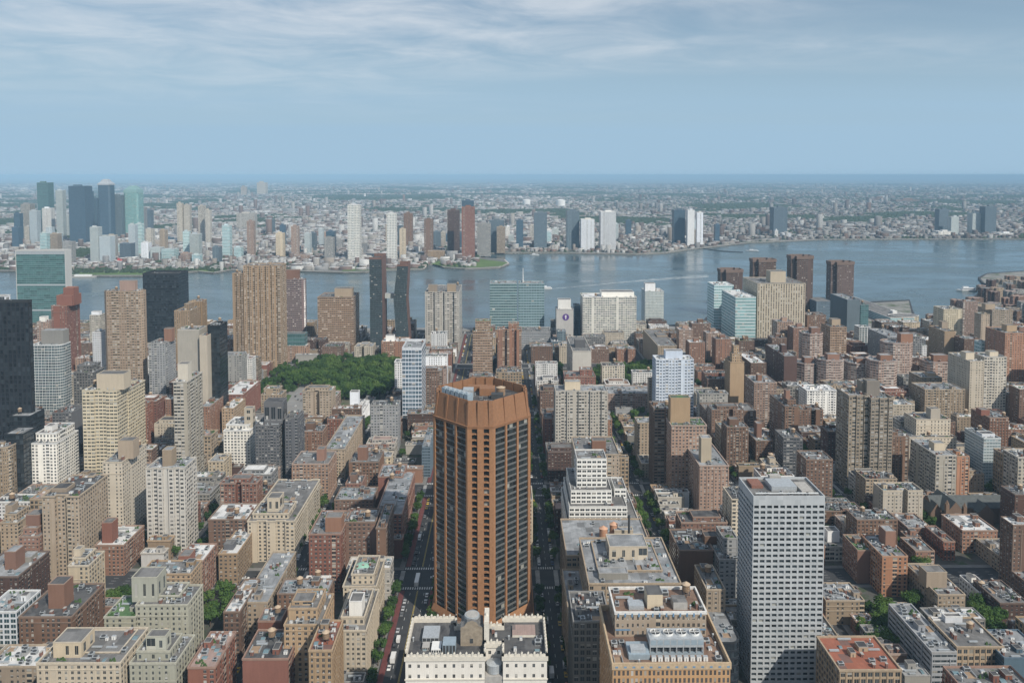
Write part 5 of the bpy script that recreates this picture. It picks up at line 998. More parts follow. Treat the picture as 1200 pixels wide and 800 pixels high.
def tiled_block():
    """wide orange brick office block with coloured tile bands and a boxy cooling plant"""
    Y0 = 300.0; z = at(787, 776, Y0).z; X0, X1 = at(718, 776, Y0).x, at(856, 776, Y0).x; D = 42.0; cx, cy = (X0 + X1) / 2, Y0 + D / 2; hw, hd = (X1 - X0) / 2, D / 2
    r = special('wide orange brick block with blue and ochre tile bands and cooling plant', 'tile banded orange block', OF, 'office_building', X0, X1, Y0, Y0 + D, z)
    m = MB(); d = m.prism(rect(-hw, hw, -hd, hd), 0, z, 1.7, 3.1, 2.6, .35, mt=1); m.build('facade', [stmat('terracotta'), simple('ochre_parapet', (.50, .38, .25), .8, 0, .2, 1.)], r)
    q = MB(); q.quad([(*k, d[1]) for k in d[0]]); q.build('roof', ROOFS['brown'], r); zr = d[1]
    blue = simple('blue_tile', (.16, .27, .40), .5, 0, .3, 1.)
    b = MB(); i = 0; x = -hw + 1
    while x < hw - 1: b.box(x, x + 1.1, -hd - .42, -hd - .353, z - 1.9, z - 1.2, 0); x += 3.4
    for k in range(9): b.box(-hw + 2 + k * 5, -hw + 3.2 + k * 5, -hd - .06, -hd - .01, z - 12.6, z - 11.9, 0)
    b.build('tile_band', blue, r)
    # upper block
    y1 = -hd + 22; y2 = hd; m = MB(); ux0, ux1 = -hw + 4, hw - 4
    zt = at(780, 716, Y0 + 22).z
    e = m.prism(rect(ux0, ux1, y1, y2), zr, zt, 2.2, 3.1, 1.2, .3, blank=''); m.build('upper_storey', [stmat('tan'), simple('white_coping', (.70, .69, .66), .8)], r)
    q = MB(); q.quad([(*k, e[1]) for k in e[0]]); q.build('upper_roof', ROOFS['brown'], r)
    b = MB()
    for k in range(13): xx = ux0 + 1 + k * (ux1 - ux0 - 2) / 12.6; b.box(xx, xx + .7, y1 - .36, y1 - .302, zt - 2.2, zt - .6, 0)
    b.box(ux0 + .2, ux0 + 6.5, y1 - .12, y1 - .05, zr + 2.6, zr + 3.3, 0); b.box(ux1 - 6.5, ux1 - .2, y1 - .12, y1 - .05, zr + 2.6, zr + 3.3, 0)
    b.build('tile_band', blue, r)
    for (x0, x1, a, c, h_, ms, top) in ((-5, 1.6, y1 + 4, y1 + 12, 6.2, stmat('cream'), ROOFS['tar']), (6, 12, y1 + 3, y1 + 9, 3.4, M_CONC, ROOFS['gravel']), (-13, -6.5, y1 + 3, y1 + 8, 2.0, M_METAL, M_METAL)):
        m = MB(); m.box(x0, x1, a, c, 0, h_, 0, 1); m.build('mechanical_penthouse', [ms, top], r, (0, 0, e[1]))
    clutter(r, ux0, ux1, y1, y2, e[1], 'tan', 1.6, random.Random(4), 1, False, [(-2, y1 + 8, 7, 9), (9, y1 + 6, 7, 7), (-10, y1 + 5, 7, 6)])
    # cooling plant
    m = MB(); cx0, cx1, ca, cb = -7, 15, -hd + 9, -hd + 17
    m.box(cx0, cx1, ca, cb, 3.2, 6.6, 0); m.box(cx0, cx1, ca, cb, 0, .8, 1)
    for k in range(9): xx = cx0 + k * (cx1 - cx0 - .4) / 8; m.box(xx, xx + .4, ca, ca + .4, .8, 3.2, 0)
    m.box(cx0 + .5, cx1 - .5, ca + 1.2, cb, .8, 3.2, 2)
    for k in range(8): xx = cx0 + .4 + k * (cx1 - cx0) / 8; m.box(xx, xx + (cx1 - cx0) / 8 - .5, ca - .05, ca, 4.2, 6.2, 1)
    o = m.build('cooling_plant', [M_METAL, M_BLUE, M_DARK], r, (0, 0, zr))
    for k in range(4):
        f = MB(); f.cyl(0, 0, 0, .9, 2.1, None, 20, 0, False); f.cyl(0, 0, .0, .25, 2.0, None, 20, 1); f.box(-2, 2, -.12, .12, .7, .85, 0); f.box(-.12, .12, -2, 2, .7, .85, 0)
        f.build('fan_ring', [M_WHITE, M_DARK], o, (cx0 + 2.8 + k * 5.4, (ca + cb) / 2, 6.6))
    m = MB(); m.box(-16, -7.5, -hd + 6, -hd + 15, 0, 2.2, 0); m.box(-15, -9, -hd + 7, -hd + 11, 2.2, 3.6, 1); m.build('plant_room', [M_BLUE, M_METAL], r, (0, 0, zr))
    for k in range(9): link('vent_box', K['vent_box'], r, (-6 + k * 2.6, -hd + 5.4, zr), (1.8, 1.4, 1.8))
    clutter(r, -hw, hw, -hd, -hd + 22, zr, 'tan', 1.8, random.Random(9), 0, False, [(4, -hd + 13, 24, 10), (-12, -hd + 10, 10, 11), (4, -hd + 5, 26, 3)])
tiled_block()

def ornate_hall():
    """white stone block with scalloped parapets seen at the bottom of the view"""
    Y0, Y1 = 313.0, 341.0; z = at(560, 768, Y0).z; X0, X1 = at(475, 768, Y0).x, at(641, 768, Y0).x; cx, cy = (X0 + X1) / 2, (Y0 + Y1) / 2; hw, hd = (X1 - X0) / 2, (Y1 - Y0) / 2
    r = special('ornate white stone building with scalloped parapets and gabled rooftop turret', 'ornate white stone building', OF, 'office_building', X0, X1, Y0, Y1, z)
    st = simple('white_stone', (.66, .62, .54), .8, 0, .12, .8); tan = simple('sooty_stone', (.30, .25, .19), .85, 0, .3, .6)
    poly = [(-hw, -hd), (3.5, -hd), (3.5, -hd + 9), (11, -hd + 9), (11, -hd), (hw, -hd), (hw, hd), (11, hd), (11, hd - 6), (-24 + 14, hd - 6), (-10, hd), (-hw, hd)]
    m = MB(); d = m.prism(poly, 0, z, 3.6, 4.2, 2.0, .45, t=.5, mt=1); f = m.build('facade', [stmat('stone_white'), st], r)
    q = MB(); q.quad([(*k, d[1]) for k in d[0]]); q.build('roof', ROOFS['tar'], r); zr = d[1]
    # scalloped crest: alternating posts and low arches along every outer parapet
    c = MB()
    def crest(a, b):
        a, b = Vector(a), Vector(b); L = (b - a).length; n = max(2, round(L / 2.6)); u = (b - a) / L; w = Vector((u.y, -u.x)) * .3
        for k in range(n + 1):
            p = a + u * (L * k / n); hx = .42; 
            c.box(p.x - hx, p.x + hx, p.y - hx, p.y + hx, z + .003, z + 1.25, 0); c.cyl(p.x, p.y, z + 1.25, z + 1.9, .3, .05, 6, 0)
            if k < n:
                for s in range(4):
                    t0, t1 = (s + .0) / 4, (s + 1.) / 4; h0 = .25 + .55 * math.sin(math.pi * t0); h1 = .25 + .55 * math.sin(math.pi * t1)
                    e0, e1 = a + u * (L * (k + t0) / n), a + u * (L * (k + t1) / n)
                    for sg in (1, -1):
                        v0, v1 = e0 + w * sg * .6, e1 + w * sg * .6; qd = [(v0.x, v0.y, z), (v1.x, v1.y, z), (v1.x, v1.y, z + h1), (v0.x, v0.y, z + h0)]
                        c.quad(qd if sg > 0 else qd[::-1])
                    A, B, C_, D_ = e0 + w * .6, e1 + w * .6, e1 - w * .6, e0 - w * .6
                    c.quad([(A.x, A.y, z + h0), (B.x, B.y, z + h1), (C_.x, C_.y, z + h1), (D_.x, D_.y, z + h0)])
    for k in range(len(poly)): crest(poly[k], poly[(k + 1) % len(poly)])
    c.build('scalloped_crest', st, r)
    # belt course and window surrounds on the street face
    t = MB(); t.box(-hw - .35, 3.5, -hd - .35, -hd, z - 10.2, z - 9.6); t.box(11, hw + .35, -hd - .35, -hd, z - 10.2, z - 9.6); t.build('belt_course', st, r)
    # gabled turret with round tank behind the arch
    m = MB(); x0, x1, a, b = -13.5 + 1, -1., -4, 5; x0, x1 = -7, 2.4
    pts = [(x0, 0), (x1, 0), (x1, 8), (x1 - 1.5, 8.6), (x1 - 2.8, 10.4), ((x0 + x1) / 2, 11), (x0 + 2.8, 10.4), (x0 + 1.5, 8.6), (x0, 8)]
    m.quad([(x, a, zz) for x, zz in pts]); m.quad([(x, b, zz) for x, zz in pts][::-1])
    for k in range(len(pts)):
        (xa, za), (xb, zb) = pts[k], pts[(k + 1) % len(pts)]; m.quad([(xa, a, za), (xa, b, za), (xb, b, zb), (xb, a, zb)], None, 1 if k > 1 and k < 8 else 0)
    m.box(-3.1, -1.7, a - .06, a, 1.2, 3.2, 2); tu = m.build('turret', [tan, ROOFS['gravel'], M_DARK], r, (0, 0, zr))
    m = MB(); m.cyl(0, 0, 0, 1., 3.2, None, 20, 0); m.cyl(0, 0, 1., 1.15, 2.6, None, 20, 1); m.build('round_hatch', [M_METAL, M_CONC], tu, ((x0 + x1) / 2, .6, 10.2))
    m = MB(); m.box(3, 5, -5, 6, 0, 11, 0); m.cyl(4, 0, 11, 12.5, .8, .3, 8, 0); m.build('chimney', st, r, (0, 0, zr))
    m = MB(); m.cyl(0, 0, 0, 3.4, 3.1, None, 22, 0); m.cyl(0, 0, 3.4, 4.2, 3.3, .2, 22, 1); m.build('water_tank', [M_METAL, M_METAL], r, (7.3, -hd + 4.5, z - 9))
    m = MB(); m.box(3.6, 10.9, -hd + .4, -hd + 8.9, z - 12, z - 9.2); m.build('court_platform', M_CONC, r)
    for (x, y, sx, sy, h_, ms) in ((-20, 3, 7, 9, 2.2, M_METAL), (-11.5, -7, 5.4, 6, 4.2, M_BLUE), (-17, -6, 4, 6, 1.6, M_WHITE), (-21.5, -5, 3, 4, 1.4, M_CONC)):
        o = MB(); o.box(-sx / 2, sx / 2, -sy / 2, sy / 2, 0, h_); [o.box(-sx / 2 + .2 + k * sx / 4, -sx / 2 + .1 + (k + 1) * sx / 4 - .2, -sy / 2 - .04, -sy / 2, .3, h_ - .3, 1) for k in range(4)]
        o.build('roof_plant', [ms, M_DARK], r, (x, y, zr))
    o = MB(); o.box(-5, 5, -4, 4, 0, 1.0, 0, 1); o.build('terrace', [st, ROOFS['pink']], r, (20, 6, zr))
    clutter(r, -hw, hw, -hd, hd - 6, zr, 'cream', 1.2, random.Random(3), 0, False, [(-20, 3, 8, 10), (-11.5, -7, 6, 7), (-2.5, 0, 11, 12), (7.3, -9, 9, 10), (4, 0, 3, 13), (20, 6, 11, 9), (-17, -6, 6, 7)])
ST['stone_white'] = ((.64, .60, .53), (.70, .66, .6), (.03, .034, .038), .34, .36, 3.6, 4.2, .35, .15, 0)
ornate_hall()

def slab_hq():
    Y0 = 1277.0; X0, X1 = at(17.5, 293, Y0).x, at(76, 293, Y0).x; z = at(40, 293, Y0).z; D = 18.
    r = special('wide teal glass headquarters slab with white marble end walls', 'teal glass headquarters', OF, 'office_tower', X0, X1, Y0, Y0 + D, z)
    cx = (X0 + X1) / 2; hw, hd = (X1 - X0) / 2, D / 2; m = MB()
    m.box(-hw + 1.2, hw - .4, -hd + .4, hd - .4, 0, z - 1.2, 2, 1)
    m.quad([(-hw + 1, -hd + .38, 0), (hw - 1, -hd + .38, 0), (hw - 1, -hd + .38, z - 7), (-hw + 1, -hd + .38, z - 7)], [(0, 0), (27, 0), (27, 38), (0, 38)], 0)
    m.build('curtain_wall', [stmat('teal_dark'), ROOFS['silver'], M_METAL], r)
    m = MB()
    for x in (-hw + .4, hw - .4): m.box(x, x + .8 , -hd, hd, 0, z, 0)
    m.box(-hw + 1, hw - 1, -hd + .1, -hd + .5, z - 1.6, z, 0); m.box(-hw + 1, hw - 1, hd - .5, hd - .1, z - 3, z, 0); m.build('marble_frame', simple('white_marble', (.56, .555, .53), .6, 0, .06), r)
    b = MB()
    for k in (.28, .58): b.box(-hw + 1, hw - 1, -hd + .2, -hd + .36, z * k, z * k + 2.4)
    b.build('louver_band', M_METAL, r)
slab_hq()

def copper_towers():
    """two bent dark towers joined by a bridge"""
    mc = simple('copper_skin', (.20, .12, .10), .6, .2, .2, .3)
    def bent(label, nick, prof, X0w, Y0, D, lo, group):
        r = special(label, nick, AP, 'bent_tower', min(p[1] for p in prof), max(p[2] for p in prof), Y0, Y0 + D, prof[-1][0], group)
        cx = r.location.x; m = MB(); n = 18
        for (za, a0, a1), (zb, b0, b1) in zip(prof, prof[1:]):
            nf = max(1, round((zb - za) / 2.7))
            F = [(a0 - cx, -D / 2, za), (a1 - cx, -D / 2, za), (b1 - cx, -D / 2, zb), (b0 - cx, -D / 2, zb)]
            m.quad(F, [(0, za / 2.7), (8, za / 2.7), (8, zb / 2.7), (0, zb / 2.7)], 0)
            m.quad([(x, D / 2, z) for x, y, z in F][::-1], None, 1)
            m.quad([(a1 - cx, -D / 2, za), (a1 - cx, D / 2, za), (b1 - cx, D / 2, zb), (b1 - cx, -D / 2, zb)], None, 1)
            m.quad([(a0 - cx, D / 2, za), (a0 - cx, -D / 2, za), (b0 - cx, -D / 2, zb), (b0 - cx, D / 2, zb)], [(20, za / 2.7), (28, za / 2.7), (28, zb / 2.7), (20, zb / 2.7)], 0)
        m.build('skin', [stmat('copper_glass'), mc], r)
        z, a, b = prof[-1]; q = MB(); q.quad([(a - cx, -D / 2, z), (b - cx, -D / 2, z), (b - cx, D / 2, z), (a - cx, D / 2, z)]); q.box(a - cx, b - cx, -D / 2, -D / 2 + .5, z, z + 3, 1); q.box(a - cx, b - cx, D / 2 - .5, D / 2, z, z + 4.5, 1); q.box(b - cx - .5, b - cx, -D / 2 + .5, D / 2 - .5, z, z + 3.7, 1)
        q.build('crown_screen', [ROOFS['tar'], mc], r); return r
    ST['copper_glass'] = ((.03, .034, .038), (.30, .33, .34), (.022, .045, .052), .86, .72, 3.6, 3.4, .04, .1, 0)
    Y = 1130.
    def X(px): return at(px, 350, Y).x
    def Z(py): return at(450, py, Y).z
    bent('western of two bent copper towers, tall and straight edged', 'taller bent copper tower', [(0, X(433), X(448)), (Z(350), X(433.5), X(448)), (Z(304), X(433), X(447.5))], 0, Y, 44, 0, 'bent copper towers')
    bent('smaller bent copper tower pinched at its waist', 'pinched copper tower', [(0, X(464), X(479)), (Z(352), X(460), X(475)), (Z(313), X(464.5), X(477.5))], 0, Y + 10, 30, 0, 'bent copper towers')
    m = MB(); m.box(0, X(460.5) - X(449), -5, 5, 0, 7, 0, 1)
    tag(m.build('sky_bridge', [stmat('pale_glass'), M_METAL], None, (X(448.6), Y + 25, Z(352))), 'pale glass sky bridge joining the two bent copper towers', 'bridge')
copper_towers()

def emblem():
    """round purple hospital emblem with a white torch"""
    p = at(663, 371.5, 1215); r = empty('round_emblem', (p.x, 1215, p.z)); tag(r, 'round purple emblem with white torch mark on the white hospital tower', 'sign')
    m = MB(); n = 28; R0 = 5.2
    m.quad([(R0 * math.cos(2 * math.pi * k / n), -.35, R0 * math.sin(2 * math.pi * k / n)) for k in range(n)])
    for k in range(n): a, b = 2 * math.pi * k / n, 2 * math.pi * (k + 1) / n; m.quad([(R0 * math.cos(a), 0, R0 * math.sin(a)), (R0 * math.cos(b), 0, R0 * math.sin(b)), (R0 * math.cos(b), -.35, R0 * math.sin(b)), (R0 * math.cos(a), -.35, R0 * math.sin(a))])
    m.build('disc', simple('purple_enamel', (.11, .05, .24), .5, 0, .05), r)
    m = MB(); m.quad([(-.35, -.4, -3.4), (.35, -.4, -3.4), (1., -.4, .2), (-1., -.4, .2)]); m.quad([(-1.5, -.4, .5), (1.5, -.4, .5), (1.1, -.4, 2.), (.2, -.4, 3.6), (-.3, -.4, 2.6), (-1.2, -.4, 2.9)]); m.build('torch', M_WHITE, r)
emblem()

def mast(x, y, z, h, lb):
    m = MB(); m.cyl(0, 0, 0, h, .9, .35, 8); tag(m.build('roof_mast', M_WHITE, None, (x, y, z)), lb, 'mast')
p = at(613, 331, 1265); mast(p.x, 1270, p.z - 1, 24, 'tall white mast on the roof of the teal glass laboratory')

def dome(px, py, Y, rad):
    p = at(px, py, Y); m = MB()
    for j in range(5):
        a, b = math.pi / 2 * j / 5, math.pi / 2 * (j + 1) / 5
        m.cyl(0, 0, rad * .75 * math.sin(a), rad * .75 * math.sin(b), rad * math.cos(a), rad * math.cos(b), 20, 0, False)
    m.cyl(0, 0, -3.2, 0, rad, None, 20, 1, False)
    m.cyl(0, 0, rad * .75, rad * .75 + 1.2, .3, .05, 8, 0)
    r = m.build('copper_dome', [simple('verdigris', (.27, .48, .38), .7, 0, .15, 1.), trimmat('cream')], None, (p.x, Y, p.z)); tag(r, 'turquoise copper dome on the cream building by the wide street', 'dome')
dome(425, 667, 450, 5.4)
def tanks_on_grey_roof():
    z = 46.1
    for (px, py, lb) in ((707, 631, 'squat orange tank on the wide grey roof, beside its twin'), (719, 626, 'squat orange tank nearer the chimney stack on the wide grey roof')):
        g = ground(px, py, z); r = empty('orange_tank', (g.x, g.y, z)); tag(r, lb, 'tank')
        m = MB(); m.cyl(0, 0, .6, 6.4, 2.4, None, 18, 0); m.build('tank_barrel', simple('orange_tank_paint', (.48, .26, .16), .8, 0, .15, .8), r)
        m = MB(); m.cyl(0, 0, 6.4, 8, 2.6, .15, 18, 0); m.build('tank_roof', simple('orange_tank_cone', (.55, .33, .22), .8), r)
        m = MB(); m.box(-2.3, 2.3, -2.3, 2.3, 0, .6); m.build('tank_base', M_CONC, r)
    g = ground(737, 634, z); r = empty('chimney_stack', (g.x, g.y, z)); tag(r, 'thin black chimney stack on the wide grey roof', 'chimney')
    m = MB(); m.cyl(0, 0, 0, 15, .8, .6, 12, 0); m.cyl(0, 0, 15, 15.6, .85, None, 12, 0); m.build('flue', M_DARK, r); m = MB(); m.box(-1.8, 1.8, -1.8, 1.8, 0, 3); m.build('flue_base', stmat('cream'), r)
tanks_on_grey_roof()

def church():
    Y0, z = 562., 0; X0, X1 = at(1100, 600, Y0).x, at(1190, 600, Y0).x
    r = special('brown stone church with dark pitched roofs and big arched window', 'brown stone church', 'church', 'stone_church', X0, X1, Y0, Y0 + 26, 20)
    W_ = X1 - X0; m = MB(); rf = MB(); st = stmat('stone_brown'); slate = simple('slate_roof', (.075, .085, .085), .7, 0, .3, .5)
    def hall(x0, x1, y0, y1, h_, rise, axis):
        m.box(x0, x1, y0, y1, 0, h_)
        if axis == 'x':
            c = (y0 + y1) / 2; rf.quad([(x0, y0 - .5, h_ - .2), (x1, y0 - .5, h_ - .2), (x1, c, h_ + rise), (x0, c, h_ + rise)]); rf.quad([(x1, y1 + .5, h_ - .2), (x0, y1 + .5, h_ - .2), (x0, c, h_ + rise), (x1, c, h_ + rise)])
            for x in (x0, x1): m.quad([(x, y0, h_), (x, y1, h_), (x, c, h_ + rise)])
        else:
            c = (x0 + x1) / 2; rf.quad([(x0 - .5, y1, h_ - .2), (x0 - .5, y0, h_ - .2), (c, y0, h_ + rise), (c, y1, h_ + rise)]); rf.quad([(x1 + .5, y0, h_ - .2), (x1 + .5, y1, h_ - .2), (c, y1, h_ + rise), (c, y0, h_ + rise)])
            for y in (y0, y1): m.quad([(x0, y, h_), (x1, y, h_), (c, y, h_ + rise)])
    hall(-W_ / 2, W_ / 2, -4, 10, 12, 7, 'x'); hall(-W_ / 2 + 6, -W_ / 2 + 19, -13, 12, 12.2, 8, 'y'); hall(W_ / 2 - 26, W_ / 2 - 14, -11, 2, 11, 6, 'y'); hall(-W_ / 2 - 3, -W_ / 2 + 6, -8, 8, 10, 7, 'y')
    m.build('walls', st, r); rf.build('roof', slate, r)
    g = MB(); cx = -W_ / 2 + 12.5
    g.quad([(cx - 3, -13.06, 3), (cx + 3, -13.06, 3)] + [(cx + 3 * math.cos(a * math.pi / 8), -13.06, 8 + 3.6 * math.sin(a * math.pi / 8)) for a in range(9)]); g.build('arched_window', M_GLASSR, r)
    for (x, y, h_) in ((-W_ / 2 + 6, -13, 19), (-W_ / 2 + 19, -13, 17)):
        t = MB(); t.box(-1.2, 1.2, -1.2, 1.2, 0, h_); t.cyl(0, 0, h_, h_ + 3, 1.5, .05, 4); t.build('pinnacle', st, r, (x, y, 0))
church()

def pier_hall():
    Y0 = 1500.; X0, X1 = at(1030, 362, Y0).x, at(1048, 362, Y0).x
    p0 = ground(1058, 381); p1 = ground(1040, 357)
    r = special('long white and teal river pier hall with flat pale roof', 'long pier hall', 'pier building', 'pier_hall', p0.x - 22, p0.x + 22, p0.y, p0.y + 280, 12)
    m = MB(); d = m.prism(rect(-21, 21, -138, 138), 0, 13, 6, 3.2, .8, .4); m.quad([(*k, d[1]) for k in d[0]], None, 2); m.build('shed', [stmat('aqua_band'), M_WHITE, ROOFS['gravel']], r)
    m = MB(); d = m.prism([(26 * math.cos(k * math.pi / 8) * (1 if True else 0), 16 * math.sin(k * math.pi / 8)) for k in range(16)], 0, 12, 5, 3, .5, .6); m.quad([(*k, d[1]) for k in d[0]], None, 2); m.build('round_end', [stmat('bands_cream'), M_WHITE, ROOFS['gravel']], r, (12, -118, 2))
    m = MB(); m.box(-4, 4, -6, 6, 0, 5); m.build('roof_hut', M_WHITE, r, (8, -90, 12.3))
pier_hall()
# ------------------------------------------------------------------ ordinary buildings filling the blocks
dg = None
def refresh():
    global dg
    bpy.context.view_layer.update(); dg = bpy.context.evaluated_depsgraph_get()
refresh()
def visible(pts):
    n = 0
    for p in pts:
        x, y = proj(p)
        if not (-10 < x < 1210 and 200 < y < 812): continue
        d = Vector(p) - CAMP; L = d.length; hit, loc, *_ = sc.ray_cast(dg, CAMP, d / L, distance=L - 3)
        if not hit: n += 1
    return n
def clear(x0, x1, y0, y1, m=.6): return all(x1 + m <= a or x0 - m >= b or y1 + m <= c or y0 - m >= d for a, b, c, d in RECTS)
GREENS = [(98, 166, 300, 384), (-298, -136, 870, 1052), (38, 96, 975, 1050), (100, 190, 965, 1040), (-282, -222, 815, 985)]
# trees stand in these yards, so no houses there (from the survey)
for (px0, px1, py0, py1) in ((242, 275, 700, 735), (1014, 1058, 705, 775), (1060, 1082, 672, 712), (1142, 1185, 690, 745), (743, 768, 478, 532), (132, 148, 690, 708), (322, 346, 680, 697)):
    g = [ground(a, b, 4) for a, b in ((px0, py1), (px1, py1), (px0, py0), (px1, py0))]; xs_ = sorted(p.x for p in g); GREENS.append((xs_[1], xs_[2], g[0].y, g[2].y))
RWALL = ['brick_red', 'brick_rust', 'brick_brown', 'brick_dark', 'tan', 'cream', 'white', 'grey', 'brick_pink', 'loft_tan', 'loft_grey', 'tan_warm', 'cream_grey']
CNAME = {'brick_red': 'red brick', 'brick_rust': 'rusty brick', 'brick_brown': 'brown brick', 'brick_dark': 'dark brick', 'tan': 'tan', 'cream': 'cream', 'white': 'white', 'grey': 'grey', 'brick_pink': 'pinkish brick', 'loft_tan': 'tan stone', 'loft_grey': 'grey stone', 'tan_warm': 'yellow brick', 'cream_grey': 'pale grey'}
LOTS = []; r2 = random.Random(21)
for (x0, x1, y0, y1, bi, bj) in BLOCKS:
    if x1 < -.70 * y1 or x0 > .70 * y1 or y1 < 280: continue
    mid = (x0 + x1) / 2
    for row in (0, 1):
        y = y0
        while y < y1 - 5:
            corner = y - y0 < 3 or y1 - y < 34
            if corner: w = r2.uniform(16, 26); h = r2.choice([14, 17, 20, 26, 32, 38]); kind = 'A'
            elif r2.random() < .62: w = r2.uniform(5.6, 7.8); h = r2.uniform(9.5, 14.5); kind = 'R'
            else: w = r2.uniform(11, 22); h = r2.choice([13, 15, 16, 18, 22, 28]); kind = 'A'
            if bj >= 4 and kind == 'A' and mid > 220: h *= 1.25
            if bj <= 2 and kind == 'A': h *= 1.2
            if kind == 'A' and bj >= 2 and y1 < 1060 and r2.random() < .42: h = r2.uniform(26, 46); w = min(w, 17)
            if y0 > 1050 : h = min(h, 24)
            w = min(w, y1 - y); dep = r2.uniform(17, 23) if kind == 'R' else r2.uniform(24, 31); dep = min(dep, (x1 - x0) / 2 - .5)
            a, b = (x0, x0 + dep) if row == 0 else (x1 - dep, x1)
            if kind == 'R' and r2.random() < .06: y += w; continue
            if any(b > g[0] and a < g[1] and y + w > g[2] and y < g[3] for g in GREENS): y += w; continue
            ok = clear(a, b, y, y + w, .3)
            if not ok and kind == 'A':       # try a slimmer lot
                w = 7.; h = r2.uniform(10, 15); kind = 'R'; ok = clear(a, b, y, y + w, .3)
                if not ok:
                    a, b = (x0, x0 + 15) if row == 0 else (x1 - 15, x1); ok = clear(a, b, y, y + w, .3)
            if ok: LOTS.append([a, b, y, y + w, h, kind, row])
            y += w + (.02 if ok else 0) if ok else 3.
# leftover ground inside the nearer blocks takes small rear houses and sheds
for (x0, x1, y0, y1, bi, bj) in BLOCKS:
    if x1 < -.70 * y1 or x0 > .70 * y1 or y1 < 280 or y0 > 860: continue
    loc = [q for q in RECTS if q[1] > x0 and q[0] < x1 and q[3] > y0 and q[2] < y1] + [(l[0], l[1], l[2], l[3]) for l in LOTS if l[1] > x0 and l[0] < x1 and l[3] > y0 and l[2] < y1]
    for _ in range(260):
        w, d = r2.uniform(6, 11), r2.uniform(9, 19); x = r2.choice([x0, x1 - d, r2.uniform(x0, x1 - d)]); y = r2.uniform(y0, y1 - w)
        if any(x + d > g[0] and x < g[1] and y + w > g[2] and y < g[3] for g in GREENS): continue
        edge = x < x0 + 1 or x > x1 - d - 1
        if not edge and r2.random() < .8: continue
        if all(x + d + .3 <= a or x - .3 >= b or y + w + .3 <= c or y - .3 >= e for a, b, c, e in loc):
            LOTS.append([x, x + d, y, y + w, r2.uniform(6, 13) if edge else r2.uniform(3.5, 7), 'R', 0 if x < (x0 + x1) / 2 else 1]); loc.append((x, x + d, y, y + w))
# heights are held down where a tall lot would hide a landmark's lower floors
def cover(l):
    a, b, y, yy, h, *_ = l
    lim = h
    for (nk, px, py, Y, X0, X1, dp, Z) in LAND:
        if Y > y + 5 and Y - y < 130 and Z > 30:
            s = Y / y
            if X0 < b * s and X1 > a * s: lim = min(lim, max(15, 15 + (Y - y) * .22))
    return lim
for l in LOTS: l[4] = min(l[4], cover(l) + r2.uniform(0, 3))
def pts_of(l):
    a, b, y, yy, h, *_ = l
    return [(a + 1, y + .5, h + 1), (b - 1, y + .5, h + 1), ((a + b) / 2, yy - 1, h + 1), ((a + b) / 2, y - .2, h * .6), ((b + .2) if b < 0 else (a - .2), (y + yy) / 2, h * .6)]
cand = []
for l in LOTS:
    v = visible(pts_of(l)); a, b, y, yy, h, *_ = l
    size = v / 5 * (b - a) * (h + (yy - y)) / y ** 2
    cand.append((size, l))
cand.sort(key=lambda t: -t[0])
nR = nA = 0; IND = []; REST = []
for s, l in cand:
    if s > 0 and l[5] == 'R' and nR < 280: nR += 1; IND.append(l)
    elif s > 0 and l[5] == 'A' and nA < 290: nA += 1; IND.append(l)
    else: REST.append((s, l))
print('lots', len(LOTS), 'individual', len(IND), nR, nA, 'rest', len(REST), 'rest visible', sum(1 for s, l in REST if s > 0))
ROOFN = {'silver': 'silver grey roof', 'white': 'white roof', 'gravel': 'gravel roof', 'tar': 'black roof', 'brown': 'brown roof', 'green': 'planted roof', 'pink': 'pale pink roof'}
used_labels = set()
NEARL = [n for n in LAND if n[6] > 0]
def relabel(desc, px, py, Y):
    c = sorted(NEARL, key=lambda n: (n[1] - px) ** 2 + (n[2] - py) ** 2)[:9]
    def rel(n):
        if abs(n[1] - px) < 26: return 'behind' if Y > n[3] else 'in front of'
        return 'beside'
    opts = [f'{desc} {rel(n)} the {n[0]}' for n in c[:2]]
    for i in range(5):
        for j in range(i + 1, 6): opts.append(f'{desc} between {c[i][0]} and {c[j][0]}')
    opts += [f'{desc} {rel(n)} the {n[0]}' for n in c[2:]]
    for o in opts:
        if o not in used_labels and len(o.split()) <= 16: used_labels.add(o); return o
    for k in ('narrow', 'squat', 'plain', 'worn', 'taller', 'shadowed'):
        for o in opts:
            o2 = k + ' ' + o
            if o2 not in used_labels and len(o2.split()) <= 16: used_labels.add(o2); return o2
    return desc
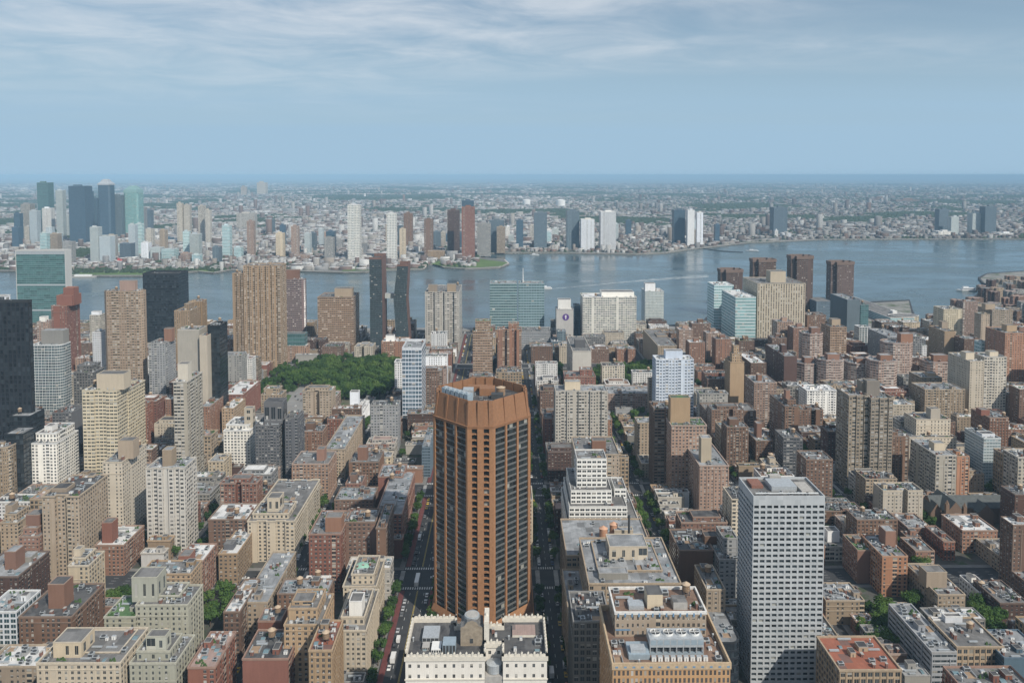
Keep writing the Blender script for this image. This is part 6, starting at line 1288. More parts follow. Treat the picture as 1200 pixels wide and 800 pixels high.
for l in IND:
    a, b, y, yy, h, kind, row = l; rr = random.Random(int(a * 7 + y * 131))
    mid = (a + b) / 2
    if mid > 150: wts = [3.5, 5, 6.5, 4.5, 4, 2.6, 1.8, 2.6, 2.4, 3, 3, 1.4, 1.6]
    else: wts = [2.6, 3.6, 4.4, 3, 4.4, 3, 2.6, 3, 1.8, 3.6, 2.6, 2.4, 2.6]
    st = rr.choices(RWALL, wts)[0]; rf = rr.choices(['silver', 'white', 'gravel', 'tar', 'pink', 'brown'], [5, 4, 4, 6, .5, .7])[0]
    cx, cy = (a + b) / 2, (y + yy) / 2; hw, hd = (b - a) / 2, (yy - y) / 2
    px, py = proj((cx, cy, h)); fl = round(h / 2.6)
    big = kind == 'A'
    root = empty('rowhouse' if not big else 'apartment_house' if h > 19 else 'walk_up_building', (cx, cy, 0))
    feat = rr.random(); has_tank = big and feat < .28; 
    blank = 'FB' if (not big or (h < 19 and rr.random() < .18)) else ''
    mb = MB(); b_ = ST[st]; cor = rr.choice([.15, .3, .5])
    fp = rect(-hw, hw, -hd, hd)
    if big and rr.random() < .35 and hd > 6:        # light well cut in the side
        c0 = hw * rr.uniform(-.3, .2); s = -hd if rr.random() < .5 else hd; w_ = rr.uniform(3, 6); dpt = hd * .6
        fp = [(-hw, -hd), (c0, -hd), (c0, -hd + dpt), (c0 + w_, -hd + dpt), (c0 + w_, -hd), (hw, -hd), (hw, hd), (-hw, hd)]
    d = mb.prism(fp, 0, h, b_[5], b_[6], rr.uniform(.6, 1.1), cor, t=.3, blank=blank, relief=(int(a * 7 + y * 131) if y < 800 and big else None))
    R_ = MB(); R_.quad([(*k, d[1]) for k in d[0]])
    pent = False
    if big and rr.random() < .3:
        sx0, sx1 = -hw * rr.uniform(.4, .8), hw * rr.uniform(.4, .8); e = mb.prism(rect(sx0, sx1, -hd * .6, hd * .7), d[1], d[1] + 3.2, b_[5], 2.8, .6, .15, t=.25); R_.quad([(*k, e[1]) for k in e[0]]); pent = True
    mb.build('facade', [stmat(st), trimmat(st)], root); R_.build('roof', ROOFS[rf], root)
    tk = [(0, 0, hw * 1.5, hd * 1.4)] if pent else []
    clutter(root, -hw, hw, -hd, hd, d[1], st, 1.5 if y < 650 else .9, rr, 1 if has_tank else 0, y < 900, tk)
    kindw = ('narrow' if not big else 'tall' if h > 24 else 'mid height' if h > 17 else 'low')
    ft = 'roof tank' if has_tank else 'penthouse' if pent else None
    desc = f"{kindw} {CNAME[st]} {'rowhouse' if not big else 'building'} with {ft or ROOFN[rf]}"
    tag(root, relabel(desc, px, py, y), 'rowhouse' if not big else 'building', 'ordinary rowhouses' if not big else 'ordinary apartment buildings')
    RECTS.append((a, b, y, yy))
# the farther mass of the same, beyond the first hundreds: one object
mb = MB(); mats = [stmat(s) for s in RWALL] + [ROOFS['silver'], ROOFS['white'], ROOFS['gravel'], ROOFS['tar'], M_METAL, simple('chimney_brick', (.24, .12, .09))]
for s_, l in REST:
    a, b, y, yy, h, kind, row = l; st = r2.randrange(len(RWALL)); b_ = ST[RWALL[st]]
    d = mb.prism(rect(a, b, y, yy), 0, h, b_[5], b_[6], .8, .2, t=.3, blank='FB' if kind == 'R' else '', mw=st, mt=st)
    mb.quad([(*k, d[1]) for k in d[0]], None, len(RWALL) + r2.choices([0, 1, 2, 3], [5, 3, 4, 2])[0])
    for k in range(2 if kind == 'R' else 4):
        if b - a < 6 or yy - y < 5: continue
        x, q = r2.uniform(a + 1.5, b - 3), r2.uniform(y + 1.2, yy - 2.5); mb.box(x, x + r2.uniform(.8, 2.5), q, q + r2.uniform(.8, 2), d[1], d[1] + r2.uniform(.8, 2.8), len(RWALL) + 4 + r2.randrange(2))
    RECTS.append((a, b, y, yy))
tag(mb.build('low_city_blocks', mats), 'dense mass of farther low brick blocks between the towers', 'buildings', kind='stuff')
# ------------------------------------------------------------------ trees
def leafmat(name, c1, c2):
    m = newmat(name); G = NG(m.node_tree); tc = G.n('ShaderNodeTexCoord'); oi = G.n('ShaderNodeObjectInfo')
    g = G.n('ShaderNodeNewGeometry')
    f = G.m('ADD', G.m('MULTIPLY', G.rng(G.noise(tc.outputs['Object'], .55, 3, .6), .3, .7), .45), G.m('MULTIPLY', oi.outputs['Random'], .75))
    c = G.mix(f, c1, c2)
    d = G.n('ShaderNodeBsdfDiffuse'); G.put(c, d.inputs[0]); t = G.n('ShaderNodeBsdfTranslucent'); G.put(G.mix(.5, c, (.10, .16, .03)), t.inputs[0])
    mx = G.n('ShaderNodeMixShader'); mx.inputs[0].default_value = .25; G.L.new(d.outputs[0], mx.inputs[1]); G.L.new(t.outputs[0], mx.inputs[2]); G.out(mx.outputs[0]); return m
LEAF = [leafmat('leaves_deep', (.035, .072, .024), (.075, .135, .042)), leafmat('leaves_mid', (.055, .11, .03), (.105, .18, .052)), leafmat('leaves_light', (.07, .14, .034), (.14, .21, .06))]
M_BARK = simple('bark', (.11, .08, .06), .9, 0, .3, 2.)
def crown_mesh(seed, rad, h, nl, mat):
    r = random.Random(seed); m = MB(); cl = []
    for _ in range(11):
        a = r.uniform(0, 6.28); q = rad * math.sqrt(r.random()) * .68; cl.append((q * math.cos(a), q * math.sin(a), h * r.uniform(.42, .86), rad * r.uniform(.3, .5)))
    for _ in range(nl):
        x, y, z, c = r.choice(cl); v = Vector((r.gauss(0, 1), r.gauss(0, 1), r.gauss(0, .8))).normalized() * c * r.uniform(.7, 1.08)
        p = Vector((x, y, z)) + v; n = (v.normalized() + Vector((r.uniform(-.5, .5), r.uniform(-.5, .5), r.uniform(-.2, .6)))).normalized()
        u = n.orthogonal().normalized(); w = n.cross(u); s = r.uniform(.32, .62) * (1 if nl > 500 else 1.55)
        m.quad([p + u * s, p + w * s * .7, p - u * s, p - w * s * .7])
    o = m.build('crown', mat); me = o.data; bpy.data.objects.remove(o); return me
def trunk_mesh(seed, h):
    r = random.Random(seed); m = MB(); m.cyl(0, 0, 0, h * .5, .3, .18, 7, 0, False)
    for k in range(5):
        a = k * 1.26 + r.uniform(-.3, .3); m.bar((0, 0, h * r.uniform(.25, .45)), (2. * math.cos(a), 2. * math.sin(a), h * r.uniform(.6, .75)), .1)
    o = m.build('trunk', M_BARK); me = o.data; bpy.data.objects.remove(o); return me
TREES = [(crown_mesh(s, 3.6 + .5 * (s % 3), 9.5, 950, LEAF[s % 3]), trunk_mesh(s, 9.5)) for s in range(7)]
NT = [0]; TQ = []
def tree(x, y, s, label, group, z=.13, r=rnd, pick=None):
    TQ.append((x, y, s, label, group, z, r.randrange(7) if pick is None else pick, r.uniform(0, 6.28), r.uniform(.85, 1.1))); NT[0] += 1
def tree_now(x, y, s, label, group, z, k, rz, sz):
    c, t = TREES[k]; o = empty('broadleaf_tree', (x, y, z), rz); tag(o, label, 'tree', group)
    for nm, me in (('trunk', t), ('crown', c)): q = bpy.data.objects.new(nm, me); COL.objects.link(q); q.parent = o; q.scale = (s, s, s * sz)
rt = random.Random(5); refresh()
def grove(px, label, group, n, s=(.9, 1.3), z=4., mind=4.6, picks=None):
    """px: picture polygon bounding the canopy; trees are strewn over the ground below it"""
    g = [ground(a, b, z) for a, b in px]; P = [(p.x, p.y) for p in g]; out = []; tries = 0
    xa, xb, ya, yb = min(p[0] for p in P), max(p[0] for p in P), min(p[1] for p in P), max(p[1] for p in P)
    def inside(x, y):
        c = False
        for k in range(len(P)):
            (x1, y1), (x2, y2) = P[k], P[k - 1]
            if (y1 > y) != (y2 > y) and x < (x2 - x1) * (y - y1) / (y2 - y1) + x1: c = not c
        return c
    while len(out) < n and tries < n * 60:
        tries += 1; x, y = rt.uniform(xa, xb), rt.uniform(ya, yb)
        if not inside(x, y) or any((x - a) ** 2 + (y - b) ** 2 < mind ** 2 for a, b in out): continue
        if not clear(x, x, y, y, 1.2): continue
        out.append((x, y)); tree(x, y, rt.uniform(*s), label, group, r=rt, pick=rt.choice(picks) if picks else None)
grove([(335, 447), (352, 430), (372, 419), (468, 419), (470, 447), (440, 462), (395, 463), (372, 447)], 'leafy green tree in the dense park canopy left of centre', 'park canopy by the tunnel road', 330, (.95, 1.85), 8, 4.6)
grove([(300, 462), (312, 432), (334, 418), (356, 422), (346, 448), (326, 466)], 'tree beside the tunnel road at the foot of the fluted tower', 'trees at the fluted tower foot', 60, (.8, 1.4), 6)
grove([(694, 449), (698, 428), (770, 424), (768, 450)], 'tree in the green square behind the pink white low hall', 'hospital square trees', 90, (1.1, 1.6), 8, 4.8)
grove([(626, 449), (628, 428), (664, 426), (664, 447)], 'tree in the small dark garden beside the grey institute slab', 'institute garden trees', 30, (1.1, 1.5), 8, 5)
grove([(818, 452), (816, 422), (835, 424), (858, 455), (852, 462), (838, 462)], 'street tree right of the white blue balcony tower', 'trees near the pale stone depot', 22, (1, 1.4), 6)
grove([(744, 532), (744, 480), (768, 478), (768, 530)], 'garden tree in the courtyard between white rowhouses and brown towers', 'courtyard garden trees', 16, (1.1, 1.5), 6)
grove([(240, 735), (238, 700), (262, 686), (285, 700), (262, 738)], 'bright garden tree behind the long pale roofed brick terrace', 'bright garden trees', 10, (1, 1.3), 5, 4.2, [1, 2, 4, 5])
grove([(1012, 775), (1014, 705), (1044, 702), (1056, 772)], 'dark garden tree below the striped orange brick slab', 'garden trees under the orange slab', 18, (1, 1.35), 5, 4.2)
grove([(1060, 712), (1062, 668), (1082, 660), (1084, 700)], 'garden tree behind the square towered tan building', 'garden trees by the tan tower', 8, (1, 1.2), 5)
grove([(1142, 745), (1140, 692), (1160, 696), (1186, 745)], 'garden tree behind the broad tan arched loft', 'garden trees behind the arched loft', 12, (1, 1.25), 5)
grove([(130, 712), (128, 690), (150, 684), (152, 708)], 'dark yard tree beside the neat white edged brick house', 'yard trees by the neat brick house', 5, (1, 1.2), 5)
grove([(318, 700), (320, 678), (350, 672), (352, 700)], 'yard tree behind the red brick tank tower', 'yard trees behind the tank tower', 5, (1, 1.2), 5)
grove([(1118, 570), (1178, 560), (1190, 590), (1150, 590)], 'tree near the brown stone church', 'church trees', 7, (.8, 1.1), 4)
grove([(1020, 470), (1060, 440), (1075, 470), (1056, 500)], 'tree behind the wider grey brown slab', 'trees behind the big slab', 12, (.9, 1.2), 5)
grove([(935, 540), (940, 475), (985, 500), (985, 540)], 'tree in the yards left of the big grey brown slab', 'trees by the big slab', 22, (.9, 1.25), 5)
# street trees: along kerbs where the photograph shows them
def street(X, y0, y1, step, label, group, side=(1, -1), s=(.75, 1.)):
    y = y0
    while y < y1:
        for sd in side:
            if rt.random() < .8 and all(abs(y - q) > 17 for q in YS): tree(X + sd * (sh(X) - 2.4), y + rt.uniform(-2, 2), rt.uniform(*s), label, group, .13, rt)
        y += step
street(-55, 385, 640, 7, 'street tree on the wide street with red bus lanes', 'trees on the red laned street', s=(.8, 1.05))
street(27, 400, 900, 10, 'street tree along the straight street beside the russet octagon tower', 'trees on the octagon side street', s=(.8, 1.1))
street(108, 500, 860, 8, 'street tree in the green side street behind the white ziggurat', 'trees behind the ziggurat', s=(.9, 1.15))
street(-136, 520, 860, 9, 'street tree in the side street leading up to the park', 'trees in the park street', s=(.8, 1.1))
street(189, 480, 700, 11, 'street tree beside the white gridded tower\'s rear street', 'trees behind the gridded tower')
street(270, 500, 800, 13, 'street tree in the side street by the big grey brown slab', 'trees in the slab street')
street(-217, 480, 800, 14, 'street tree in the side street by the grey balcony column tower', 'trees in the balcony tower street')
for X_ in XS:
    if abs(X_) > 560 or X_ in (-55, 27, 108, -136): continue
    y = 400.
    while y < 1040:
        for sd in (1, -1):
            if rt.random() < .26 and abs(X_) < .62 * y and all(abs(y - q) > 17 for q in YS) and visible([(X_ + sd * (sh(X_) - 2.4), y, 7)]): tree(X_ + sd * (sh(X_) - 2.4), y, rt.uniform(.65, 1.0), 'street tree on a narrow side street between brick blocks', 'side street trees', .13, rt)
        y += 10
# back yard trees in block interiors, only where seen
n = 0
for (x0, x1, y0, y1, bi, bj) in BLOCKS:
    if y0 < 380 or y1 > 1060 or x1 < -.6 * y1 or x0 > .6 * y1: continue
    for k in range(9):
        x = (x0 + x1) / 2 + rt.uniform(-4, 4); y = rt.uniform(y0 + 30, y1 - 30)
        if clear(x, x, y, y, 2.0) and n < 110 and visible([(x, y, 7), (x, y, 10)]):
            tree(x, y, rt.uniform(.7, 1.05), 'back yard tree between rows of rowhouses', 'back yard trees', .14, rt); n += 1
print('trees', NT[0])
# the 295 that show largest stand as trees of their own, the remaining ones as one mass
import numpy as np
def seen_size(t): return (t[2] / t[1]) * (visible([(t[0], t[1], 9 * t[2]), (t[0] - 2, t[1], 6 * t[2]), (t[0] + 2, t[1], 6 * t[2])]) + .02)
TQ.sort(key=seen_size, reverse=True)
for t in TQ[:295]: tree_now(*t)
VV, FF, MI, base = [], [], [], 0
cache = []
LITE = [(crown_mesh(40 + s, 3.8 + .3 * (s % 3), 9.5, 330, LEAF[s % 3]), TREES[s][1]) for s in range(7)]
for c, t in TREES + LITE:
    row = []
    for me in (c, t):
        v = np.empty(len(me.vertices) * 3); me.vertices.foreach_get('co', v); row.append((v.reshape(-1, 3), [tuple(p.vertices) for p in me.polygons], me.materials[0]))
    cache.append(row)
TM = LEAF + [M_BARK]
for (x, y, s, lb, gp, z, k, rz, sz) in TQ[295:]:
    ca, sa = math.cos(rz) * s, math.sin(rz) * s
    for v, f, mt in cache[k + (7 if y > 720 else 0)]:
        w = np.stack([v[:, 0] * ca - v[:, 1] * sa + x, v[:, 0] * sa + v[:, 1] * ca + y, v[:, 2] * s * sz + z], 1); VV.append(w)
        FF += [tuple(i + base for i in p) for p in f]; MI += [TM.index(mt)] * len(f); base += len(v)
me = bpy.data.meshes.new('tree_mass'); me.from_pydata(np.concatenate(VV).tolist(), [], FF)
for mt in TM: me.materials.append(mt)
me.polygons.foreach_set('material_index', MI); o = bpy.data.objects.new('tree_mass', me); COL.objects.link(o)
tag(o, 'further leafy trees of the park canopy and back yards beyond the nearest ones', 'trees', kind='stuff')
# ------------------------------------------------------------------ traffic
def carproto(kind, col, nm):
    r = empty(nm); L, W_, Hh = {'car': (4.4, 1.8, 1.35), 'van': (5.6, 2., 2.3), 'bus': (12, 2.6, 3.1), 'truck': (8.5, 2.5, 3.2)}[kind]
    p = MATS.get('paint_' + col) or simple('paint_' + col, {'white': (.75, .75, .74), 'black': (.02, .02, .022), 'silver': (.45, .46, .48), 'yellow': (.62, .40, .04), 'red': (.35, .04, .03), 'blue': (.05, .09, .22), 'grey': (.16, .165, .17)}[col], .3, 0, .02, 1., .6)
    m = MB(); hw, hl = W_ / 2, L / 2
    if kind == 'car':
        prof = [(-hl, .35), (-hl, .8), (-hl + .9, .95), (hl - .9, .95), (hl, .75), (hl, .35)]
        cab = [(-hl + .7, .95), (-hl + 1.3, Hh), (hl - 1.9, Hh), (hl - 1.1, .95)]
    elif kind == 'van': prof = [(-hl, .35), (-hl, Hh), (hl - 1.3, Hh), (hl - .5, 1.2), (hl, 1.), (hl, .35)]; cab = None
    elif kind == 'bus': prof = [(-hl, .35), (-hl, Hh), (hl, Hh), (hl, .35)]; cab = None
    else: prof = [(-hl, .5), (-hl, Hh), (hl - 2.4, Hh), (hl - 2.4, .5)]; cab = None
    def ext(m, pr, w, mi=0):
        m.quad([(w, y, z) for y, z in pr], None, mi); m.quad([(-w, y, z) for y, z in pr][::-1], None, mi)
        for k in range(len(pr)): (a, za), (b, zb) = pr[k], pr[(k + 1) % len(pr)]; m.quad([(-w, a, za), (w, a, za), (w, b, zb), (-w, b, zb)], None, mi)
    ext(m, prof, hw)
    if kind == 'truck': ext(m, [(hl - 2.2, .4), (hl - 2.2, 2.3), (hl - .8, 2.3), (hl, 1.3), (hl, .4)], hw * .95)
    m.build('body', p, r); g = MB()
    if cab: ext(g, cab, hw * .86, 0); ext(g, [(-hl + 1.35, Hh - .04), (-hl + 1.4, Hh + .03), (hl - 2., Hh + .03), (hl - 1.95, Hh - .04)], hw * .84, 1)
    else:
        for s in (-1, 1): g.quad([(s * (hw + .01), -hl * .9, Hh * .55), (s * (hw + .01), hl * .75, Hh * .55), (s * (hw + .01), hl * .7, Hh * .85), (s * (hw + .01), -hl * .9, Hh * .85)] if kind == 'bus' else [(s * (hw + .01), hl - 2., 1.1), (s * (hw + .01), hl - .9, 1.1), (s * (hw + .01), hl - 1.2, 1.9), (s * (hw + .01), hl - 2., 1.9)])
        g.quad([(-hw * .85, hl + .01, Hh * .5), (hw * .85, hl + .01, Hh * .5), (hw * .85, hl + .01, Hh * .8), (-hw * .85, hl + .01, Hh * .8)]) if kind == 'bus' else g.quad([(-hw * .8, hl - .48, 1.25), (hw * .8, hl - .48, 1.25), (hw * .8, hl - 1.2, 2.1), (-hw * .8, hl - 1.2, 2.1)])
    g.build('windows', [M_DARK, p], r)
    for sy in (-.62, .62):
        for sx in (-1, 1):
            w = MB(); w.cyl(0, 0, -.12, .12, .34 if kind in ('car', 'van') else .48, None, 10); o = w.build('wheel', M_DARK, r, (sx * (hw - .12), sy * hl, .34 if kind in ('car', 'van') else .48)); o.rotation_euler = (0, R(90), 0)
    return r
PROTO = {}
for kind, col in (('car', 'white'), ('car', 'black'), ('car', 'silver'), ('car', 'yellow'), ('car', 'red'), ('car', 'blue'), ('car', 'grey'), ('van', 'white'), ('bus', 'white'), ('truck', 'white')):
    PROTO[kind, col] = [carproto(kind, col, {'car': 'parked_car', 'van': 'delivery_van', 'bus': 'city_bus', 'truck': 'box_truck'}[kind]), False]
def put(kind, col, x, y, rz, label, group, z=.01):
    src, used = PROTO[kind, col]
    if not used: o = src; PROTO[kind, col][1] = True
    else:
        o = src.copy(); COL.objects.link(o)
        for ch in src.children: c = ch.copy(); COL.objects.link(c); c.parent = o
    o.location = (x, y, z); o.rotation_euler = (0, 0, rz); tag(o, label, kind if kind != 'truck' else 'truck', group); return o
rc = random.Random(12); COLS = ['white', 'black', 'silver', 'grey', 'yellow', 'blue', 'red']; WT = [5, 5, 4, 4, 5, 1, .7]
SN = {-55: 'wide street with red lanes', 27: 'straight street by the russet octagon tower', 108: 'green side street behind the ziggurat', -136: 'side street towards the park'}
nc = 0
for X, nm in SN.items():
    w = sh(X) - 3.4
    for (ya, yb) in zip(YS[1:], YS[2:]):
        y = ya + 18
        while y < yb - 18:
            for lane in ((-w + 5.2, w - 5.2) if X == -55 else (-w + 1.1, w - 1.1)):
                if rc.random() < (.6 if X == -55 else .85) and nc < 280:
                    k = 'van' if rc.random() < .1 else 'car'; c = 'white' if k == 'van' else rc.choices(COLS, WT)[0]
                    if visible([(X + lane, y, 1.5)]): put(k, c, X + lane, y, 0 if lane > 0 else math.pi, f"{c} {'van' if k == 'van' else 'car'} on the {nm}", f"{c} {k}s on the {nm}"); nc += 1
            y += rc.uniform(6.2, 9)
for k, (px, py, kind, col, lb) in enumerate([(489, 680, 'bus', 'white', 'white city bus crossing the intersection on the wide red laned street'), (651, 726, 'van', 'white', 'white van in the dark straight street beside the ornate stone building'),
        (657, 787, 'truck', 'white', 'white box truck at the bottom end of the straight street'), (467, 748, 'van', 'white', 'white van on the bus lane beside the cream street house'), (461, 770, 'truck', 'white', 'white truck on the red bus lane near the bottom edge')]):
    g = ground(px, py, 1.); put(kind, col, min(g.x, 24) if g.x > 0 else g.x, g.y, 0, lb, None)
for k in range(26):
    Y = rc.choice([495, 638, 843]); x = rc.uniform(-300, 330)
    if visible([(x, Y, 1.5)]): c = rc.choices(COLS, WT)[0]; put('car', c, x, Y + rc.choice([-6.6, -3.3, 0, 3.3, 6.6]), -R(90), f'{c} car on a cross avenue between the tower blocks', f'{c} cars on cross avenues')
for k in range(24):
    a, b = tun[k % (len(tun) - 1)], tun[k % (len(tun) - 1) + 1]; p = a.lerp(b, rc.random()); c = rc.choices(COLS, WT)[0]; d = (b - a)
    put('car', c, p.x + rc.uniform(-9, 9), p.y, math.atan2(-d.x, d.y), f'{c} car on the tunnel approach road by the park', f'{c} cars on the tunnel approach', .24)
# ------------------------------------------------------------------ across the river
FARK = [
 (43, 56, 214, 3300, 'teal_dark', 'dark teal glass tower standing farthest left across the river', 'slim'),
 (65, 73, 223, 3150, 'pale_glass', 'pale green glass tower with bright white cap across the river', ''),
 (80, 99, 218, 2950, 'blue_glass', 'broad dark blue glass tower with pale crown across the river', ''),
 (101, 107, 224, 3300, 'blue_glass', 'dark blue tower rising right behind the broad blue one', ''),
 (106, 113, 232, 3350, 'blue_glass', 'shorter dark blue tower between the broad and capped blue towers', ''),
 (131, 142, 229, 3200, 'slate_glass', 'slate blue tower left of the green headquarters tower', ''),
 (161, 169, 243, 3400, 'grey', 'grey tower right of the green headquarters tower', ''),
 (170, 177, 246, 3500, 'slate_glass', 'small slate tower right of the grey one across the river', ''),
 (16, 23, 250, 3100, 'blue_glass', 'dark blue block at the left edge across the river', ''),
 (24, 35, 239, 3150, 'grey', 'grey tower at the left edge across the river', ''),
 (34, 43, 247, 2950, 'pale_glass', 'white windowed tower at the left edge across the river', ''),
 (49, 59, 244, 3250, 'white', 'white framed block between teal and pale green towers', ''),
 (76, 80, 252, 3300, 'pale_glass', 'narrow pale block between the pale green and broad blue towers', ''),
 (105, 115, 266, 2330, 'pale_glass', 'left white twin tower on the far riverbank', ''),
 (116, 129, 277, 2330, 'pale_glass', 'lower white twin tower on the far riverbank', ''),
 (140, 153, 285, 2420, 'slate_glass', 'grey glass block behind the red riverside sign', ''),
 (150, 158, 263, 2450, 'pale_glass', 'white tower left of two above the riverside park', ''),
 (159, 166, 262, 2500, 'aqua_band', 'aqua striped tower right of two above the riverside park', ''),
 (176, 188, 290, 2400, 'pale_glass', 'pale riverside block with flat roof', ''),
 (189, 204, 292, 2390, 'aqua_band', 'paler riverside block joined to the flat roofed one', ''),
 (207, 213, 238, 3000, 'cream_grey', 'left slab of the first cream twin pair', ''), (215, 222, 240, 3010, 'cream_grey', 'right slab of the first cream twin pair', ''),
 (232, 239, 241, 3000, 'cream_grey', 'left slab of the second cream twin pair', ''), (240, 246, 246, 2950, 'cream_grey', 'right slab of the second cream twin pair', ''),
 (214, 221, 271, 2450, 'aqua_band', 'aqua tower left of the riverside glass pair', ''), (222, 233, 274, 2400, 'pale_glass', 'greyer tower right of the riverside glass pair', ''),
 (260, 269, 264, 2500, 'aqua_band', 'slender pale aqua tower above the white low store', ''),
 (289, 297, 259, 2500, 'brick_pink', 'pink tower with orange top above the great fluted tower', ''),
 (323, 332, 273, 2480, 'cream', 'cream tower right of the pink orange topped one', ''),
 (341, 349, 265, 2480, 'brick_pink', 'lavender pink tower with a pale peak', ''), (341, 364, 299, 2440, 'brick_pink', 'long pink podium below the lavender pink tower', ''),
 (382, 392, 271, 2480, 'blue_glass', 'dark blue tower with a pale left side', ''), (375, 396, 300, 2430, 'grey', 'low grey block under the dark blue tower', ''),
 (407, 421, 240, 2360, 'lattice_far', 'tall white gridded riverside tower', ''), (453, 464, 250, 2370, 'lattice_far', 'shorter white gridded riverside tower', ''),
 (473, 483, 250, 2800, 'brick_brown', 'brown tower behind the shorter white gridded tower', ''), (468, 475, 268, 2450, 'cream', 'beige tower in front of the brown one', ''),
 (497, 507, 257, 2500, 'brick_brown', 'brown grey tower above the golden waterside block', ''), (501, 521, 294, 2420, 'tan_warm', 'golden tan waterside block', ''),
 (524, 538, 246, 2560, 'brick_dark', 'dark purple brown tower left of the highest red brown one', ''), (541, 556, 242, 2420, 'brick_red', 'red brown tower with dark glass cap on the far point', ''),
 (541, 555, 235, 2435, 'blue_glass', 'dark glass cap storeys of the far point tower', ''),
 (559, 575, 262, 2500, 'grey', 'grey tower right of the far point tower', ''), (573, 591, 258, 2640, 'slate_glass', 'dark slate block behind the far grey tower', ''), (582, 592, 266, 2600, 'tan', 'beige flank block beside the dark slate one', ''),
 (605, 613, 258, 2750, 'blue_glass', 'narrow dark blue tower standing alone on the far bank', ''), (626, 641, 249, 2760, 'slate_glass', 'dark slate tower standing alone on the far bank', ''),
 (664, 679, 247, 2740, 'slate_glass', 'grey glass tower left of the pinkish white one', ''), (681, 697, 257, 2700, 'white', 'pinkish white terraced tower on the far bank', ''),
 (704, 722, 248, 2700, 'white', 'tallest white tower on the far bank', ''),
 (790, 803, 246, 2900, 'blue_glass', 'dark blue tower left of the bright white towers', ''), (806, 814, 246, 2850, 'white', 'bright white tower left of its twin', ''), (817, 824, 249, 2860, 'white', 'bright white tower right of its twin', ''),
 (907, 923, 243, 3350, 'slate_glass', 'broad slate blue tower alone on the far right bank', ''), (908, 912, 270, 3250, 'white', 'small white block at the foot of the broad slate tower', ''), (917, 927, 273, 3240, 'white', 'stepped white block at the foot of the broad slate tower', ''),
 (1101, 1112, 245, 3450, 'slate_glass', 'slate tower first of the far right group', ''), (1115, 1124, 254, 3380, 'pale_glass', 'pale tower second of the far right group', ''),
 (1140, 1152, 250, 3430, 'pale_glass', 'pale tower third of the far right group', ''), (1155, 1168, 242, 3400, 'slate_glass', 'tall slate tower last of the far right group', ''),
 (1100, 1115, 271, 3330, 'white', 'low white block under the slate tower at far right', ''), (1171, 1188, 273, 3330, 'white', 'low white warehouse at the far right bank', ''),
 (311, 320, 257, 3500, 'slate_glass', 'rounded dark glass office behind the pink tower', ''), (277, 298, 250, 3700, 'cream_grey', 'wide cream factory building far behind the pink tower', ''),
 (248, 263, 304, 2400, 'white', 'bright white low riverside store', ''), (848, 872, 279, 3350, 'brick_rust', 'low brick riverside works on the far right bank', ''), (880, 904, 268, 3500, 'brick_dark', 'long dark brick works near the slate tower', ''),
 (1022, 1040, 232, 7800, 'brick_brown', 'far brown housing slabs near the horizon at right', ''), (1050, 1078, 234, 7400, 'brick_brown', 'far long brown housing block near the horizon at right', ''),
 (282, 288, 219, 9800, 'tan', 'tall tan block near the horizon, left of its twin', ''), (301, 311, 214, 10500, 'cream', 'tall cream slabs near the horizon', ''),
]
ST['lattice_far'] = ((.70, .70, .68), (.78, .78, .76), (.13, .17, .18), .55, .55, 4.5, 5., .2, 0., 0)
for i, (a, b, y, Y, st, lb, _) in enumerate(FARK):
    bg_ = Y < 9000; d = (b - a) / FOC * Y * (.9 if (b - a) < 20 else .5)
    r = tower(lb, lb, 'tower' if y < 285 else 'building', 'far_tower' if y < 285 else 'far_building', st, a, b, y, Y, d, 'white' if st in ('white', 'cream') else 'silver',
          ups=[(a + (b - a) * .3, a + (b - a) * .7, y - (1.6 if (y < 285) else .8), d * .3, d * .35, st)], cor=0, ph=1.2, bulk=False, dens=0)
# the slimmer crowd of towers standing among them
ro = random.Random(31); nfar = 0
for _ in range(400):
    if nfar >= 62: break
    px = ro.choice([ro.uniform(0, 210), ro.uniform(200, 420), ro.uniform(420, 600), ro.uniform(600, 840)]); gy = ro.uniform(283, 309) if px < 560 else ro.uniform(276, 287)
    g = ground(px, gy); w = ro.uniform(16, 30); hpx = ro.choice([9, 11, 14, 18, 24]) * ro.uniform(.8, 1.15) * (1.25 if px < 200 else 1)
    if any(g.x < b and g.x + w > a and g.y < d + 20 and g.y + 24 > c - 20 for a, b, c, d in RECTS) or (px > 420 and gy > 300): continue
    st = ro.choices(['pale_glass', 'cream_grey', 'slate_glass', 'grey', 'brick_pink', 'white', 'aqua_band', 'brick_brown', 'blue_glass', 'tan'], [5, 4, 4, 3, 2, 3, 2, 2, 3, 2])[0]
    x1 = px + w / g.y * FOC; nm = {'pale_glass': 'pale glass', 'cream_grey': 'pale grey', 'slate_glass': 'slate glass', 'grey': 'grey', 'brick_pink': 'pinkish brick', 'white': 'white', 'aqua_band': 'aqua striped', 'brick_brown': 'brown brick', 'blue_glass': 'dark blue glass', 'tan': 'tan'}[st]
    c_ = sorted([n for n in LAND if n[3] > 2200], key=lambda n: (n[1] - px) ** 2 + (n[2] - gy + hpx / 2) ** 2)[:4]; lb = None
    for n in c_:
        short = n[0].split(' across')[0].split(' on the far')[0]
        o_ = f"{'slim' if w < 22 else 'broad'} {nm} tower {'behind' if g.y > n[3] and abs(n[1] - px) < 14 else 'beside'} the {short}"
        if o_ not in used_labels and len(o_.split()) <= 16: lb = o_; break
    if not lb: continue
    used_labels.add(lb); tower(lb, lb, 'tower', 'far_tower', st, px, x1, gy - hpx, g.y, ro.uniform(16, 26), 'white' if st == 'white' else 'silver', cor=0, ph=1.2, bulk=False, dens=0, reg=False, ups=[(px + (x1 - px) * .3, px + (x1 - px) * .75, gy - hpx - 1.4, 5, 7, st)]); nfar += 1
print('extra far towers', nfar)
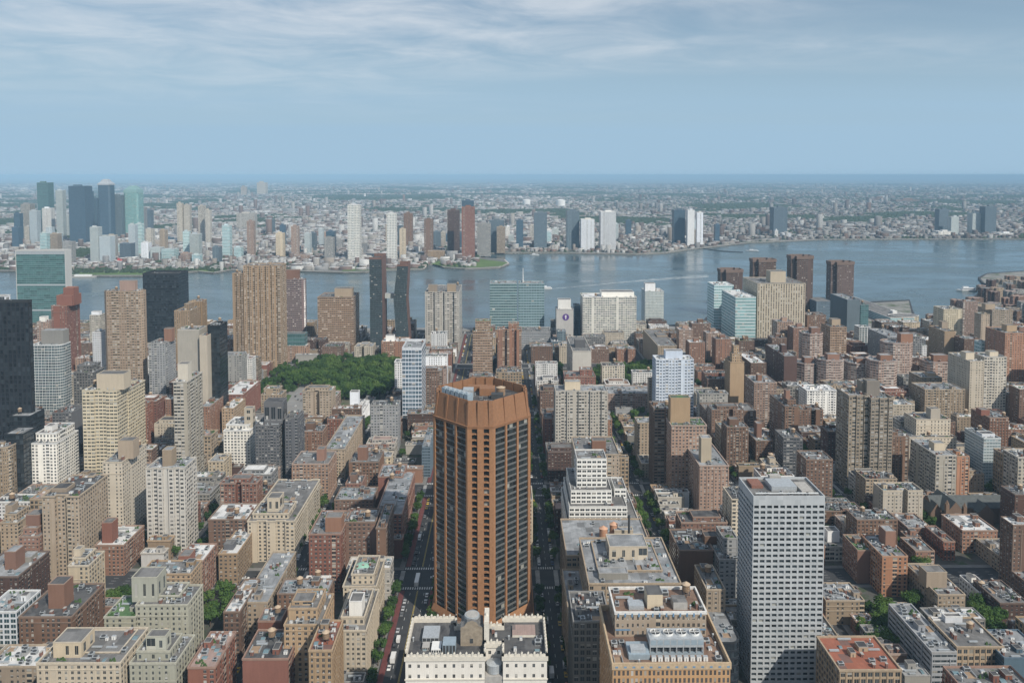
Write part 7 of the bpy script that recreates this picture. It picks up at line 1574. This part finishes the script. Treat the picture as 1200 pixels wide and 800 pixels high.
# crown shapes of the two signature towers
def crowned(px0, px1, py, Y, st, lb, steps, capmat):
    p, q = at(px0, py, Y), at(px1, py, Y); w = q.x - p.x; r = empty('far_tower', ((p.x + q.x) / 2, Y + w / 2, 0)); tag(r, lb, 'tower')
    m = MB(); b = ST[st]; z = p.z; d = m.prism(chamf(-w / 2, w / 2, -w / 2, w / 2, w * .12), 0, z, b[5], b[6], .5, 0)
    m.quad([(*k, d[1]) for k in d[0]]); m.build('facade', [stmat(st), trimmat(st)], r); c = MB()
    s0 = 1.
    for (s, h_) in steps:
        pa, pb = [(x * w / 2 * s0, y * w / 2 * s0) for x, y in ((-1, -1), (1, -1), (1, 1), (-1, 1))], [(x * w / 2 * s, y * w / 2 * s) for x, y in ((-1, -1), (1, -1), (1, 1), (-1, 1))]
        for k in range(4): c.quad([(*pa[k], z), (*pa[(k + 1) % 4], z), (*pb[(k + 1) % 4], z + h_), (*pb[k], z + h_)])
        z += h_; s0 = s
    c.quad([(*k, z) for k in pb]); c.build('crown', capmat, r); RECTS.append((p.x, q.x, Y, Y + w)); LAND.append((lb, *proj((r.location.x, Y, z * .7)), Y, p.x, q.x, w, z))
crowned(144, 161, 226, 3220, 'aqua_tower', 'aqua green headquarters tower with tapering stepped crown across the river', [(.95, 7), (.88, 7), (.62, 6), (.5, 5), (.3, 4)], simple('aqua_crown', (.20, .33, .33), .5)) if ST.setdefault('aqua_tower', ((.24, .40, .40), (.35, .5, .5), (.12, .27, .28), .9, .6, 3, 3, .1, 0., 0)) else None
crowned(114, 128, 217, 3150, 'blue_glass', 'blue glass tower with white pointed crown across the river', [(1., 5), (.8, 5), (.62, 4), (.5, 6), (.3, 4)], simple('pale_crown', (.36, .39, .42), .6))
# red script sign on its frame by the water
def riverside_sign():
    p = at(137.5, 316, 2320); q = at(155, 316, 2320); L = q.x - p.x
    r = empty('riverside_sign', ((p.x + q.x) / 2, 2320, 0)); tag(r, 'long red lettered sign on a steel frame at the far waterfront', 'sign')
    cu = bpy.data.curves.new('letters', 'FONT'); cu.body = 'Pepsi-Cola'; cu.size = 16.5; cu.extrude = .6; cu.offset = .28; cu.shear = .3; cu.align_x = 'CENTER'
    cu.materials.append(simple('sign_red', (.62, .035, .03), .5, 0, .02)); o = bpy.data.objects.new('letters', cu); COL.objects.link(o); bpy.context.view_layer.update(); w = o.dimensions.x
    me = bpy.data.meshes.new_from_object(o.evaluated_get(bpy.context.evaluated_depsgraph_get())); bpy.data.objects.remove(o); o = bpy.data.objects.new('lettering', me); COL.objects.link(o)
    o.parent = r; o.scale = (L * .98 / w, 1.0, 1.2); o.rotation_euler = (R(90), 0, 0); o.location = (0, -1, 3.2)
    m = MB()
    for k in range(12): x = -L / 2 + L * k / 11; m.box(x - .15, x + .15, 0, .3, 0, 15)
    for z in (2.6, 8, 14): m.box(-L / 2, L / 2, 0, .3, z, z + .3)
    m.build('sign_frame', simple('red_steel', (.42, .08, .07), .6), r)
riverside_sign()
for k, (px, py, Y, rd_) in enumerate([(617, 239.5, 0, 17), (657, 241.5, 0, 19)]):
    g = ground(px, 240.5 if k == 0 else 242); m = MB(); m.cyl(0, 0, 0, 46 if k == 0 else 52, rd_ * 2, None, 28, 0)
    m.cyl(0, 0, 46 if k == 0 else 52, 52 if k == 0 else 59, rd_ * 2, rd_ * .8, 28, 0)
    tag(m.build('storage_tank', simple('tank_white', (.76, .76, .74), .6, 0, .04), None, (g.x, g.y, 0)), ['white round storage tank far across the river, smaller of two', 'white round storage tank far across the river, larger of two'][k], 'tank')
# the low city beyond: tens of thousands of roofs as one mass, its woods as another
import numpy as np
rs = np.random.RandomState(3)
def in_far(x, y):
    best = None
    for (a, b) in zip(FSH, FSH[1:]):
        if a[0] <= x < b[0] or b[0] <= x < a[0]:
            t = (x - a[0]) / (b[0] - a[0]); yy = a[1] + t * (b[1] - a[1]); best = yy if best is None else max(best, yy)
    return best is not None and y > best + 25
def mat_attr():
    m = newmat('far_roofs_and_walls'); G = NG(m.node_tree); a = G.n('ShaderNodeAttribute', attribute_name='tint'); uv = G.n('ShaderNodeUVMap', uv_map='UVMap')
    sp = G.n('ShaderNodeSeparateXYZ'); G.put(uv.outputs[0], sp.inputs[0])
    w = G.m('MULTIPLY', G.m('LESS_THAN', G.m('ABSOLUTE', G.m('SUBTRACT', G.m('FRACT', sp.outputs[0]), .5)), .26), G.m('LESS_THAN', G.m('ABSOLUTE', G.m('SUBTRACT', G.m('FRACT', sp.outputs[1]), .5)), .25))
    G.out(G.bsdf(G.mix(w, a.outputs['Color'], (.05, .055, .06)), .85)); return m
def boxes(name, B, label):
    """B: rows of cx, cy, hw, hd, h, angle, wall rgb, roof rgb"""
    n = len(B); B = np.asarray(B, dtype=np.float64); ca, sa = np.cos(B[:, 5]), np.sin(B[:, 5]); V = np.zeros((n, 8, 3)); sx = [-1, 1, 1, -1]; sy = [-1, -1, 1, 1]
    for k in range(8):
        lx = B[:, 2] * sx[k % 4]; ly = B[:, 3] * sy[k % 4]; V[:, k, 0] = B[:, 0] + lx * ca - ly * sa; V[:, k, 1] = B[:, 1] + lx * sa + ly * ca; V[:, k, 2] = B[:, 4] * (k >= 4)
    F = np.array([[0, 1, 5, 4], [1, 2, 6, 5], [2, 3, 7, 6], [3, 0, 4, 7], [4, 5, 6, 7]]); faces = (F[None] + 8 * np.arange(n)[:, None, None]).reshape(-1, 4)
    me = bpy.data.meshes.new(name); me.vertices.add(n * 8); me.vertices.foreach_set('co', V.ravel()); me.loops.add(n * 20); me.loops.foreach_set('vertex_index', faces.ravel())
    me.polygons.add(n * 5); me.polygons.foreach_set('loop_start', np.arange(n * 5) * 4); me.update(calc_edges=True)
    at_ = me.attributes.new('tint', 'FLOAT_COLOR', 'FACE'); C = np.ones((n, 5, 4)); C[:, :4, :3] = B[:, None, 6:9]; C[:, 4, :3] = B[:, 9:12]; at_.data.foreach_set('color', C.ravel())
    uvl = me.uv_layers.new(name='UVMap'); U = np.full((n, 5, 4, 2), .02); nf = np.maximum(1, np.round(B[:, 4] / 3.2)); nx = np.maximum(1, np.round(B[:, 2] * 2 / 3.5)); ny = np.maximum(1, np.round(B[:, 3] * 2 / 3.5))
    for f in range(4):
        nn = nx if f % 2 == 0 else ny; U[:, f, 1, 0] = nn; U[:, f, 2, 0] = nn; U[:, f, 0, 0] = 0; U[:, f, 3, 0] = 0; U[:, f, 0, 1] = 0; U[:, f, 1, 1] = 0; U[:, f, 2, 1] = nf; U[:, f, 3, 1] = nf
    uvl.data.foreach_set('uv', U.ravel()); me.materials.append(MATS.get('far_roofs_and_walls') or mat_attr())
    o = bpy.data.objects.new(name, me); COL.objects.link(o); return tag(o, label, 'buildings', kind='stuff')
WALLC = [(.22, .15, .125), (.34, .30, .26), (.48, .47, .45), (.62, .62, .60), (.17, .13, .115), (.30, .30, .30), (.38, .36, .33), (.20, .14, .12)]
ROOFC = [(.74, .74, .73), (.40, .41, .42), (.26, .255, .25), (.60, .59, .57), (.12, .12, .12), (.40, .34, .31)]
import mathutils
def patch(x, y, s, seed): return mathutils.noise.noise(Vector((x / s + seed, y / s - seed, seed)))
BX = []; TR = []; y = 2150.
while y < 24000:
    step = 12 + (y - 2150) * .0042; hwid = .74 * y; x = -hwid
    while x < hwid:
        ix = x + rs.uniform(-.3, .3) * step; iy = y + rs.uniform(-.3, .3) * step
        if (y < 3700 and not in_far(ix, iy)) or (y < 4200 and not clear(ix - 8, ix + 8, iy - 8, iy + 8, 6)): x += step * 1.1; continue
        pk = patch(ix, iy, 900, 3.7) + .45 * patch(ix, iy, 260, 9.1); ang = .5 * round(1.5 * patch(ix, iy, 3000, 5.)) + .12 * (ix > 500)
        # avenues and streets stay open, in the local grid's direction
        u = ix * math.cos(ang) + iy * math.sin(ang); v = -ix * math.sin(ang) + iy * math.cos(ang)
        road = (u % 210) < 24 or (v % 85) < 17
        ind = patch(ix, iy, 700, 21.) + (.35 if (y < 4200 and ix < 200) else 0) + (.12 if 4200 < y < 8500 and ix < 1500 else -.05)
        if y < 2300 + abs(ix) * .0 and pk > -.1 and rs.rand() < .4: TR.append((ix, iy, rs.uniform(4, 7))); x += step; continue
        if pk > .27: 
            TR.append((ix, iy, step * rs.uniform(.45, .75))); x += step * .9; continue
        if road and y < 9000:
            if rs.rand() < .16: TR.append((ix, iy, min(9, step * rs.uniform(.25, .5))))
            x += step * .8; continue
        dens = .72 if y < 6000 else .55
        if rs.rand() < dens:
            big = ind > .18 and rs.rand() < .5; k = 1.; hw, hd = step * rs.uniform(.3, .62), step * rs.uniform(.25, .55)
            if big: hw *= rs.uniform(1.2, 2.6); hd *= rs.uniform(1., 1.8)
            h_ = rs.uniform(5, 11) if rs.rand() < .93 else rs.uniform(12, 28)
            if rs.rand() < .004 and y > 3000: h_ = rs.uniform(35, 75); hw, hd = 11, 9
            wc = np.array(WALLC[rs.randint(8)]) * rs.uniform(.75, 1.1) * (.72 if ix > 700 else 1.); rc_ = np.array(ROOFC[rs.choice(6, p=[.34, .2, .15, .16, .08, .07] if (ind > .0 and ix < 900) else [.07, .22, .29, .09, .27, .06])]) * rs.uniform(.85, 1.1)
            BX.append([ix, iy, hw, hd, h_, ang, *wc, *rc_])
        elif rs.rand() < (.65 if ind < .15 else .25): TR.append((ix, iy, min(16, step * rs.uniform(.3, .6))))
        x += step * (1.25 if ind > .18 else 1.)
    y += step * (.95 if y < 9000 else 1.3)
print('far boxes', len(BX), 'far trees', len(TR))
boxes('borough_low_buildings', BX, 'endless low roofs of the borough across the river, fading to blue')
def blobs(name, T, label):
    n = len(T); r = np.asarray(T); base = []
    for k in range(6): a = k * math.pi / 3; base.append((math.cos(a), math.sin(a), .12))
    for k in range(6): a = k * math.pi / 3 + .5; base.append((.8 * math.cos(a), .8 * math.sin(a), .62))
    base.append((0, 0, .92)); base = np.array(base); F = []
    for k in range(6): F += [(k, (k + 1) % 6, 6 + k), ((k + 1) % 6, 6 + (k + 1) % 6, 6 + k), (6 + k, 6 + (k + 1) % 6, 12)]
    F = np.array(F); V = base[None] * r[:, 2][:, None, None] * rs.uniform(.65, 1.2, (n, 13, 3)); V[:, :, 2] = np.minimum(V[:, :, 2] * 1.1, 13 * rs.uniform(.7, 1.2, (n, 13))); V[:, :, 0] += r[:, 0][:, None]; V[:, :, 1] += r[:, 1][:, None]
    faces = (F[None] + 13 * np.arange(n)[:, None, None]).reshape(-1, 3); me = bpy.data.meshes.new(name); me.vertices.add(n * 13); me.vertices.foreach_set('co', V.ravel())
    me.loops.add(len(faces) * 3); me.loops.foreach_set('vertex_index', faces.ravel()); me.polygons.add(len(faces)); me.polygons.foreach_set('loop_start', np.arange(len(faces)) * 3); me.update(calc_edges=True)
    m = newmat('far_foliage'); G = NG(m.node_tree); tc = G.n('ShaderNodeTexCoord'); G.out(G.bsdf(G.mix(G.rng(G.noise(tc.outputs['Object'], .12, 5, .7), .35, .65), (.016, .034, .016), (.042, .07, .026)), .9)); me.materials.append(m)
    o = bpy.data.objects.new(name, me); COL.objects.link(o); return tag(o, label, 'trees', kind='stuff')
# riverside park strips
for (px0, px1, py0, py1, n_) in ((88, 250, 312, 320, 300), (232, 268, 311, 318, 60), (330, 400, 308, 316, 70), (480, 500, 303, 312, 90), (545, 592, 301, 311, 190), (750, 790, 288, 293, 60), (850, 905, 278, 283, 60), (905, 1100, 270, 279, 420), (-10, 16, 308, 316, 60), (505, 540, 238, 246, 10)):
    for _ in range(n_):
        g = ground(rs.uniform(px0, px1), rs.uniform(py0, py1)); 
        if in_far(g.x, g.y) and clear(g.x, g.x, g.y, g.y, 3): TR.append((g.x, g.y, rs.uniform(4.5, 9)))
blobs('far_woodland', TR, 'scattered distant trees and wooded parks of the far borough')
lawn = MB()
for pts in (((205, 318), (232, 317), (250, 318.6), (262, 314), (238, 312)), ((400, 317.6), (430, 317), (500, 312), (495, 308), (440, 310), (405, 314)), ((505, 309), (520, 312), (560, 313.4), (588, 311.6), (595, 307.6), (560, 303), (510, 306)), ((90, 322), (165, 322), (215, 318), (210, 315), (95, 319))):
    lawn.quad([tuple(ground(x, y, .3)) for x, y in pts])
tag(lawn.build('riverside_lawn', simple('lawn', (.10, .16, .045), .9, 0, .3, .02)), kind='structure')
# ------------------------------------------------------------------ on the water
def boat(px, py, L, lb, rz=0., nm='ferry_boat', rise=1.):
    g = ground(px, py, -4); r = empty(nm, (g.x, g.y, -4), rz); tag(r, lb, 'boat'); w = L * .13
    m = MB(); pl = [(-w, -L / 2), (w, -L / 2), (w, L * .25), (0, L / 2), (-w, L * .25)]; lo = offset(pl, w * .25)
    for k in range(5): m.quad([(*lo[k], -.3), (*lo[(k + 1) % 5], -.3), (*pl[(k + 1) % 5], 2.2 * rise), (*pl[k], 2.2 * rise)])
    m.quad([(*k, 2.2 * rise) for k in pl]); m.build('hull', M_WHITE, r)
    m = MB(); m.box(-w * .75, w * .75, -L * .4, L * .2, 2.2 * rise, 5 * rise); m.box(-w * .5, w * .5, -L * .1, L * .16, 5 * rise, 7 * rise); m.build('cabin', simple('boat_cabin', (.70, .72, .74), .5), r)
    m = MB(); m.box(-w * .77, w * .77, -L * .38, L * .18, 3.2 * rise, 4.2 * rise); m.build('cabin_windows', M_DARK, r); return r
boat(639, 338.5, 32, 'small fast ferry at the left end of the long white wake', R(100))
boat(626, 299.4, 34, 'tiny white boat near the far bank right of the point', R(80))
boat(881, 294.5, 48, 'white vessel off the far right bank pier', R(70))
boat(1132, 341, 46, 'white moored river boat beside the spit', R(85), 'moored_boat', 1.5)
def barge():
    g = ground(99, 325, -4); r = empty('moored_barge', (g.x, g.y, -4)); tag(r, 'pale flat barge moored at the far quay by the red sign', 'barge'); m = MB(); m.box(-30, 30, -6, 6, -.3, 3.4); m.build('hull', M_CONC, r); m = MB(); m.box(-24, 18, -4, 4, 3.4, 7.5); m.build('deck_house', M_WHITE, r)
barge()
wk_ = MB(); A = [(640, 339), (680, 335.5), (720, 331.6), (760, 328.2), (795, 325.6), (830, 323.6)]
for k in range(len(A) - 1):
    for s, wd in ((-1, .55), (1, .35)):
        a, b = ground(A[k][0], A[k][1] + s * .25 * (k + 1) * .5, -3.9), ground(A[k + 1][0], A[k + 1][1] + s * .25 * (k + 2) * .5, -3.9); ww = 7 + 3 * k
        wk_.quad([(a.x, a.y - ww * wd, -3.88), (b.x, b.y - (ww + 3) * wd, -3.88), (b.x, b.y + (ww + 3) * wd, -3.88), (a.x, a.y + ww * wd, -3.88)])
def wakemat():
    m = newmat('wake_foam'); G = NG(m.node_tree); tc = G.n('ShaderNodeTexCoord'); n1 = G.noise(G.map(tc.outputs['Object'], (.03, .12, 1)), 1., 5, .7)
    t = G.n('ShaderNodeBsdfTransparent'); mx = G.n('ShaderNodeMixShader'); G.put(G.rng(n1, .38, .75), mx.inputs[0]); G.L.new(t.outputs[0], mx.inputs[1]); G.L.new(G.bsdf((.62, .68, .70), .7), mx.inputs[2]); G.out(mx.outputs[0]); return m
tag(wk_.build('boat_wake', wakemat()), 'long white wake crossing the river to the right', 'wake', kind='stuff')
def jetty(pts, lb, w=7, z=-1.5):
    P = [ground(x, y, -4) for x, y in pts]; m = MB()
    for a, b in zip(P, P[1:]):
        d = (b - a).normalized(); n_ = Vector((-d.y, d.x, 0)) * w / 2
        m.quad([(a.x - n_.x, a.y - n_.y, z), (b.x - n_.x, b.y - n_.y, z), (b.x + n_.x, b.y + n_.y, z), (a.x + n_.x, a.y + n_.y, z)]); m.quad([(a.x - n_.x, a.y - n_.y, -4.5), (b.x - n_.x, b.y - n_.y, -4.5), (b.x - n_.x, b.y - n_.y, z), (a.x - n_.x, a.y - n_.y, z)]); m.quad([(a.x + n_.x, a.y + n_.y, -4.5), (b.x + n_.x, b.y + n_.y, -4.5), (b.x + n_.x, b.y + n_.y, z), (a.x + n_.x, a.y + n_.y, z)])
    tag(m.build('pier', M_DARK if w < 8 else M_CONC), lb, 'pier')
jetty([(820, 291), (845, 294.5), (870, 296)], 'dark timber pier line reaching out from the far bank')
jetty([(1128, 341), (1142, 338)], 'short dark pier holding the moored boat', 5)
# cars and sheds on the riverside lots at right
rb = random.Random(8); refresh()
for k in range(46):
    px, py = rb.uniform(1018, 1062), rb.uniform(366, 380); g = ground(px, py, 1)
    if clear(g.x, g.x, g.y, g.y, 2): put('van' if rb.random() < .3 else 'car', 'white', g.x, g.y, rb.choice([0, R(90)]), 'white vehicle parked on the riverside lot', 'white vehicles on the riverside lot', .02)
for k in range(230):
    px = rb.uniform(1080, 1200); py = rb.uniform(322, 385); g = ground(px, py, 8); w, d, h_ = rb.uniform(14, 30), rb.uniform(14, 26), rb.uniform(14, 34) if py > 340 else rb.uniform(5, 14)
    x0, y0 = g.x, g.y
    if px < 1150 and py < 352: continue
    if px < 1110 and py < 380: continue
    if px < 1128 and py < 362: continue
    if not clear(x0, x0 + w, y0, y0 + d, 4): continue
    tw = proj((x0 + w / 2, y0, h_)); st = rb.choice(['brick_brown', 'brick_dark', 'grey', 'tan', 'brick_rust'])
    root = empty('riverside_block', (x0 + w / 2, y0 + d / 2, 0)); m = MB(); dd = m.prism(footprint(('x', .25), -w / 2, w / 2, -d / 2, d / 2), 0, h_, 3, 2.6, .8, .2); m.build('facade', [stmat(st), trimmat(st)], root)
    q = MB(); q.quad([(*k_, dd[1]) for k_ in dd[0]]); q.build('roof', ROOFS[rb.choice(['silver', 'gravel', 'pink'])], root)
    tag(root, relabel(f'{"tall" if h_ > 24 else "low"} {CNAME[st]} cross shaped block', tw[0], tw[1], y0), 'building', 'cross shaped brick housing blocks at right'); RECTS.append((x0, x0 + w, y0, y0 + d))
# ------------------------------------------------------------------ the air
hz = MB(); hz.box(-BIG * .9, BIG * .9, -1500, BIG * .9, -5, 272, bottom=True); h = hz.build('haze', newmat('haze_air'))
G = NG(MATS['haze_air'].node_tree); pv = G.n('ShaderNodeVolumePrincipled'); pv.inputs['Color'].default_value = (*HAZE_COL, 1); pv.inputs['Density'].default_value = HAZE_DENSITY; pv.inputs['Anisotropy'].default_value = -.2
o = G.n('ShaderNodeOutputMaterial'); G.L.new(pv.outputs[0], o.inputs[1]); tag(h, kind='stuff'); h.display_type = 'WIRE'
# drop the vehicle prototypes nobody placed
for (src, used) in PROTO.values():
    if not used:
        for ch in list(src.children): bpy.data.objects.remove(ch)
        bpy.data.objects.remove(src)
